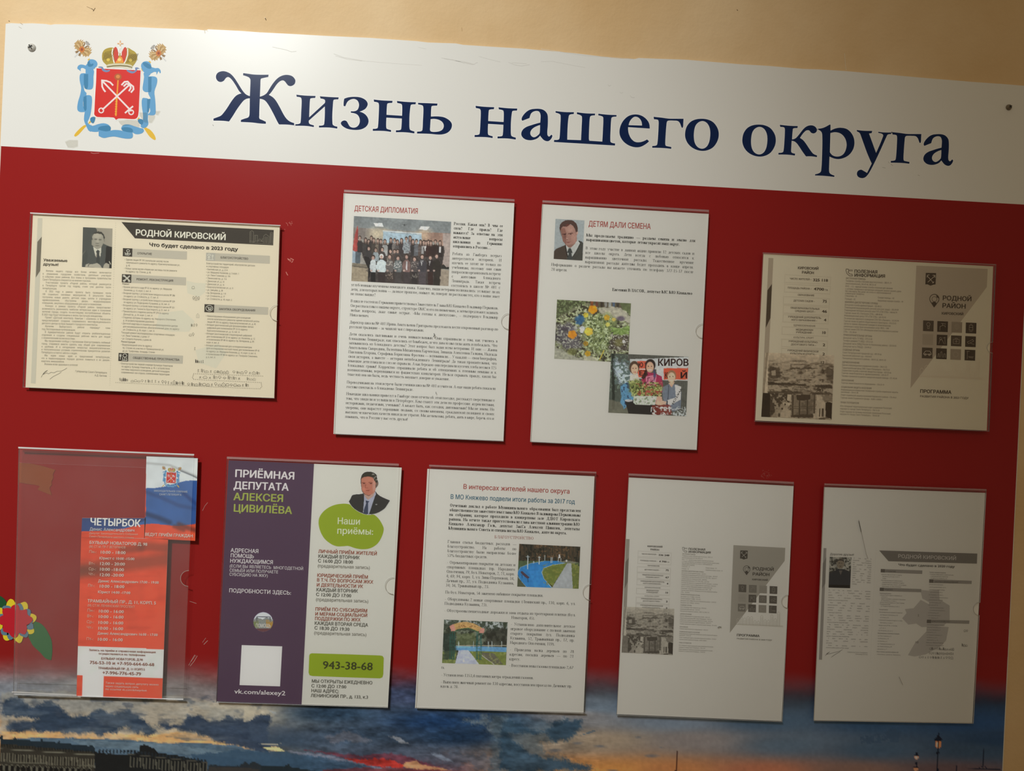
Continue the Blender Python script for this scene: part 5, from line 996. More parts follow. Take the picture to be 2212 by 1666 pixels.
for s_, a, b, h_, c, bd in (('ЧЕТЫРБОК', (245, 192), (845, 213), 15.3, (.86, .86, .84), 2), ('Денис Александрович', (240, 257), (778, 272), 6.6, (.76, .76, .76), 0), ('Депутат Законодательного Собрания', (235, 300), (820, 313), 3.9, lo_, 0), ('Санкт-Петербурга шестого созыва', (235, 338), (770, 354), 3.9, lo_, 0),
    ('ВЕДУТ ПРИЁМ ГРАЖДАН:', (905, 320), (1485, 340), 6.4, lw_, 1), ('БУЛЬВАР НОВАТОРОВ Д. 98', (238, 417), (930, 440), 6.4, lw_, 1), ('(М) СТ.М. ПР-Т ВЕТЕРАНОВ', (235, 463), (672, 474), 5, lo_, 0), ('Пн-:', (233, 526), (322, 530), 6, lo_, 0), ('10:00 - 18:00', (365, 534), (670, 541), 6.4, lw_, 1),
    ('Юрист с 10:00 -15:00', (357, 603), (776, 613), 5.4, lw_, 1), ('Вт-:', (230, 665), (303, 668), 6, lo_, 0), ('12:00 - 20:00', (357, 671), (662, 678), 6.4, lw_, 1), ('Ср-:', (228, 733), (315, 736), 6, lo_, 0), ('10:00 -18:00', (355, 738), (650, 746), 6.4, lw_, 1), ('Чт-:', (228, 795), (303, 798), 6, lo_, 0), ('12:00 -20:00', (355, 805), (648, 812), 6.4, lw_, 1),
    ('Денис Александрович 17:00 - 19:00', (343, 877), (1068, 896), 5.4, lw_, 1), ('Пт-:', (220, 932), (300, 936), 6, lo_, 0), ('10:00 - 18:00', (353, 942), (655, 949), 6.4, lw_, 1), ('Юрист 14:00 -17:00', (340, 1008), (727, 1020), 5.4, lw_, 1), ('ТРАМВАЙНЫЙ ПР., Д. 11, КОРП. 5', (215, 1118), (1035, 1145), 6.4, lw_, 1),
    ('(М) СТ.М. ЛЕНИНСКИЙ ПРОСПЕКТ', (215, 1167), (783, 1188), 5, lo_, 0), ('Пн-:', (212, 1230), (300, 1233), 6, lo_, 0), ('10:00 - 16:00', (343, 1241), (648, 1249), 6.4, lw_, 1), ('Вт-:', (210, 1298), (285, 1301), 6, lo_, 0), ('10:00 - 16:00', (340, 1307), (645, 1315), 6.4, lw_, 1), ('Ср-:', (205, 1368), (293, 1371), 6, lo_, 0), ('10:00 - 16:00', (337, 1377), (642, 1385), 6.4, lw_, 1),
    ('Чт-:', (205, 1435), (283, 1438), 6, lo_, 0), ('10:00 - 16:00', (336, 1446), (640, 1454), 6.4, lw_, 1), ('Денис Александрович 16:00 - 17:00', (335, 1504), (1055, 1524), 5.4, lw_, 1), ('Пт-:', (202, 1572), (285, 1575), 6, lo_, 0), ('10:00 - 16:00', (332, 1579), (635, 1587), 6.4, lw_, 1)):
    rows.append((s_, F2(*a), F2(*b), h_, c, bd))
bn = (.36, .16, .12)
for s_, a, b, h_, c, bd in (('Запись на приём и справочная информация', (942, 768), (1650, 793), 4.1, bn, 1), ('осуществляется по телефонам:', (1045, 806), (1543, 825), 4.1, bn, 1), ('БУЛЬВАР НОВАТОРОВ, Д.98', (1072, 860), (1512, 874), 4.6, bn, 1), ('756-53-10 и +7-950-664-60-68', (950, 906), (1632, 930), 6.6, bn, 1), ('ТРАМВАЙНЫЙ ПР. Д. 11 КОРП.5', (1040, 962), (1535, 978), 4.6, bn, 1),
    ('+7-996-776-45-79', (1083, 1014), (1492, 1029), 6.6, bn, 1), ('Также задать вопрос депутату можно', (1120, 1118), (1683, 1138), 4.2, lw_, 0), ('через социальную сеть', (1118, 1153), (1468, 1165), 4.2, lw_, 0), ('по ссылке vk.com/dchetyrbok', (1118, 1185), (1557, 1200), 4.2, lw_, 0)):
    rows.append((s_, F3(*a), F3(*b), h_, c, bd))
tx(t, 'printed_text', EO, rows)
mb = MB(); mb.stroke(F3([(128, 1205), (810, 1240)]), 2.2, .0099, bright); mb.build('painted_glint', HOLD['E'])  # pale strokes painted as the glint along the holder edges
mb = MB(); mb.stroke(F1([(198, 84), (2058, 160)]), 3.0, .0103, bright); mb.build('painted_glint', HOLD['E'])
mb = MB(); mb.stroke([(66, 460.5), (300, 472)], 2.0, .0088, bright); mb.build('painted_glint', HOLD['A'])  # same painted glint on the top edge of the upper left holder
# ------------------------------------------------------------------ torn orange paper and paper flower under the dusty holder
t = thing('paper_scrap', 80, 1070, 'torn orange paper scrap behind the upper left of the dusty holder', 'paper scrap', off=.0002)
mb = MB(); mb.slab(F1([(205, 245), (330, 255), (450, 280), (590, 322), (578, 335), (560, 372), (568, 400), (545, 450), (552, 478), (525, 512), (540, 560), (548, 590), (470, 560), (398, 530), (425, 495), (380, 482), (290, 470), (205, 455)]), .0004, .0007, mat('orange_paper', (.30, .065, .014), .7, .2, grain=.08, gscale=30)); mb.build('torn_piece', t)
t = thing('paper_flower', 35, 1390, 'handmade layered paper flower, red over blue and yellow, with green leaves', 'paper flower', off=.0002)
K = crop(0, 1270, 9.8)
ye, bl, rd_, gr, gr2 = (cmat(A(*c, 40, 1330), .6) for c in ((214, 178, 36), (84, 110, 122), (168, 26, 36), (38, 92, 44), (28, 72, 38)))
for s_, mm in (('740,715! 860,760 960,860 1040,1000 1090,1120 1105,1300 1100,1420 1080,1535! 960,1490 850,1370 700,1230 640,1120 600,1020 640,860', gr), ('-260,330! -120,210 -20,175 30,190 100,250 145,325! 60,420 -100,440 -200,400', gr2)):
    mb = MB(); mb.slab(curve(s_, K), .0004, .0007, mm); mb.build('leaf', t)
mb = MB(); mb.stroke(K([(720, 790), (900, 1050), (1040, 1330), (1085, 1500)]), .5, .0008, cmat(A(56, 104, 58, 60, 1380))); mb.build('leaf_vein', t)
for s_ in ('130,375! 150,310 190,255 225,238 280,260 320,320 360,370! 250,520', '430,330! 480,308 530,300 570,330 590,380 585,470! 480,520', '640,545! 720,565 770,610 765,670 720,725 640,760! 560,600', '560,880! 700,850! 722,900 715,950 660,982 600,975!', '280,1060! 340,1130 405,1172 450,1150 480,1080 500,1000! 380,900', '60,970! 70,1060 100,1105 150,1122 210,1100! 200,950', '60,790! -20,740 -60,800 -10,880 40,890!', '50,430! -20,430 -60,490 0,555 60,560!'):
    mb = MB(); mb.slab(curve(s_, K), .0008, .0011, ye); mb.build('yellow_petal', t)
for s_ in ('40,440! 70,390 130,378 200,390 260,440!', '350,370! 390,335 440,340 480,400 490,470 400,520!', '480,480! 560,450 620,455 650,500 640,580 600,640 500,600!', '560,760! 640,640 700,690 690,730 640,770!', '550,820! 620,780 680,755 705,820 700,870 600,888!', '400,930! 590,930! 598,990 560,1050 500,1040 420,1000', '150,940! 190,950 290,1050! 240,1100 190,1095 150,1020', '15,880! 60,860 150,940 180,990 60,1000 20,950', '70,560! 20,555 -20,580 -10,620 60,640', '-30,650! 60,640! 90,780! 20,760 -20,720'):
    mb = MB(); mb.slab(curve(s_, K), .0012, .0014, bl); mb.build('blue_petal', t)
mb = MB(); mb.slab(curve('230,440! 250,390 330,355 390,380 415,470! 470,475 560,460 575,500 580,560 620,600! 680,640 690,690 640,745 560,790! 570,860 560,930 520,985 430,960! 400,960 370,1020 310,1060 240,1030 190,960! 130,945 70,920 60,850 70,790! 0,770 -30,700 0,620 70,580! 50,520 60,460 130,430', K), .0015, .0018, rd_); mb.build('red_centre', t)
# ------------------------------------------------------------------ purple and white leaflet
G1 = crop(460, 970, 5.267); G2 = crop(460, 1250, 5.267)
t = thing('office_leaflet', 650, 1524, 'purple and white leaflet of office hours with lime green shapes and a portrait', 'leaflet', off=.005)
mb = MB(); q = [G1(178, 130), G1(1150, 170), G1(2148, 213), G2(1990, 1470), G2(1008, 1442), G2(42, 1397)]
mb.slab(q, .0052, .0059, mat('leaflet_paper', (.76, .76, .70), .45, .3, grain=.02, gscale=8), side=mat('dark_sheet_edge', (.05, .045, .05), .6)); mb.build('sheet', t)
OF = .0060
mb = MB(); mb.poly([G1(178, 130), G1(1150, 170), G2(1008, 1442), G2(42, 1397)], OF, cmat(A(74, 54, 68, 570, 1260), .45)); mb.build('purple_panel', t)
lime = cmat(A(130, 144, 34, 770, 1140), .5)
mb = MB(); mb.poly(curve('1210,900 1205,800 1250,720 1330,660 1430,628 1550,630 1650,690 1760,720 1835,750 1890,800 1935,880 1943,920 1920,1000 1870,1080 1790,1130 1700,1142 1620,1130 1540,1105 1480,1108 1410,1108 1340,1080 1260,1010', G1), OF, lime); mb.build('green_shape', t)
mb = MB(); a = G2([(1095, 880), (1102, 860), (1125, 851), (1160, 852), (1500, 862), (1900, 876), (1930, 882), (1944, 905), (1942, 950), (1938, 1090), (1928, 1125), (1900, 1137), (1500, 1124), (1130, 1110), (1098, 1100), (1088, 1070)]); mb.poly(a, OF, cmat(A(124, 138, 28, 770, 1440), .5)); mb.build('green_plate', t)
mb = MB(); mb.poly(G2([(327, 758), (788, 773), (763, 1228), (303, 1213)]), OF + .00005, cmat(A(204, 202, 188, 560, 1440))); mb.build('white_square', t)
PF = crop(740, 1010, 15.14)
sil = '200,1110! 250,1040 320,910 450,880 580,870 680,850! 620,740 605,600 590,480 592,380 620,270 680,190 760,150 850,135 950,145 1050,190 1120,260 1135,380 1165,480 1168,540 1110,650 1080,700 1075,780! 1180,900 1300,970 1430,1030 1550,1080! 1480,1200 1380,1340 1240,1440 1080,1510 900,1540 740,1530 600,1480 450,1400 320,1290 240,1180'
def portrait_f(P):
    P.frame(PF); S = [(a_[0], a_[1]) for a_ in curve(sil, lambda p: p)]
    P.C[:] = (200, 198, 184)
    P.frame(G1); P.poly([(1210, 900), (1205, 800), (1250, 720), (1330, 660), (1430, 628), (1550, 630), (1650, 690), (1760, 720), (1835, 750), (1890, 800), (1935, 880), (1943, 960)], (130, 144, 34)); P.frame(PF)
    P.line(S + S[:1], 34, (222, 224, 204)); P.poly(S, (50, 48, 44)); Sg = grow(S, 15); P.mask = P.inside(Sg) > .5
    P.poly([(690, 870), (860, 1000), (1080, 780), (1090, 880), (1020, 1060), (860, 1540), (670, 1480), (690, 1050)], (152, 152, 160)); P.poly([(1040, 980), (1090, 880), (1000, 1120), (870, 1540), (1020, 1520), (1100, 1100)], (48, 48, 44))
    P.poly([(690, 870), (860, 940), (1060, 800), (1000, 940), (880, 1030), (830, 1060), (740, 960)], (168, 136, 118))
    P.poly([(610, 480), (620, 360), (700, 310), (850, 290), (1000, 330), (1060, 440), (1090, 500), (1080, 700), (1050, 800), (960, 880), (860, 920), (760, 890), (690, 840), (630, 740), (615, 600)], (168, 106, 84))
    P.ell(800, 400, 160, 90, (178, 116, 92), .8, .9); P.ell(1030, 600, 50, 200, (184, 142, 122), .7, .9); P.ell(720, 700, 90, 60, (184, 116, 92), .7, .9)
    P.poly([(592, 470), (592, 380), (620, 270), (680, 190), (760, 150), (850, 135), (950, 145), (1050, 190), (1120, 260), (1135, 380), (1160, 470), (1110, 560), (1080, 480), (1040, 430), (990, 330), (850, 295), (700, 315), (620, 360)], (52, 48, 38)); P.speck(P.inside([(940, 160), (1130, 260), (1140, 460), (1080, 470), (980, 310)]), .03, (120, 116, 104), .55, 3)
    P.ell(1135, 560, 34, 80, (112, 92, 78)); P.poly([(640, 490), (760, 500), (750, 520), (640, 510)], (110, 58, 44), .8); P.poly([(850, 480), (990, 490), (980, 510), (850, 505)], (110, 58, 44), .8); P.ell(700, 525, 34, 14, (78, 44, 38)); P.ell(925, 528, 40, 15, (74, 42, 36))
    P.poly([(740, 560), (770, 540), (760, 660), (850, 670), (830, 690), (740, 680)], (136, 70, 54), .7); P.poly([(740, 735), (810, 745), (900, 735), (860, 770), (780, 768)], (128, 58, 46), .9)
    P.poly([(750, 1075), (880, 1110), (840, 1150), (835, 1540), (680, 1500), (700, 1370), (770, 1180)], (56, 62, 76)); P.line([(700, 900), (690, 1100), (665, 1420)], 16, (30, 30, 30)); P.line([(1085, 790), (1110, 900), (1040, 1060)], 14, (32, 32, 30)); P.ell(1105, 1210, 32, 18, (150, 148, 140), .8); P.grain(.01, .04)
picture('portrait_photograph', PF([(150, 100), (1600, 100), (1600, 1575), (150, 1575)]), OF + .00005, 130, 130, portrait_f, t)
# soft join of portrait and green: lettering and the round picture
def round_pic(P):
    P.frame(G2); x, y = P.x, P.y; P.C[:] = (72, 52, 66)
    P.ell(572, 495, 113, 113, (190, 190, 200)); m = np.hypot(x - 572, y - 495) < 112
    P.put(m * P.inside([(450, 480), (500, 440), (560, 470), (620, 440), (700, 480), (700, 620), (450, 620)], 20, .04), (122, 124, 116)); P.put(m * P.inside([(600, 480), (640, 470), (700, 500), (700, 560), (600, 560)], 12, .05), (156, 120, 56)); P.put(m * P.inside([(450, 490), (520, 480), (520, 560), (450, 560)], 12, .05), (110, 116, 72)); P.put(m * (y > 570), (96, 60, 60))
    P.mask = np.hypot(x - 572, y - 495) < 114
    P.line([(500, 490), (500, 435), (652, 438), (654, 490)], 8, (60, 60, 66))
picture('round_picture', G2([(450, 375), (695, 375), (695, 615), (450, 615)]), OF + .00008, 70, 70, round_pic, t)
wt, gn, dk_, rdd, gy = (.82, .78, .80), tuple(A(146, 152, 72, 570, 1090)), (.12, .12, .10), (.36, .09, .055), (.24, .23, .20)
R = []
for s_, a, b, h_, c, bd in (('ПРИЁМНАЯ', (245, 318), (922, 348), 15.6, wt, 2), ('ДЕПУТАТА', (232, 453), (852, 475), 15.6, wt, 2), ('АЛЕКСЕЯ', (232, 582), (795, 603), 15.6, gn, 2), ('ЦИВИЛЁВА', (228, 712), (890, 740), 15.6, gn, 2), ('АДРЕСНАЯ', (200, 1173), (515, 1186), 8.2, wt, 1), ('ПОМОЩЬ', (197, 1233), (462, 1244), 8.2, wt, 1),
    ('НУЖДАЮЩИМСЯ', (192, 1293), (680, 1312), 8.2, wt, 1), ('(ЕСЛИ ВЫ ЯВЛЯЕТЕСЬ  МНОГОДЕТНОЙ', (188, 1348), (1025, 1380), 6.4, wt, 0), ('СЕМЬЁЙ ИЛИ ПОЛУЧАЕТЕ', (187, 1397), (740, 1418), 6.4, wt, 0), ('СУБСИДИЮ НА ЖКУ)', (185, 1443), (622, 1460), 6.4, wt, 0), ('Наши', (1412, 855), (1670, 862), 14, (.78, .84, .60), 1), ('приёмы:', (1408, 965), (1818, 977), 14, (.78, .84, .60), 1),
    ('ЛИЧНЫЙ ПРИЁМ ЖИТЕЛЕЙ', (1197, 1183), (1863, 1210), 7.2, rdd, 1), ('КАЖДЫЙ ВТОРНИК', (1195, 1238), (1665, 1256), 7.2, dk_, 1), ('С 16:00 ДО 18:00', (1192, 1291), (1588, 1306), 7.2, dk_, 1), ('(предварительная запись)', (1188, 1348), (1782, 1368), 7.2, gy, 0), ('ЮРИДИЧЕСКИЙ ПРИЁМ', (1183, 1455), (1760, 1477), 7.2, rdd, 1), ('В Т.Ч. ПО ВОПРОСАМ ЖКХ', (1180, 1508), (1818, 1533), 7.2, rdd, 1)):
    R.append((s_, G1(*a), G1(*b), h_, c, bd))
for s_, a, b, h_, c, bd in (('И ДЕЯТЕЛЬНОСТИ УК', (1177, 90), (1703, 109), 7.2, rdd, 1), ('КАЖДЫЙ ВТОРНИК', (1173, 145), (1645, 162), 7.2, dk_, 1), ('С 12:00 ДО 17:00', (1170, 199), (1568, 214), 7.2, dk_, 1), ('(предварительная запись)', (1168, 256), (1765, 276), 7.2, gy, 0), ('ПРИЁМ ПО СУБСИДИЯМ', (1162, 365), (1753, 385), 7.2, rdd, 1), ('И МЕРАМ СОЦИАЛЬНОЙ', (1160, 420), (1753, 439), 7.2, rdd, 1),
    ('ПОДДЕРЖКИ ПО ЖКХ', (1157, 473), (1675, 489), 7.2, rdd, 1), ('КАЖДАЯ ВТОРАЯ СРЕДА', (1153, 526), (1760, 548), 7.2, dk_, 1), ('С 18:30 ДО 19:30', (1152, 580), (1548, 596), 7.2, dk_, 1), ('(предварительная запись)', (1148, 636), (1743, 656), 7.2, gy, 0), ('943-38-68', (1245, 1026), (1808, 1044), 17, (.06, .07, .02), 1), ('МЫ ОТКРЫТЫ ЕЖЕДНЕВНО', (1120, 1184), (1810, 1205), 6.9, dk_, 1),
    ('С 12:00 ДО 17:00', (1117, 1238), (1512, 1251), 6.9, dk_, 1), ('НАШ АДРЕС:', (1115, 1293), (1430, 1303), 6.9, dk_, 1), ('ЛЕНИНСКИЙ ПР., д. 133, к.3', (1110, 1348), (1762, 1368), 6.9, dk_, 1), ('ПОДРОБНОСТИ ЗДЕСЬ:', (180, 156), (885, 185), 8.2, wt, 1), ('vk.com/alexey2', (243, 1308), (818, 1330), 9.6, wt, 1), ('ПОМОЩЬ', (485, 556), (655, 558), 8, (.8, .78, .74), 1), ('АДРЕСНАЯ', (468, 500), (672, 502), 6.5, (.42, .42, .36), 0)):
    R.append((s_, G2(*a), G2(*b), h_, c, bd))
tx(t, 'printed_text', OF + .0003, R)
# ------------------------------------------------------------------ report sheet
H1 = crop(890, 990, 5.267); H2 = crop(880, 1260, 5.144)
t = paper('printed_article', [(923.2, 1013.2), (1284.3, 1029.3), (1260.4, 1542), (896.5, 1530)], 'white 2017 report sheet with red and blue headings and two park photos', 'article')
tx(t, 'heading', OP, [('В интересах жителей нашего округа', H1(580, 349), H1(1790, 404), 10.4, red_i, 1), ('В МО Княжево подвели итоги работы за 2017 год', H1(435, 463), H1(1848, 521), 10, (.05, .16, .24), 1)])
T = Text(OP)
T.para(['Отчетный доклад о работе Муниципального образования был представлен', 'общественности заместителем главы МО Княжево Владимиром Пермяковым', 'на собрании, которое проходило в концертном зале ДДЮТ Кировского', 'района. На отчете также присутствовали глава местной администрации МО', 'Княжево Александр Галь, депутат ЗакСа Алексей Цивилев, депутаты', '<Муниципального Совета и специалисты МО Княжево, жители округа.'], H1(430, 552), H1(415, 812), H1(1918, 614), 6.4, dark_i, 1, wf=.95)
T.line('БЛАГОУСТРОЙСТВО', H1(938, 911), H1(1380, 928), 6.2, (.38, .13, .11), 0, serif)
T.para(['Главная статья бюджетных расходов —', 'благоустройство. На работы по', 'благоустройству были направлены более', '<53% бюджетных средств.'], H1(405, 965), H1(400, 1122), H1(1188, 996), 6.1, ser_i)
T.para(['- Отремонтировано покрытие на детских и', 'спортивных площадках (пр. Народного', 'Ополчения, 79, бул. Новаторов, 2, 21, корп.', '4; 69; 94, корп. 1, ул. Зины Портновой, 34,', 'Дачный пр., 32, ул. Подводника Кузьмина,', '<34; 36, Трамвайный пр., 23.'], H1(398, 1200), H1(383, 1460), H1(1175, 1230), 6.1, ser_i)
for s_, a, b in (('По бул. Новаторов, 56 заменено набивное покрытие площадки.', (420, 115), (1508, 152)), ('- Обустроены пешеходные дорожки и зона отдыха из тротуарной плитки (бул.', (410, 318), (1867, 369)), ('Новаторов, 45).', (1155, 397), (1415, 406)), ('- Восстановлены газоны площадью 2,67', (1128, 928), (1842, 954)), ('га.', (378, 951), (413, 952)),
                 ('- Установлено 1353,6 погонных метра ограждений газонов.', (375, 1033), (1402, 1068)), ('- Выполнен ямочный ремонт по 130 адресам, восстановлен проезд по Дачному пр.', (370, 1112), (1828, 1161)), ('вдоль д. 20.', (368, 1160), (565, 1167))): T.line(s_, H2(*a), H2(*b), 6.1, ser_i, 0, serif)
T.para(['- Оборудованы 2 новые спортивные площадки (Ленинский пр., 130, корп. 6, ул.', '<Подводника Кузьмина, 23).'], H2(415, 190), H2(413, 240), H2(1868, 243), 6.1, ser_i)
T.para(['- Установлено дополнительное детское', 'игровое оборудование с полной заменой', 'старого покрытия (ул. Подводника', 'Кузьмина, 52, Трамвайный пр., 17, пр.', '<Народного Ополчения, 119).'], H2(1150, 470), H2(1140, 675), H2(1865, 497), 6.1, ser_i)
T.para(['- Проведена валка деревьев по 78', 'адресам, посадка деревьев — по 21', '<адресу.'], H2(1138, 752), H2(1130, 856), H2(1852, 777), 6.1, ser_i)
T.build('printed_text', t)
def park1(P):
    P.frame(H1); x, y = P.x, P.y; P.C[:] = (54, 50, 38)
    P.put(np.clip((fbm(x * .05, y * .012, 3, 4) - .45) * 5, 0, 1) * .7, (84, 64, 44)); P.put((fbm(x * .06, y * .03, 13, 4) < .4), (34, 34, 26)); P.speck(P.inside([(1400, 980), (1800, 980), (1800, 1150), (1400, 1130)]), .05, (104, 78, 52), .58, 6, .8)
    for i in range(16): P.line([(1235 + i * 43, 980), (1232 + i * 43, 1180)], 8, (38, 34, 28), .6)
    P.poly([(1200, 1170), (1480, 1165), (1700, 1170), (1900, 1190), (1895, 1300), (1190, 1290)], (72, 84, 54), 1, 8, .05)
    P.poly([(1195, 1300), (1230, 1240), (1350, 1195), (1500, 1172), (1660, 1168), (1720, 1185), (1740, 1195), (1600, 1215), (1500, 1250), (1475, 1300), (1500, 1370), (1560, 1440), (1600, 1490), (1310, 1490), (1230, 1380)], (46, 112, 158)); P.poly([(1330, 1290), (1470, 1260), (1490, 1360), (1580, 1470), (1400, 1480)], (54, 124, 172), .6)
    P.line([(1195, 1300), (1240, 1240), (1350, 1196), (1500, 1173)], 5, (130, 150, 140)); P.line([(1740, 1196), (1600, 1216), (1500, 1252), (1477, 1300), (1502, 1370), (1595, 1480)], 7, (150, 160, 146)); P.line([(1195, 1330), (1240, 1400), (1320, 1490)], 7, (130, 146, 140))
    P.poly([(1482, 1300), (1500, 1255), (1600, 1218), (1745, 1198), (1770, 1200), (1600, 1450), (1560, 1430), (1502, 1368)], (98, 106, 48)); P.poly([(1815, 1200), (1905, 1230), (1895, 1490), (1825, 1490)], (92, 98, 48)); P.speck(P.inside([(1482, 1200), (1905, 1190), (1895, 1490), (1500, 1480)]), .05, (124, 122, 58), .58, 5, .7)
    P.poly([(1765, 1196), (1812, 1200), (1830, 1490), (1590, 1480)], (148, 148, 142)); P.poly([(1195, 1340), (1300, 1470), (1190, 1465)], (74, 76, 54)); P.poly([(1660, 1185), (1760, 1160), (1900, 1190), (1820, 1200), (1740, 1190)], (120, 116, 96), .8)
    for xx, y0, y1, w_ in ((1318, 1110, 1260, 10), (1448, 1120, 1205, 8), (1513, 1105, 1165, 5), (1583, 1128, 1190, 6), (1598, 1128, 1190, 5), (1665, 1130, 1180, 5), (1697, 1140, 1175, 5)): P.line([(xx, y0), (xx - 2, y1)], w_, (176, 182, 178))
    P.line([(1297, 1120), (1340, 1122)], 5, (176, 182, 178)); P.line([(1437, 1128), (1462, 1130)], 4, (170, 176, 170)); P.poly([(1670, 1095), (1685, 1095), (1688, 1135), (1668, 1135)], (206, 206, 198)); P.ell(1757, 1168, 9, 11, (196, 194, 184)); P.ell(1384, 1185, 7, 14, (150, 160, 156))
    P.poly([(1235, 1290), (1255, 1285), (1335, 1355), (1325, 1370), (1300, 1365), (1240, 1310)], (70, 54, 62)); P.line([(1250, 1330), (1252, 1360)], 5, (26, 30, 40)); P.line([(1318, 1370), (1318, 1410)], 5, (26, 40, 60)); P.grain(.04, .08)
picture('park_photograph', H1([(1220, 975), (1915, 1008), (1895, 1487), (1197, 1462)]), OP, 140, 95, park1, t)
def park2(P):
    P.frame(H2); x, y = P.x, P.y; P.C[:] = (70, 74, 58)
    n_ = fbm(x * .03, y * .03, 5, 4); P.put(n_ < .45, (46, 50, 38)); P.put((n_ > .58), (108, 112, 92)); P.poly([(400, 400), (1120, 430), (1110, 520), (900, 500), (600, 470), (400, 440)], (168, 170, 164), .75, 50, .03); P.speck(P.inside([(400, 400), (1120, 430), (1110, 560), (400, 520)]), .05, (62, 70, 56), .5, 6)
    P.poly([(540, 560), (760, 560), (760, 690), (540, 690)], (92, 98, 62), .7, 20, .04); P.poly([(860, 520), (1110, 500), (1105, 690), (860, 680)], (44, 42, 34), .7, 40, .03); P.ell(1085, 460, 24, 40, (50, 56, 40), .9, .5)
    P.poly([(540, 690), (1110, 690), (1100, 700), (540, 702)], (150, 140, 116)); P.poly([(530, 700), (800, 705), (1105, 715), (1100, 765), (700, 755), (530, 745)], (96, 140, 168)); P.poly([(530, 700), (700, 704), (700, 720), (530, 716)], (120, 168, 186), .8)
    for xx in (570, 735, 900, 940, 1048): P.line([(xx, 650), (xx, 715)], 7, (170, 176, 166), .9)
    P.poly([(690, 755), (1100, 765), (1095, 915), (800, 905)], (106, 112, 54)); P.poly([(385, 760), (545, 745), (535, 895), (385, 890)], (100, 108, 58)); P.poly([(830, 770), (960, 780), (1060, 900), (960, 905), (830, 810)], (94, 88, 74), .9, 8); P.line([(830, 805), (965, 905)], 7, (160, 156, 140)); P.speck(P.inside([(385, 750), (1100, 770), (1095, 915), (385, 890)]), .05, (136, 138, 76), .6, 6, .6)
    P.poly([(570, 745), (680, 748), (800, 905), (530, 893)], (164, 164, 170)); P.ell(625, 865, 10, 12, (210, 208, 204))
    P.poly([(400, 560), (540, 560), (540, 760), (500, 850), (400, 850)], (42, 54, 46), .75, 30, .05)
    for xx in (478, 500, 525): P.line([(xx, 540), (xx - 8, 845)], 7, (38, 78, 64))
    for xx in (770, 782, 812, 826): P.line([(xx, 545), (xx - 6, 850)], 6, (36, 84, 74))
    for yy in range(570, 840, 38): P.line([(768, yy), (826, yy + 14)], 4, (40, 84, 72)); P.line([(470, yy), (526, yy + 14)], 4, (40, 76, 62))
    P.poly([(470, 500), (520, 455), (580, 435), (660, 430), (740, 450), (800, 480), (850, 510), (840, 545), (770, 530), (700, 500), (640, 498), (560, 510), (520, 530)], (176, 140, 86)); P.line([(530, 540), (600, 508), (680, 500), (760, 530), (800, 560)], 7, (64, 96, 60)); P.speck(P.inside([(560, 460), (790, 470), (790, 495), (560, 490)]), .08, (140, 100, 60), .52, 2)
    P.poly([(468, 480), (510, 455), (530, 490), (530, 530), (490, 535)], (184, 128, 110)); P.poly([(820, 500), (858, 505), (850, 555), (800, 555), (800, 525)], (184, 128, 110)); P.grain(.04, .1)
picture('park_photograph', H2([(408, 405), (1115, 435), (1095, 912), (385, 888)]), OP, 140, 100, park2, t)
# ------------------------------------------------------------------ cream 2023 leaflet, inner pages
A1 = crop(40, 440, 7.373); A2 = crop(240, 460, 5.821); A3 = crop(40, 640, 6.94); A4 = crop(240, 660, 5.821)
t = paper('district_leaflet', [(71.2, 462.4), (604.2, 488.3), (592.2, 860.1), (55.1, 837.4)], 'cream landscape 2023 leaflet with black banner and small grey portrait, upper left', 'leaflet', col=creamw)
tt = t
def ca_(r, g, b, px=330, py=660): return cmat(A(r, g, b, px, py), .7, .2)
def cc(r, g, b, px=330, py=660): return tuple(A(r, g, b, px, py))
blk, gbar, lgr = ca_(62, 56, 46), ca_(180, 171, 148), ca_(190, 182, 157)
mb = MB(); mb.poly([(81.4, 471.2), (91.5, 471.5), (76.7, 828.5), (66.7, 828)], OP, lgr); mb.poly(A1([(370, 525), (345, 1070), (275, 1180), (300, 610)]), OP, ca_(108, 101, 84)); mb.build('side_bar', t)
mb = MB(); mb.poly(A2([(130, 115), (2045, 215), (2038, 408), (300, 320)]), OP, blk)
sk = ca_(128, 120, 100)
for pts in ([(1742, 370), (1745, 240), (1770, 222), (1790, 240), (1786, 375)], [(1760, 240), (1758, 365)], [(1800, 370), (1804, 280), (1842, 282), (1840, 370)], [(1820, 285), (1818, 360)], [(1850, 360), (1856, 330), (1880, 332), (1895, 360), (1905, 320)], [(1915, 380), (1918, 290), (1945, 268), (1985, 295), (1982, 385)], [(1935, 300), (1932, 380)], [(1950, 300), (1948, 380)], [(1965, 300), (1962, 382)],
            [(1995, 380), (2003, 248), (2036, 250), (2034, 385)], [(2010, 260), (2005, 380)], [(2022, 262), (2020, 380)], [(1742, 375), (2034, 396)], [(1742, 355), (1800, 362), (1850, 350), (1910, 360)]): mb.stroke(A2(pts), .6, OP + .0001, sk)
mb.build('banner', t)
def bar(t_, fr, q, m): mb = MB(); mb.poly(fr(q), OP, m); mb.build('section_bar', t_)
def icon(t_, fr, q, bg, fg, kind, w_=.9):
    mb = MB(); mb.poly(fr(q), OP + .00005, bg); TL, TR, BR, BL = q
    def U(u, v): return (TL[0] * (1 - u) * (1 - v) + TR[0] * u * (1 - v) + BR[0] * u * v + BL[0] * (1 - u) * v, TL[1] * (1 - u) * (1 - v) + TR[1] * u * (1 - v) + BR[1] * u * v + BL[1] * (1 - u) * v)
    for pts in ICON[kind]: mb.stroke(fr([U(a, b) for a, b in pts]), w_, OP + .00012, fg)
    mb.build('icon', t_)
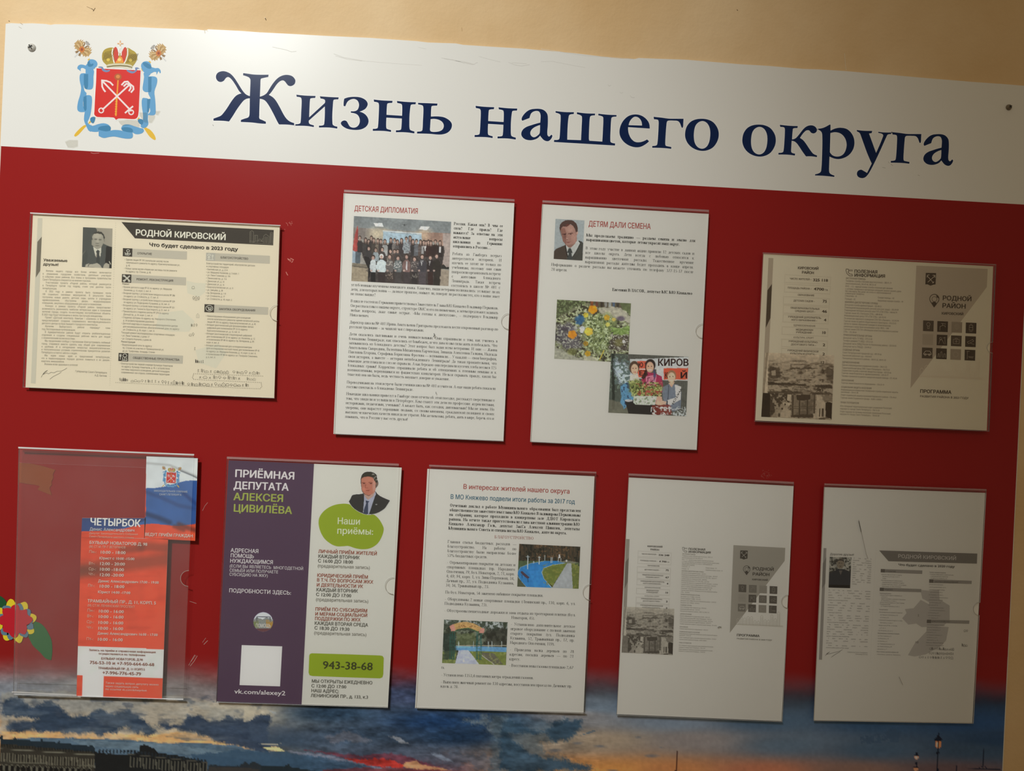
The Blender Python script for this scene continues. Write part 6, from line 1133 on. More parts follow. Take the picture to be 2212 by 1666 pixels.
ci = lambda x, y, r, n=10: [(x + r * math.cos(6.2832 * i / n), y + r * math.sin(6.2832 * i / n)) for i in range(n + 1)]
ICON = {'hand': [ci(.55, .3, .15), [(.5, .45), (.45, .65), (.6, .62)], [(.2, .55), (.3, .6), (.25, .8), (.6, .85), (.82, .68), (.75, .55)], [(.3, .65), (.5, .72), (.7, .62)]],
        'tools': [[(.2, .2), (.8, .8)], [(.26, .14), (.86, .74)], [(.8, .15), (.2, .8)], [(.86, .2), (.28, .86)], ci(.22, .2, .1), ci(.78, .8, .1), ci(.25, .8, .1)],
        'cart': [ci(.5, .5, .36, 14), [(.3, .36), (.38, .38), (.44, .6), (.68, .6), (.72, .42), (.4, .42)], ci(.48, .68, .03, 6), ci(.64, .68, .03, 6)], 'park': [ci(.32, .3, .14), [(.32, .44), (.32, .85)], [(.2, .6), (.44, .6)], ci(.72, .35, .08), [(.72, .44), (.72, .8)], [(.15, .85), (.85, .85)]],
        'people': [ci(.2, .25, .08), [(.2, .33), (.2, .8)], [(.1, .4), (.3, .4)], ci(.65, .3, .2), [(.65, .5), (.65, .85)], [(.4, .55), (.5, .85)], [(.8, .55), (.88, .85)], [(.35, .9), (.9, .9)]],
        'bulb': [ci(.5, .35, .17), [(.42, .5), (.42, .75), (.58, .75), (.58, .5)]], 'tap': [[(.25, .85), (.25, .5), (.5, .4), (.5, .2)], [(.35, .2), (.8, .25)], [(.5, .4), (.75, .42), (.75, .55)]], 'face': [ci(.5, .42, .22), ci(.5, .42, .1, 6), [(.4, .66), (.6, .66)]], 'tram': [[(.34, .25), (.66, .25), (.68, .7), (.32, .7), (.34, .25)], [(.36, .45), (.64, .45)], [(.4, .15), (.6, .15)], [(.36, .82), (.64, .82)]],
        'trees': [ci(.25, .5, .06, 6), ci(.5, .5, .08, 6), ci(.75, .5, .06, 6), [(.1, .5), (.9, .5)]], 'play': [[(.2, .85), (.3, .5), (.5, .45), (.7, .85)], ci(.35, .35, .1), [(.75, .2), (.8, .85)], [(.55, .3), (.8, .25)]], 'kit': [[(.22, .35), (.78, .35), (.78, .75), (.22, .75), (.22, .35)], [(.5, .42), (.5, .68)], [(.38, .55), (.62, .55)], [(.4, .35), (.4, .25), (.6, .25), (.6, .35)]],
        'cam': [[(.2, .55), (.7, .3), (.8, .45), (.3, .7), (.2, .55)], [(.5, .65), (.85, .75)]], 'car': [[(.15, .62), (.2, .5), (.35, .32), (.75, .32), (.85, .5), (.88, .62), (.15, .62)], ci(.32, .66, .08, 8), ci(.7, .66, .08, 8)], 'town': [[(.15, .85), (.2, .5), (.28, .5), (.3, .85)], [(.4, .85), (.42, .35), (.52, .3), (.6, .85)], [(.7, .85), (.72, .5), (.85, .5), (.88, .85)]], 'oval': [ci(.5, .5, .26, 14), ci(.5, .5, .2, 14)], 'lamp': [[(.2, .15), (.45, .15)], [(.25, .15), (.25, .85)], [(.35, .62), (.85, .64)], [(.4, .72), (.8, .74)]]}
for fr, q, m_, b_, s_, a, b, k in ((A2, [(148, 443), (268, 448), (265, 552), (146, 545)], blk, [(268, 450), (955, 485), (952, 588), (265, 552)], 'ОТКРЫТИЕ', (327, 521), (512, 530), 'hand'), (A2, [(137, 770), (255, 775), (252, 880), (134, 873)], blk, [(255, 775), (943, 812), (940, 912), (252, 880)], 'РЕМОНТ, РЕКОНСТРУКЦИЯ', (317, 847), (780, 866), 'tools'),
    (A2, [(1196, 500), (1310, 505), (1307, 605), (1192, 600)], ca_(170, 164, 146), [(1310, 505), (1998, 540), (1995, 640), (1307, 605)], 'БЛАГОУСТРОЙСТВО', (1375, 573), (1722, 590), 'park'), (A2, [(1175, 1148), (1298, 1152), (1293, 1253), (1172, 1248)], blk, [(1298, 1153), (1977, 1187), (1973, 1282), (1293, 1253)], 'ЗАКУПКА ОБОРУДОВАНИЯ', (1352, 1221), (1810, 1240), 'cart'),
    (A4, [(95, 597), (217, 600), (213, 705), (90, 698)], blk, [(217, 602), (905, 632), (900, 733), (213, 705)], 'ОБЩЕСТВЕННЫЕ ПРОСТРАНСТВА', (273, 670), (857, 697), 'people')):
    bar(t, fr, b_, gbar); icon(t, fr, q, m_, ca_(214, 208, 184), k); tx(t, 'section_heading', OP + .0001, [(s_, fr(*a), fr(*b), 4.4, cc(62, 56, 46), 1)])
tx(t, 'heading', OP + .0002, [('РОДНОЙ КИРОВСКИЙ', A2(303, 281), A2(1437, 342), 12.6, cc(218, 211, 186), 2), ('Что будет сделано в 2023 году', A2(475, 420), A2(1588, 479), 7.7, cc(50, 46, 38), 2), ('Уважаемые', A1(395, 916), A1(772, 929), 5.6, cc(84, 78, 64), 2), ('друзья!', A1(392, 981), A1(632, 992), 5.6, cc(84, 78, 64), 2)])
T = Text(OP); sm, sm2 = cc(124, 117, 96), cc(104, 98, 80)
T.para(['>Жители нашего города все более активно включаются', 'в управление городским хозяйством, деятельно участвуют', 'в событиях своих районов. Все планы и программы правительства', '<Санкт-Петербурга опираются на мнения горожан.', '>Участниками проекта «Родной район», который реализуется', 'в Петербурге третий год подряд, стали уже десятки тысяч', '<петербуржцев.',
        '>В 2022 году в рамках проекта было проведено почти', '100 социально значимых мероприятий. В результате были', 'построены новые дороги, детские сады, школы и учреждения', 'здравоохранения, обустроены дворы, модернизировано', '<освещение, закуплено оборудование для школ и поликлиник.', '>Конкурс в рамках проекта «Родной район» предоставляет', 'возможность реализовать наиболее интересные идеи и пожелания',
        'жителей города, создать по-настоящему востребованные объекты.', '<В 2023 году будут воплощены в жизнь три лучшие инициативы.', '>Проект «Детский кинотеатр. Квантум – «Орленок» в Кировском', 'предусматривает создание современного многофункционального', '<детского центра на базе бывшего городского кинотеатра.', '>Жителям Выборгского района передадут пляж', '<под Лесопарковым путепроводом.', '>В Адмиралтейском районе будут открыты реабилитационные',
        'отделения и созданы специальные рабочие места для людей', '<с ограниченными возможностями.', '>Мы продолжаем сообща с горожанами благоустраивать любимый', 'город, стараемся вместе сделать наш общий дом современным', 'и удобным. И в сегодняшних непростых внешнеполитических', 'и геополитических условиях стратегическим приоритетом развития', '<Петербурга остается забота о людях.', '>Мы ждем новых идей и предложений петербуржцев,', 'что в первоочередном порядке должно появиться в их дворах,', '<квартале, микрорайоне.', '<>Желаем всем здоровья и успехов!'],
       (92.2, 587), (90.4 - 1.5, 788.4), (240.5, 591.4), 4.1, sm, 0, sans, .72)
T.line('Губернатор Санкт-Петербурга', A3(850, 1138), A3(1322, 1162), 4.0, sm2, 0); T.line('А.Д. Беглов', A3(1140, 1200), A3(1320, 1209), 4.0, sm2, 0)
def lst(T, lines, a, b, h_, c, wf=.78, sl=.048, L=120, font=sans):
    n_ = max(len(lines) - 1, 1)
    for i, s_ in enumerate(lines):
        x = a[0] + (b[0] - a[0]) * i / n_; y = a[1] + (b[1] - a[1]) * i / n_; bd = 0
        if s_[:1] == '*': s_ = s_[1:]; bd = 1
        ind_ = 3.5 if s_[:1] == ' ' else 0; s_ = s_.strip()
        T.line(s_, (x + ind_, y + ind_ * sl), (x + L, y + L * sl), h_, c, bd, font, 'left', wf)
lst(T, ['• Здание лицея № 393 (начальная школа) после', '  капитального ремонта по адресу: Краснопутиловская ул.,', '  д. 45', '• Новых залов музея «Нарвская застава» после ремонта', '  по адресу: пр. Стачек, д. 45'], A2(170, 597), A2(162, 745), 3.9, sm2, .74)
lst(T, ['*Ремонт', '• Кровли детского сада № 55 по адресу: ул. Маршала', '  Казакова, д. 10, корп. 2, лит. А', '• Входной группы с устройством пандуса в школе № 386', '  по адресу: ул. Стойкости, д. 17, лит. А', '• Входной группы с устройством пандуса в школе № 539', '  по адресу: ул. Подводника Кузьмина, д. 50, лит. А', '• Входной группы с устройством пандуса в школе № 551', '  по адресу: ул. Танкиста Хрустицкого, д. 21, лит. А', '• Пришкольного стадиона школы № 274 по адресу:', '  Дачный пр., д. 34, корп. 2, лит. А',
        '• Стадиона «Шторм» по адресу: пр. Народного Ополчения,', '  д. 24 (асфальтирование дорожек)', '• Детской квартиры в социально-реабилитационном центре', '  для несовершеннолетних «Воспитательный дом» по адресу:', '  ул. Стойкости, д. 30, корп. 1, лит. А', 'Текущий ремонт внутридворовых спортивных площадок:', '• ул. Лени Голикова, у дома 17', '• ул. Солдата Корзуна, у дома 66', '*Реконструкция', '• Водопроводной сети по адресу:', '  пр. Стачек на участке от Промышленной ул.', '  до ул. Трефолева, площадь Стачек'], A2(140, 903), A4(122, 580), 3.9, sm2, .74)
lst(T, ['• Благоустройство первой очереди бульвара Новаторов', '  по адресу: бульвар Новаторов, д. 30, с устройством', '  системы наружного освещения, детской площадки,', '  современных зон отдыха, озеленением территории'], A4(112, 740), A4(105, 850), 3.9, sm2, .74)
lst(T, ['Благоустройство территорий, обустройство детских', 'и спортивных площадок', '• Балтийская ул., д. 2/14', '• ул. Маршала Казакова, д. 3 корп. 1', '• ул. Лени Голикова, д. 106', '• Ленинский пр., д. 116', '• Двинская ул., д. 14', '• Двинская ул., д. 16', '• Краснопутиловская ул., д. 31', '• ул. Зайцева, д. 38', '• пр. Ветеранов, д. 110', '• ул. Стойкости, д. 17', '• ул. Стойкости, д. 18, корп. 2'], A2(1197, 645), A2(1190, 1090), 3.9, sm2, .74)
lst(T, ['• Немонтируемое оборудование для оснащения', '  (после капитального ремонта) здания начальной школы', '  лицея № 393 по адресу: Краснопутиловская ул., д. 45', '• Аппарат рентгеновский для флюорографии легких', '  цифровой для поликлиники № 23 по адресу:', '  Краснопутиловская ул., д. 15, лит. А', '• Аппарат рентгеновский стационарный цифровой', '  для поликлиники № 23 по адресу: ул. Казакова, д. 12', '  и поликлиники № 88 по адресу: пр. Ветеранов, д. 89,', '  корп. 4, лит. А', '• Аппарат рентгеновский для остеоденситометрии',
        '  (для исследования костной ткани) для поликлиники № 43', '  по адресу: ул. Маршала Казакова, д. 14, корп. 4, лит. А,', '  и поликлиники № 88 по адресу: ул. Генерала Симоняка,', '  д. 6, лит. А'], A4(1190, 142), A4(1172, 658), 3.9, sm2, .74)
T.build('printed_text', t)
mb = MB(); dots(mb, (250.2, 482), (237.1, 832.4), 74, .45, OP, ca_(138, 131, 108)); mb.build('fold_dots', t, kind='stuff')
mb = MB(); dk2 = ca_(96, 90, 74)
for pts in ([(340, 1215), (372, 1160), (400, 1130), (435, 1112), (380, 1160), (365, 1175), (420, 1150), (450, 1165), (490, 1140), (530, 1150), (580, 1125), (640, 1125), (690, 1100), (725, 1078)], [(640, 1140), (600, 1165), (520, 1205), (470, 1245)]): mb.stroke(A3(pts), .7, OP, dk2)
mb.build('signature', t)
def little(t_, fr, x0, y0, x1, y1, n_, h_, m, seed, w_=.6):
    """a printed row of tiny houses, trees, cars and people"""
    R_ = random.Random(seed); mb = MB()
    for i in range(n_):
        u = (i + .5) / n_; cx = x0 + (x1 - x0) * u; cy = y0 + (y1 - y0) * u; w2 = abs(x1 - x0) / n_ * .42; k = R_.randrange(5); hh = h_ * R_.uniform(.6, 1.1)
        if k == 0: S = [[(-w2, 0), (-w2, -hh * .6), (0, -hh), (w2, -hh * .6), (w2, 0), (-w2, 0)], [(0, -hh * .2), (0, -hh * .6)]]
        elif k == 1: S = [[(a_ * w2 * .8, -hh * .65 + b_ * hh * .35) for a_, b_ in [(math.cos(q), math.sin(q)) for q in [0, 1, 2, 3, 4, 5, 6.28]]], [(0, 0), (0, -hh * .4)]]
        elif k == 2: S = [[(-w2, -hh * .15), (-w2, -hh * .5), (-w2 * .4, -hh * .75), (w2 * .6, -hh * .75), (w2, -hh * .4), (w2, -hh * .15), (-w2, -hh * .15)], [(-w2 * .5, 0), (-w2 * .3, -hh * .15)], [(w2 * .5, 0), (w2 * .3, -hh * .15)]]
        elif k == 3: S = [[(-w2 * .7, 0), (-w2 * .7, -hh), (-w2 * .1, -hh), (-w2 * .1, 0)], [(w2 * .2, 0), (w2 * .2, -hh * .7), (w2, -hh * .7), (w2, 0)], [(-w2 * .4, -hh * .2), (-w2 * .4, -hh * .8)]]
        else: S = [[(0, -hh * .9), (0, -hh * .35)], [(-w2 * .5, -hh * .6), (w2 * .5, -hh * .7)], [(0, -hh * .35), (-w2 * .5, 0)], [(0, -hh * .35), (w2 * .5, 0)]]
        for s_ in S: mb.stroke(fr([(cx + a_, cy + b_) for a_, b_ in s_]), w_, OP, m)
    mb.build('pictogram_row', t_, kind='stuff')
little(t, A4, 100, 950, 215, 955, 5, 42, ca_(70, 64, 54), 1); little(t, A4, 245, 962, 620, 975, 9, 38, ca_(130, 123, 102), 2); little(t, A4, 630, 985, 920, 1000, 8, 50, ca_(92, 86, 70), 3); little(t, A4, 950, 1010, 1730, 1022, 16, 46, ca_(92, 86, 70), 4)
little(t, A4, 1090, 918, 1640, 936, 9, 42, ca_(96, 90, 74), 5); little(t, A4, 1700, 940, 1820, 944, 3, 40, ca_(140, 132, 110), 9); little(t, A4, 1070, 840, 1280, 848, 4, 44, ca_(110, 104, 86), 6); little(t, A4, 1290, 850, 1480, 858, 5, 36, ca_(110, 104, 86), 7); little(t, A4, 1520, 855, 1870, 870, 7, 44, ca_(104, 98, 80), 8)
little(t, A4, 1055, 722, 1168, 724, 5, 42, ca_(66, 60, 50), 11); little(t, A4, 1000, 265, 1090, 268, 3, 46, ca_(120, 113, 92), 12); little(t, A4, 978, 388, 1050, 390, 2, 50, ca_(120, 113, 92), 13); little(t, A4, 1070, 155, 1110, 156, 1, 60, ca_(160, 152, 130), 14); little(t, A2, 1020, 1098, 1118, 1102, 3, 80, ca_(90, 84, 70), 15); little(t, A2, 1012, 960, 1052, 962, 1, 60, ca_(120, 113, 92), 16); little(t, A4, 1035, 562, 1070, 564, 1, 56, ca_(130, 123, 100), 17)
mb = MB()
for a, b, n_ in (((60, 970), (940, 1010), 42), ((940, 1010), (1870, 1048), 44), ((1870, 1048), (1895, 1020), 3), ((1895, 1020), (1885, 970), 4), ((1885, 970), (1040, 930), 38), ((1040, 930), (1022, 905), 3), ((1022, 905), (1040, 858), 4), ((1040, 858), (1905, 888), 38)): dots(mb, A4(*a), A4(*b), n_, .62, OP, ca_(112, 105, 86))
mb.build('dotted_path', t, kind='stuff')
pale = ca_(204, 196, 168)
mb = MB(); mb.poly(A2([(945, 850), (1060, 880), (1190, 885), (1180, 1000), (1100, 1060), (960, 1010)]), OP - .00005, pale); mb.poly(A4([(600, 100), (900, 60), (1050, 200), (980, 330), (760, 330), (560, 280)]), OP - .00005, pale); mb.poly(A4([(1060, 560), (1350, 480), (1450, 600), (1320, 790), (1100, 720)]), OP - .00005, pale); mb.build('pale_map', t)
PA = crop(170, 480, 15.14)
def portrait_a(P):
    P.frame(PA); P.C[:] = (146, 138, 118)
    P.put(np.clip((P.x - 600) / 600, 0, 1) * .25, (180, 172, 150)); P.poly([(100, 150), (540, 165), (590, 240), (610, 330), (440, 480), (420, 760), (250, 900), (100, 1050)], (74, 76, 68))
    P.poly([(100, 1500), (120, 1100), (250, 900), (400, 720), (480, 790), (560, 1150), (700, 1150), (740, 830), (800, 700), (950, 770), (1100, 820), (1090, 1530)], (76, 78, 70)); P.poly([(900, 780), (1100, 820), (1090, 1530), (860, 1400), (880, 1100)], (40, 38, 32)); P.poly([(130, 1000), (250, 900), (300, 1100), (250, 1350), (110, 1450)], (66, 68, 60), .6)
    P.poly([(470, 800), (600, 890), (740, 830), (720, 1100), (690, 1130), (620, 920), (550, 1120), (520, 1000)], (198, 192, 168)); P.poly([(560, 960), (620, 900), (720, 970), (680, 960), (690, 1400), (560, 1400), (600, 1050)], (62, 64, 58))
    P.poly([(445, 450), (470, 380), (560, 350), (700, 360), (790, 420), (830, 520), (810, 640), (780, 740), (700, 830), (600, 870), (520, 820), (460, 720), (440, 600)], (150, 144, 124)); P.ell(600, 450, 140, 80, (176, 168, 144), .8, .8); P.ell(620, 620, 50, 100, (172, 164, 142), .7, .8)
    P.poly([(440, 470), (470, 370), (560, 320), (640, 300), (740, 320), (820, 400), (855, 500), (840, 600), (815, 560), (800, 460), (740, 390), (600, 370), (500, 380)], (62, 60, 50))
    P.ell(560, 560, 50, 20, (96, 92, 78), .9, .6); P.ell(700, 575, 50, 20, (94, 90, 76), .9, .6); P.ell(610, 695, 60, 18, (92, 88, 74), .7, .8); P.ell(610, 770, 70, 18, (108, 102, 86), .8, .8); P.ell(450, 560, 14, 40, (120, 114, 98)); P.ell(840, 590, 20, 50, (130, 124, 106))
    P.poly([(210, 1470), (230, 1390), (330, 1350), (420, 1380), (600, 1340), (700, 1400), (760, 1500)], (168, 160, 138)); P.poly([(800, 1500), (820, 1400), (900, 1330), (1000, 1380), (990, 1520)], (162, 154, 132)); P.line([(310, 1450), (330, 1380), (400, 1360)], 20, (60, 58, 50)); P.line([(1000, 1290), (1040, 1370)], 26, (190, 184, 160))
picture('portrait_photograph', PA([(140, 165), (1105, 210), (1075, 1512), (105, 1468)]), OP, 70, 90, portrait_a, t)
# ------------------------------------------------------------------ district leaflet, cover pages (cream original and grey copy)
D1 = crop(1620, 530, 7.9); D2 = crop(1620, 720, 7.9); D3 = crop(1800, 560, 6.144); D4 = crop(1800, 740, 6.144)
def cover(t, X, k, seen, vals, year, px, py, thin):
    """X maps the pixels of the cream leaflet to those of this one; k = scale of the print; seen = brightness of its inks"""
    f1, f2, f3, f4 = [(lambda F: (lambda *a: (X([F(*a)])[0] if len(a) == 2 and not hasattr(a[0], '__len__') else X(F(*a)))))(F) for F in (D1, D2, D3, D4)]
    def S(v): c = seen(v); return tuple(A(*c, px, py))
    def sm_(v): return cmat(S(v), .7, .2)
    mb = MB(); mb.poly(f1([(318, 215), (400, 220), (290, 2519), (210, 2519)]), OP, sm_(.66)); mb.poly(f1([(375, 660), (350, 1240), (270, 1410), (298, 770)]), OP + .00005, sm_(.12 if k == 1 else .42)); mb.build('side_bar', t)
    mb = MB(); mb.poly(f3([(1103, 85), (2050, 130), (2038, 370)]) + f4([(1025, 608)]), OP - .00005, sm_(.70)); mb.build('grey_field', t)
    mb = MB(); mb.poly(f3([(1228, 182), (1365, 185), (1357, 335), (1330, 338), (1290, 352), (1250, 333), (1222, 335)]), OP + .00005, sm_(.1)); 
    for pts in ([(1245, 220), (1330, 315)], [(1345, 225), (1255, 305)], [(1243, 240), (1250, 212), (1275, 208)], [(1320, 212), (1350, 215), (1350, 245)], [(1315, 318), (1335, 300)]): mb.stroke(f3(pts), 1.2 * k, OP + .0001, sm_(.78))
    mb.build('shield_emblem', t)
    mb = MB(); o_ = [(1342 + 62 * math.cos(a_), 528 + 62 * math.sin(a_)) for a_ in [math.radians(q) for q in range(140, 401, 20)]]; mb.stroke(f3(o_ + [(1338, 636), o_[0]]), 1.5 * k, OP + .0001, sm_(.16)); mb.poly(f3([(1305, 580), (1340, 560), (1365, 575), (1372, 592), (1338, 636)]), OP + .0001, sm_(.12)); mb.stroke(f3([(1342 + 34 * math.cos(a_ * .63), 530 + 34 * math.sin(a_ * .63)) for a_ in range(11)]), 1.1 * k, OP + .0001, sm_(.3)); mb.poly(f3([(1365, 475), (1395, 500), (1398, 520), (1372, 505)]), OP + .0001, sm_(.14)); mb.build('pin_emblem', t)
    mb = MB(); p_ = [(172, 130), (200, 132), (205, 160), (196, 170), (215, 195), (250, 200), (255, 222), (215, 222), (180, 190), (168, 150)]; mb.stroke(f3(p_), 1.1 * k, OP, sm_(.16), closed=True); mb.build('phone_icon', t)
    ks = ['bulb', 'tap', 'face', 'tram', 'trees', 'play', 'kit', 'cam', 'car', 'town', 'oval', 'lamp']; mid = {2: .52, 4: .62, 10: .55} if k == 1 else {2: .6, 4: .66, 10: .56, 1: .42, 6: .38, 8: .42}
    for j in range(3):
        for i in range(4):
            x, y = 1193 + i * 189 - j * 7.5, 812 + i * 9.5 + j * 180; w_ = 141; n_ = j * 4 + i
            icon(t, f3, [(x, y), (x + w_, y + 6), (x + w_ - 4, y + 148), (x - 3, y + 142)], sm_(mid.get(n_, (.16 if i in (0, 2) else .08) if k == 1 else .22)), sm_(.62 if n_ != 8 else .9), ks[n_], .8 * k)
    mb = MB(); q_ = sm_(.88)
    R_ = random.Random(3)
    for i in range(13):
        x = 1150 + i * 62; hh = R_.uniform(60, 190) if i not in (12,) else 250; y = 450 + i * 2.6; mb.stroke(f4([(x, y), (x + 4, y - hh), (x + 26, y - hh - 22), (x + 48, y - hh), (x + 46, y)]), .7, OP, q_); mb.stroke(f4([(x + 18, y), (x + 20, y - hh + 20)]), .5, OP, q_); mb.stroke(f4([(x + 34, y), (x + 36, y - hh + 20)]), .5, OP, q_)
    mb.stroke(f4([(1140, 452), (2000, 488)]), .8, OP, q_); mb.stroke(f4([(1180, 440), (2000, 472)]), .6, OP, q_); mb.build('skyline_drawing', t, kind='stuff')
    def city(P):
        q = np.array([X([(px_, py_)])[0] for px_, py_ in ((1660, 770), (1800, 776), (1640, 900))])
        M_ = np.array([[(q[1][0] - q[0][0]) / 140, (q[2][0] - q[0][0]) / 130], [(q[1][1] - q[0][1]) / 140, (q[2][1] - q[0][1]) / 130]])
        # invert the affine map back into the enlarged detail
        a_ = X.inv(P.X, P.Y); P.x, P.y = (a_[0] - 1620) * 7.9, (a_[1] - 720) * 7.9; x, y = P.x, P.y
        def c(v): return seen(v)
        P.C[:] = c(1)
        P.poly([(318, 300), (245, 1015), (212, 1015), (275, 300)], c(.66)) ; P.put((x > 318 - (y - 300) * .02) * np.clip((y - 300) / 900, 0, .35), c(.45))
        n_ = fbm(x * .008, y * .03, 4, 5); n2 = fbm(x * .03, y * .05, 8, 3); ins = (x > 312 - (y - 500) * .02).astype(float)
        P.put(ins * np.clip((n_ - .5) * 6, 0, 1) * np.clip((y - 430) / 150, 0, 1) * .8, c(.2)); P.put(ins * np.clip((n2 - .58) * 8, 0, 1) * (y > 480) * .8, c(.8)); P.put(ins * np.clip((.4 - n2) * 8, 0, 1) * (y > 520) * .6, c(.25))
        P.poly([(330, 560), (510, 590), (515, 770), (305, 760)], c(.2), .8, 30, .02); P.poly([(360, 640), (440, 630), (440, 720), (365, 720)], c(.85), .9, 8)
        P.poly([(305, 830), (510, 845), (960, 870), (960, 900), (300, 880)], c(.12), .9, 16, .02); P.poly([(1110, 880), (1400, 885), (1400, 940), (1110, 915)], c(.15), .9, 16, .02); P.poly([(1310, 580), (1430, 600), (1415, 850), (1300, 800)], c(.25), .75, 30, .02)
        P.poly([(300, 990), (1390, 1000), (1390, 1050), (300, 1040)], c(.22), .8, 24, .02)
        P.poly([(340, 1020), (780, 1040), (760, 1180), (560, 1180), (380, 1400), (340, 1430)], c(.16), .9, 20, .02); P.speck(P.inside([(340, 1020), (780, 1040), (700, 1180), (400, 1380)]), .03, c(.7), .56, 3)
        P.poly([(208, 1018), (345, 1020), (340, 1440), (190, 1430)], c(.03) if k == 1 else c(.5)); P.poly([(720, 1050), (1130, 1050), (1110, 1440), (700, 1430)], c(.42)); P.speck(P.inside([(720, 1050), (1130, 1050), (1110, 1440), (700, 1430)]), .01, c(.55), .5, 6)
        for xx in (735, 850, 985, 1100): P.line([(xx, 1060), (xx - 6, 1400)], 20, c(.18))
        for yy in (1250, 1285): P.line([(720, yy), (1120, yy + 5)], 10, c(.3))
        P.poly([(790, 1050), (1035, 1050), (1030, 1130), (920, 1150), (800, 1140)], c(.18)); P.poly([(640, 1045), (712, 1050), (705, 1155), (638, 1150)], c(.92)); P.poly([(560, 1180), (690, 1190), (680, 1235), (560, 1235)], c(.9)); P.poly([(510, 1260), (650, 1260), (640, 1320), (700, 1330), (700, 1440), (460, 1440), (480, 1340)], c(.82)); P.poly([(360, 1430), (520, 1240), (560, 1190), (600, 1240), (470, 1440)], c(.66), .8)
        P.ell(600, 1215, 16, 18, c(.1)); P.ell(550, 1290, 16, 18, c(.1)); P.poly([(485, 1370), (515, 1370), (515, 1430), (485, 1430)], c(.25)); P.poly([(1130, 1050), (1220, 1060), (1260, 1140), (1290, 1220), (1290, 1440), (1080, 1440), (1080, 1370), (1140, 1370)], c(.85))
        for xx in (1195, 1235, 1255): P.line([(xx, 1290), (xx - 8, 1420)], 14, c(.12))
        P.poly([(1290, 1190), (1330, 1170), (1400, 1190), (1395, 1470), (1290, 1420)], c(.05)); P.poly([(700, 1400), (1070, 1380), (1080, 1440), (700, 1440)], c(.2), 1, 16, .03); P.poly([(900, 990), (1040, 1000), (1010, 1050), (910, 1045)], c(.6)); P.poly([(1220, 1060), (1400, 1060), (1400, 1170), (1270, 1170)], c(.5), .8, 20, .03); P.grain(.03, .1)
    picture('city_photograph', f2([(262, 330), (1440, 375), (1395, 1482), (192, 1427)]), OP + .00003, 140, 130, city, t)
    mb = MB()
    for fr, q in ((f1, [(600, 500), (1382, 545), (1372, 662), (590, 632)]), (f1, [(595, 660), (1375, 700), (1362, 830), (585, 795)]), (f1, [(575, 875), (1360, 912), (1352, 1035), (570, 1000)]), (f1, [(575, 1022), (1352, 1060), (1345, 1195), (565, 1155)]), (f1, [(570, 1180), (1340, 1218), (1332, 1340), (560, 1305)]), (f1, [(552, 1388), (1330, 1425), (1325, 1555), (548, 1515)]), (f2, [(543, 98), (1322, 135), (1318, 265), (540, 225)]), (f2, [(540, 255), (1315, 290), (1308, 415), (532, 382)]),
                  (f2, [(530, 410), (1308, 440), (1300, 580), (520, 545)]), (f2, [(525, 570), (1300, 600), (1295, 735), (515, 700)]), (f2, [(520, 735), (1295, 765), (1290, 890), (510, 860)]), (f2, [(510, 885), (1285, 905), (1280, 1050), (500, 1020)])):
        for i in range(4):
            a, b = q[i], q[(i + 1) % 4]; dots(mb, fr(*a), fr(*b), 36 if i % 2 == 0 else 6, .38, OP + .0001, sm_(.5 if k == 1 else .68))
    mb.build('dotted_boxes', t, kind='stuff')
    T = Text(OP + .00012); d0, d1, d2 = S(.10), S(.26), S(.36)
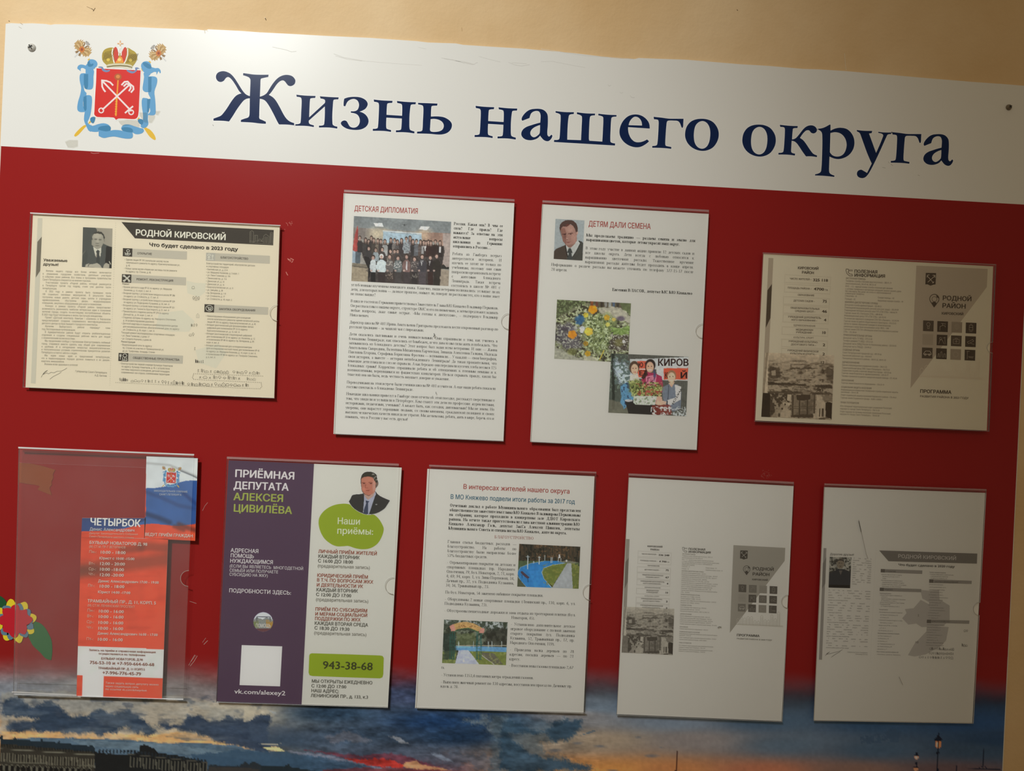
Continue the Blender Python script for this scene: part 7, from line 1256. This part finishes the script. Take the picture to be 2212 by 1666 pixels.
    for fr, s_, a, b, h_, c, bd in ((f1, 'КИРОВСКИЙ', (815, 405), (1168, 418), 5.4, d0, 2), (f1, 'РАЙОН', (885, 482), (1090, 492), 5.6, d0, 2), (f1, 'ЧИСЛО ЖИТЕЛЕЙ –', (680, 582), (1045, 598), 3.8, d1, 1), (f1, vals[0], (1075, 612), (1325, 622), 6, d0, 2), (f1, 'ПЛОЩАДЬ РАЙОНА –', (643, 738), (1050, 757), 3.8, d1, 1), (f1, vals[1], (1090, 766), (1258, 774), 6, d0, 2), (f1, 'ГА', (1280, 776), (1325, 779), 3.6, d0, 1),
        (f1, 'ОБРАЗОВАНИЕ', (815, 860), (1097, 871), 3.8, d1, 1), (f1, 'ДЕТСКИХ САДОВ –', (742, 957), (1103, 971), 3.8, d1, 1), (f1, '75', (1238, 976), (1310, 980), 6, d0, 2), (f1, 'ОБЩЕОБРАЗОВАТЕЛЬНЫХ', (690, 1079), (1185, 1102), 3.8, d1, 1), (f1, 'СРЕДНИХ ШКОЛ –', (768, 1135), (1113, 1148), 3.8, d1, 1), (f1, vals[2], (1228, 1148), (1308, 1152), 6, d0, 2), (f1, 'УЧРЕЖДЕНИЙ ДОПОЛНИТЕЛЬ-', (648, 1233), (1218, 1256), 3.8, d1, 1), (f1, 'НОГО ОБРАЗОВАНИЯ –', (705, 1286), (1143, 1302), 3.8, d1, 1), (f1, '4', (1262, 1296), (1296, 1298), 6, d0, 2),
        (f1, 'ЗДРАВООХРАНЕНИЕ', (740, 1378), (1117, 1394), 3.8, d1, 0), (f1, 'МЕДИЦИНСКИХ', (783, 1452), (1078, 1463), 3.8, d1, 1), (f1, 'УЧРЕЖДЕНИЙ –', (783, 1498), (1080, 1509), 3.8, d1, 1), (f1, '10', (1222, 1511), (1288, 1514), 6, d0, 2), (f2, 'КУЛЬТУРА, СПОРТ', (742, 86), (1085, 98), 3.8, d1, 0), (f2, 'УЧРЕЖДЕНИЙ КУЛЬТУРНО-', (657, 150), (1160, 171), 3.8, d1, 1), (f2, 'ДОСУГОВОГО ТИПА –', (700, 204), (1125, 219), 3.8, d1, 1), (f2, '2', (1240, 220), (1278, 222), 6, d0, 2),
        (f2, 'УЧРЕЖДЕНИЙ ФИЗИЧЕСКОЙ', (637, 306), (1168, 329), 3.8, d1, 1), (f2, 'КУЛЬТУРЫ И СПОРТА –', (685, 359), (1128, 375), 3.8, d1, 1), (f2, '2', (1235, 377), (1272, 379), 6, d0, 2), (f2, 'БИБЛИОТЕК –', (725, 488), (993, 499), 3.8, d1, 1), (f2, vals[3], (1198, 519), (1265, 521), 6, d0, 2), (f2, 'МУЗЕЕВ –', (800, 651), (985, 659), 3.8, d1, 1), (f2, '2', (1225, 679), (1260, 681), 6, d0, 2), (f2, 'ТЕАТРОВ –', (783, 807), (988, 816), 3.8, d1, 1), (f2, vals[4], (1218, 834), (1250, 836), 6, d0, 2),
        (f2, 'СПОРТИВНЫХ', (740, 937), (1008, 947), 3.8, d1, 1), (f2, 'СООРУЖЕНИЙ –', (720, 983), (1025, 992), 3.8, d1, 1), (f2, vals[5], (1125, 992), (1248, 996), 6, d0, 2), (f3, 'ПОЛЕЗНАЯ', (278, 180), (583, 190), 6.8, d0, 2), (f3, 'ИНФОРМАЦИЯ', (278, 231), (685, 245), 6.8, d0, 2), (f3, 'SOS', (208, 158), (256, 160), 3.6, d0, 1), (f3, 'РОДНОЙ', (1447, 543), (1832, 558), 10, d0, 2), (f3, 'РАЙОН', (1443, 644), (1755, 656), 10, d0, 2), (f3, 'КИРОВСКИЙ', (1437, 734), (1725, 745), 5.4, d0, 2),
        (f4, 'ПРОГРАММА', (1150, 668), (1563, 683), 7.6, d0, 2), (f4, 'РАЗВИТИЯ РАЙОНА В %s ГОДУ' % year, (1150, 726), (1792, 752), 4.4, d1 if k == 1 else d2, 1)):
        T.line(s_, fr(*a), fr(*b), h_ * k, c, min(bd, 1) if thin and bd < 2 else bd)
    T.build('heading', t)
    T = Text(OP); hh = 3.9 * k; xl = lambda y: 165 - (y - 268) * .0433
    rows = [(268, '*ЭКСТРЕННАЯ ПОМОЩЬ'), (302, 'Телефоны службы спасения (круглосуточно) – 380-91-19'), (337, '(многоканальный), 545-47-45, 545-35-18'), (373, 'МЧС – 112 – единый номер службы спасения для звонков'), (407, 'с сотовых телефонов в экстренных ситуациях (можно звонить даже'), (438, 'без сим-карты, без денег на счете и с заблокированной'), (468, 'клавиатурой телефона)'), (501, 'Спасатели – 01'), (541, 'Полиция – 02'), (583, '*АВАРИЙНО-ДИСПЕТЧЕРСКИЕ СЛУЖБЫ'), (619, 'Дежурная служба администрации – 252-00-21'),
        (655, 'Повреждения водоразводной уличной сети (хол. воды) – 305-09-09'), (691, 'Повреждения тепловой уличной сети ГУП «ТЭК СПб» – 464-66-79'), (727, 'Горячая линия АО «Теплосеть СПб» – 688-48-46'), (762, 'Информационный центр ГУП «ТЭК СПб» – 601-93-93'), (799, 'По вопросам наружного освещения СПб ГБУ «Ленсвет» – 312-95-94'), (835, 'Горячая линия по работе общественного транспорта – 576-55-55'), (870, 'Центр по приему обращений граждан по всем вопросам,'), (906, 'связанным с качеством оказываемых услуг ЖКХ, – 004'),
        (942, 'Горячая линия СПб ГКУ «Жилищное агентство Кировского района'), (978, 'СПб» – 252-28-64'), (1020, '*ПРАВООХРАНИТЕЛЬНЫЕ ОРГАНЫ'), (1058, 'Дежурная часть ГУ МВД – 573-21-85'), (1095, 'Телефон доверия ГУ МВД – 573-21-81'), (1132, 'Дежурная часть УМВД России по Кировскому району – 252-02-02'), (1170, 'Дежурная часть ГИБДД – 234-90-21')]
    o4 = 180 * 6.144
    rows += [(y + o4, s_) for y, s_ in ((110, '*СУДЕБНЫЕ ОРГАНЫ'), (148, 'Санкт-Петербургский городской суд – 459-59-66'), (185, 'Кировский районный суд – 418-54-01'), (222, 'Прокуратура Кировского района – 300-91-22, 300-91-33'), (275, '*ЗДРАВООХРАНЕНИЕ'), (312, 'Единая информационно-справочная служба – 246-5-122'), (350, 'Территориальный фонд ОМС Санкт-Петербурга – 703-73-01'), (385, 'Справочная служба о наличии лекарств в городе – 635-55-66'),
        (420, 'Горячая линия Комитета по здравоохранению – 635-55-77'), (458, 'Телефон приемной по работе городской скорой помощи – 571-45-04'), (515, '*ОБРАЗОВАНИЕ'), (550, 'Горячая линия Комитета по образованию – 576-20-19'), (605, '*СОЦИАЛЬНАЯ ЗАЩИТА НАСЕЛЕНИЯ'), (640, 'Информационно-справочная телефонная служба социальной защиты'), (672, 'населения – 334-41-44'), (710, 'Отдел социальной защиты населения Кировского района – 576-44-61'), (747, 'Горячая линия Социального фонда – 8-800-1-00000-1'),
        (810, '*ПРАВА ПОТРЕБИТЕЛЯ'), (857, 'Юго-Западный территориальный отдел управления Роспотреб-'), (892, 'надзора по городу Санкт-Петербургу – 764-12-30'), (930, 'Отдел надзора по питанию населения управления Роспотреб-'), (963, 'надзора по городу Санкт-Петербургу – 764-02-38'))]
    c = S(.42 if k == 1 else .5)
    for y, s_ in rows:
        bd = 0
        if s_[0] == '*': s_, bd = s_[1:], 1
        x = xl(y); T.line(s_, f3(x, y - 4), f3(x + 700, y + 30), hh, c, bd, sans, 'left', .70)
    for x, y, s_ in ((590, 520, 'Скорая помощь – 03'), (588, 560, 'Аварийная газовая служба – 04')): T.line(s_, f3(x, y), f3(x + 300, y + 14), hh, c, 0, sans, 'left', .70)
    T.build('printed_text', t)
class Aff:
    def __init__(s, src, dst):
        s.M = np.linalg.lstsq(np.c_[np.array(src), np.ones(len(src))], np.array(dst), rcond=None)[0]; s.I = np.linalg.inv(s.M[:2])
    def __call__(s, p): return [tuple(np.array([a, b, 1]) @ s.M) for a, b in p]
    def inv(s, X, Y): x, y = X - s.M[2, 0], Y - s.M[2, 1]; return x * s.I[0, 0] + y * s.I[1, 0], x * s.I[0, 1] + y * s.I[1, 1]
t = paper('district_leaflet', [(1649.4, 548.4), (2145.4, 575.5), (2131.5, 930.4), (1631.6, 908.6)], 'cream landscape leaflet with a city photo column and grey pointed cover, upper right', 'leaflet', col=creamw)
ident = Aff([(0, 0), (2000, 0), (0, 2000), (2000, 2000)], [(0, 0), (2000, 0), (0, 2000), (2000, 2000)])
def seen_d(v): a, b = np.array((36, 24, 12.)), np.array((158, 138, 108.)); return tuple(a + (b - a) * v)
cover(t, ident, 1, seen_d, ('325 118', '4700', '46', '12', '3', '583'), '2023', 1880, 740, False)
t = paper('leaflet_copy', [(1358, 1031.8), (1714.5, 1050.4), (1688.3, 1558.2), (1332.3, 1543)], 'white sheet with a small grey print of the city photo leaflet, large blank margins', 'leaflet copy', grp=None)
XH = Aff([(1723.2, 581.3), (1987.2, 848.7), (1644, 900.4), (2133.7, 581.2), (1660.5, 557.2)], [(1393.7, 1182.4), (1590.7, 1375.9), (1343.2, 1408.7), (1697.4, 1182.8), (1356, 1165)])
def seen_h(v): a, b = np.array((44, 38, 30.)), np.array((152, 142, 122.)); return tuple(a + (b - a) * v)
cover(t, XH, .655, seen_h, ('336 248', '4 700', '47', '11', '4', '476'), '2020', 1520, 1290, True)
# ------------------------------------------------------------------ grey copy of the 2020 leaflet
I1 = crop(1740, 1020, 5.267); I2 = crop(1740, 1300, 5.267)
t = paper('leaflet_copy', [(1780.4, 1052.7), (2128.3, 1065.2), (2100.2, 1563), (1757.7, 1557.2)], 'white sheet with a small grey print of the 2020 leaflet with dark portrait, grey stain', 'leaflet copy')
def si(v): a, b = np.array((34, 28, 20.)), np.array((138, 126, 107.)); return tuple(A(*(a + (b - a) * v), 1950, 1320))
def mi(v): return cmat(si(v), .7, .2)
mb = MB(); mb.poly(I1([(206, 865), (238, 866)]) + I2([(188, 662), (153, 660)]), OP, mi(.6)); mb.poly(I1([(236, 970), (225, 1270), (187, 1330), (197, 1040)]), OP + .00004, mi(.45)); mb.build('side_bar', t)
mb = MB(); mb.poly(I1([(838, 892), (1955, 928), (1950, 1043), (945, 1015)]), OP + .00004, mi(.40)); mb.build('banner', t)
for fr, q, s_, a, b in ((I1, [(857, 1103), (1330, 1120), (1328, 1160), (855, 1142)], 'ОТКРЫТИЕ', (910, 1136), (1028, 1140)), (I1, [(845, 1315), (1318, 1332), (1316, 1368), (843, 1354)], 'РЕМОНТ', (900, 1346), (992, 1349)), (I1, [(1408, 1220), (1892, 1238), (1890, 1274), (1406, 1262)], 'ЗАКУПКА ОБОРУДОВАНИЯ', (1465, 1256), (1735, 1263)), (I2, [(1382, 205), (1865, 215), (1862, 253), (1378, 240)], 'БЛАГОУСТРОЙСТВО', (1435, 232), (1640, 235))):
    bar(t, fr, q, mi(.58)); x, y = q[0]; mb = MB(); mb.poly(fr([(x, y), (x + 48, y + 2), (x + 46, y + 40), (x - 2, y + 38)]), OP + .00006, mi(.3)); mb.build('icon', t); tx(t, 'section_heading', OP + .0001, [(s_, fr(*a), fr(*b), 3, si(.25), 1)])
mb = MB(); st = mi(.78)
for pts, fr in (([(1305, 1340), (1400, 1350), (1520, 1340), (1525, 1450), (1640, 1520), (1640, 1700), (1560, 1750), (1400, 1760), (1405, 1480), (1330, 1440)], I1), ([(1130, 85), (1230, 75), (1290, 5), (1310, -20), (1405, 30), (1400, 288), (1320, 290), (1260, 250), (1170, 262), (1100, 190), (1150, 130)], I2), ([(1380, 270), (1630, 290), (1600, 440), (1550, 500), (1370, 600), (1240, 625), (1165, 610), (1240, 480), (1375, 340)], I2)): mb.poly(fr(pts), OP - .00006, st)
mb.build('grey_stain', t)
tx(t, 'heading', OP + .0001, [('Дорогие друзья!', I1(278, 945), I1(550, 952), 4.6, si(.35), 1), ('РОДНОЙ КИРОВСКИЙ', I1(1050, 976), I1(1712, 1003), 8, si(.86), 1), ('Что будет сделано в 2020 году', I1(1055, 1067), I1(1695, 1089), 5, si(.16), 2)])
T = Text(OP + .00003); g_ = si(.5)
T.para(['>В этом году по', 'инициативе губернато-', 'рам Санкт-Петербурга', 'мы открываем в городе', 'проект «Родной', 'район». Это дает нам', 'возможность лучше', 'понять, какими горо-', 'жане хотят видеть', 'парки и скверы,', 'в каких дворах требу-', 'ется ремонт в первую', '<очередь.'], I1(540, 985), I1(530, 1278), I1(752, 997), 2.7, g_, 0, sans, .68)
T.para(['За этот год мы провели встречи с жителями', 'этого района и Петербурга, более двухсот', 'дворов, детских и спортивных площадок', 'обновлены и обустроены. Благодаря помощи', '<граждан мы учли все предложения.', '>Наша задача и главный приоритет –', 'благоустроенный район, где каждый может', 'заниматься спортом. Мы надеемся, что', 'активные жители нашего города вместе', '<с нами будут строить его.'], I1(262, 1348), I2(250, 128), I1(740, 1366), 2.7, g_, 0, sans, .68)
T.para(['>Проект «Родной район» помогает сделать', 'все, что волнует жителей конкретного двора,', 'вместе с горожанами решить самые насущные', '<вопросы в развитии городской среды.', '>Мы приняли на себя обязательства сделать', 'город комфортным для каждого горожанина,', 'благоустроить общественные пространства,', 'дворы, спортивные площадки и скверы.', 'Нам важно участие каждого и то, что', '<думают о переменах сами петербуржцы.', '>Я верю: вместе мы сделаем наш район', 'еще более удобным и современным', '<для жизни.', '>Желаю вам здоровья, энергии и новых', '<успехов в добрых делах на благо города!'], I2(250, 160), I2(232, 528), I2(722, 176), 2.7, g_, 0, sans, .68)
T.line('Губернатор Санкт-Петербурга', I2(475, 580), I2(705, 588), 2.5, g_, 0); T.line('Александр Беглов', I2(565, 603), I2(705, 608), 2.5, g_, 0)
L_ = 86
lst(T, ['• Детского сада на 220 мест по адресу:', '  Дачный пр., д. 30, корп. 4, лит. А', '  ноябрь', '• Многофункционального физкультурно-', '  оздоровительного комплекса по адресу:', '  бульвар Новаторов, участок 1, юго-западнее', '  пересечения с ул. Зины Портновой'], I1(858, 1170), I1(850, 1305), 2.6, g_, .7, .04, L_)
lst(T, ['*Капитальный ремонт', '• Школы № 269 по адресу: Комсомола ул.,', '  д. 20, лит. А', '  здания спортивного комплекса с бассейном', '  ул. Зенитчиков, д. 10, корп. 2', '• Центра спорта по адресу: ул. Лени Голикова', '• Поликлиники № 88', '  ул. Генерала Симоняка, д. 6, лит. А'], I1(845, 1385), I1(838, 1530), 2.6, g_, .7, .04, L_)
lst(T, ['*Текущий ремонт', '• Внутриквартальных проездов по адресам:', '  пр. Народного Ополчения, д. 100', '  ул. Стачек, д. 92', '• Спортивной площадки по адресу: ул. Зины', '  Портновой, д. 14, корп. 2', '• Фасада школы № 481, ул. Козлова,', '  д. 37, лит. А', '• Пр. Ветеранов, д. 60, лит. А', '*Внутридворовых спортивных площадок', '• ул. Лени Голикова, д. 15', '• пр. Ветеранов, д. 78', '• ул. Козлова, д. 15', '• ул. Подводника Кузьмина, д. 46', '• ул. Солдата Корзуна, д. 58', '• Дачный пр., д. 17', '*Искусственных дорожных неровностей', '• Новостроек ул., Дачный пр., Ленинский пр.'], I2(835, 95), I2(808, 605), 2.6, g_, .7, .035, L_)
lst(T, ['*Конкурс народных инициатив', '• Создание сквера рядом с домом культуры', '  и центром детского творчества', '  по адресу: ул. Стойкости, д. 36'], I1(1412, 1146), I1(1405, 1212), 2.6, g_, .7, .04, L_)
lst(T, ['Для детской поликлиники:', '• рентгеновский аппарат, лит. А', '• автомобили скорой помощи', '  для поликлиники № 43', '• ул. Казакова, д. 14, корп. 4', '  аппарат УЗИ экспертного класса', '• компьютерный томограф', '  ул. Новостроек, д. 24', '• для школы № 250', '  спортивное оборудование', '  и музыкальные инструменты', '• пр. Ветеранов, д. 69', '• для библиотеки имени', '  ул. Зайцева, д. 33'], I1(1405, 1285), I2(1385, 190), 2.6, g_, .7, .035, L_)
lst(T, ['*Обустройство детских площадок', '• бульвар Новаторов, д. 73', '• ул. Зины Портновой, д. 9', '• Дачный пр., д. 21', '• ул. Генерала Симоняка, д. 9', '• Автовская ул., д. 14', '• Ленинский пр., д. 120', '*Сквер на ул. Маршала Казакова', '• пр. Народного Ополчения, д. 30'], I2(1380, 268), I2(1368, 500), 2.6, g_, .7, .035, L_)
T.build('printed_text', t)
mb = MB()
for pts in ([(228, 615), (245, 590), (275, 572), (240, 600), (290, 590), (330, 578), (380, 568), (420, 548)], [(395, 570), (340, 600), (295, 632)]): mb.stroke(I2(pts), .7, OP, mi(.2))
mb.build('signature', t)
mb = MB(); dots(mb, I1(803, 890), I2(737, 680), 60, .3, OP, mi(.6)); mb.build('fold_dots', t, kind='stuff')
for q_ in ((1410, 548, 1690, 556), (1400, 600, 1690, 606), (1290, 645, 1680, 655)): little(t, I2, *q_, 13, 30, mi(.25), q_[0], .5)
for q_ in ((1800, 345, 1850, 348, 2, 36), (1775, 510, 1842, 514, 3, 34), (1270, 170, 1300, 171, 1, 30), (1245, 470, 1285, 470, 2, 24)): little(t, I2, *q_[:4], q_[4], q_[5], mi(.32), q_[0], .6)
PI_ = I1
def portrait_i(P):
    P.frame(I1); P.C[:] = (46, 42, 34); P.speck(P.inside([(255, 960), (530, 960), (520, 1140), (260, 1130)]), .05, (120, 112, 94), .54, 3); P.speck(P.inside([(255, 960), (530, 960), (520, 1120), (260, 1120)]), .09, (96, 90, 76), .58, 6, .8)
    P.poly([(262, 1320), (270, 1160), (330, 1125), (370, 1100), (440, 1105), (500, 1130), (515, 1170), (510, 1325)], (36, 34, 32)); P.poly([(262, 1280), (515, 1290), (510, 1330), (260, 1320)], (22, 18, 14))
    P.ell(398, 1040, 42, 60, (92, 80, 62)); P.poly([(355, 1030), (360, 1000), (400, 985), (440, 1005), (442, 1030), (420, 1010), (380, 1008)], (52, 46, 38)); P.ell(385, 1035, 8, 4, (50, 42, 34)); P.ell(412, 1038, 8, 4, (50, 42, 34)); P.ell(398, 1072, 14, 4, (60, 48, 38), .8); P.poly([(380, 1120), (420, 1120), (400, 1175)], (70, 62, 52))
picture('portrait_photograph', I1([(275, 965), (523, 972), (508, 1322), (262, 1315)]), OP + .00003, 50, 66, portrait_i, t)
for pts, fr, wd, v in (([(605, 545), (640, 700), (690, 930), (710, 985)], I1, 1.1, .62), ([(606, 560), (632, 680)], I1, 1.8, .55), ([(1065, 855), (1105, 945)], I2, 1.2, .62)):
    mb = MB(); mb.stroke(fr(pts), wd, .0082, cmat(si(v))); mb.build('holder_scratch', HOLD['I'])
mb = MB(); mb.stroke(crop(1320, 1280, 5.267)([(1215, 402), (1232, 392), (1252, 394)]), 1.6, .0082, cmat(tuple(A(84, 78, 66, 1555, 1355)))); mb.build('holder_scratch', HOLD['H'])
bpy.data.objects.remove(_cob); bpy.data.curves.remove(_cur)
bpy.context.view_layer.update()
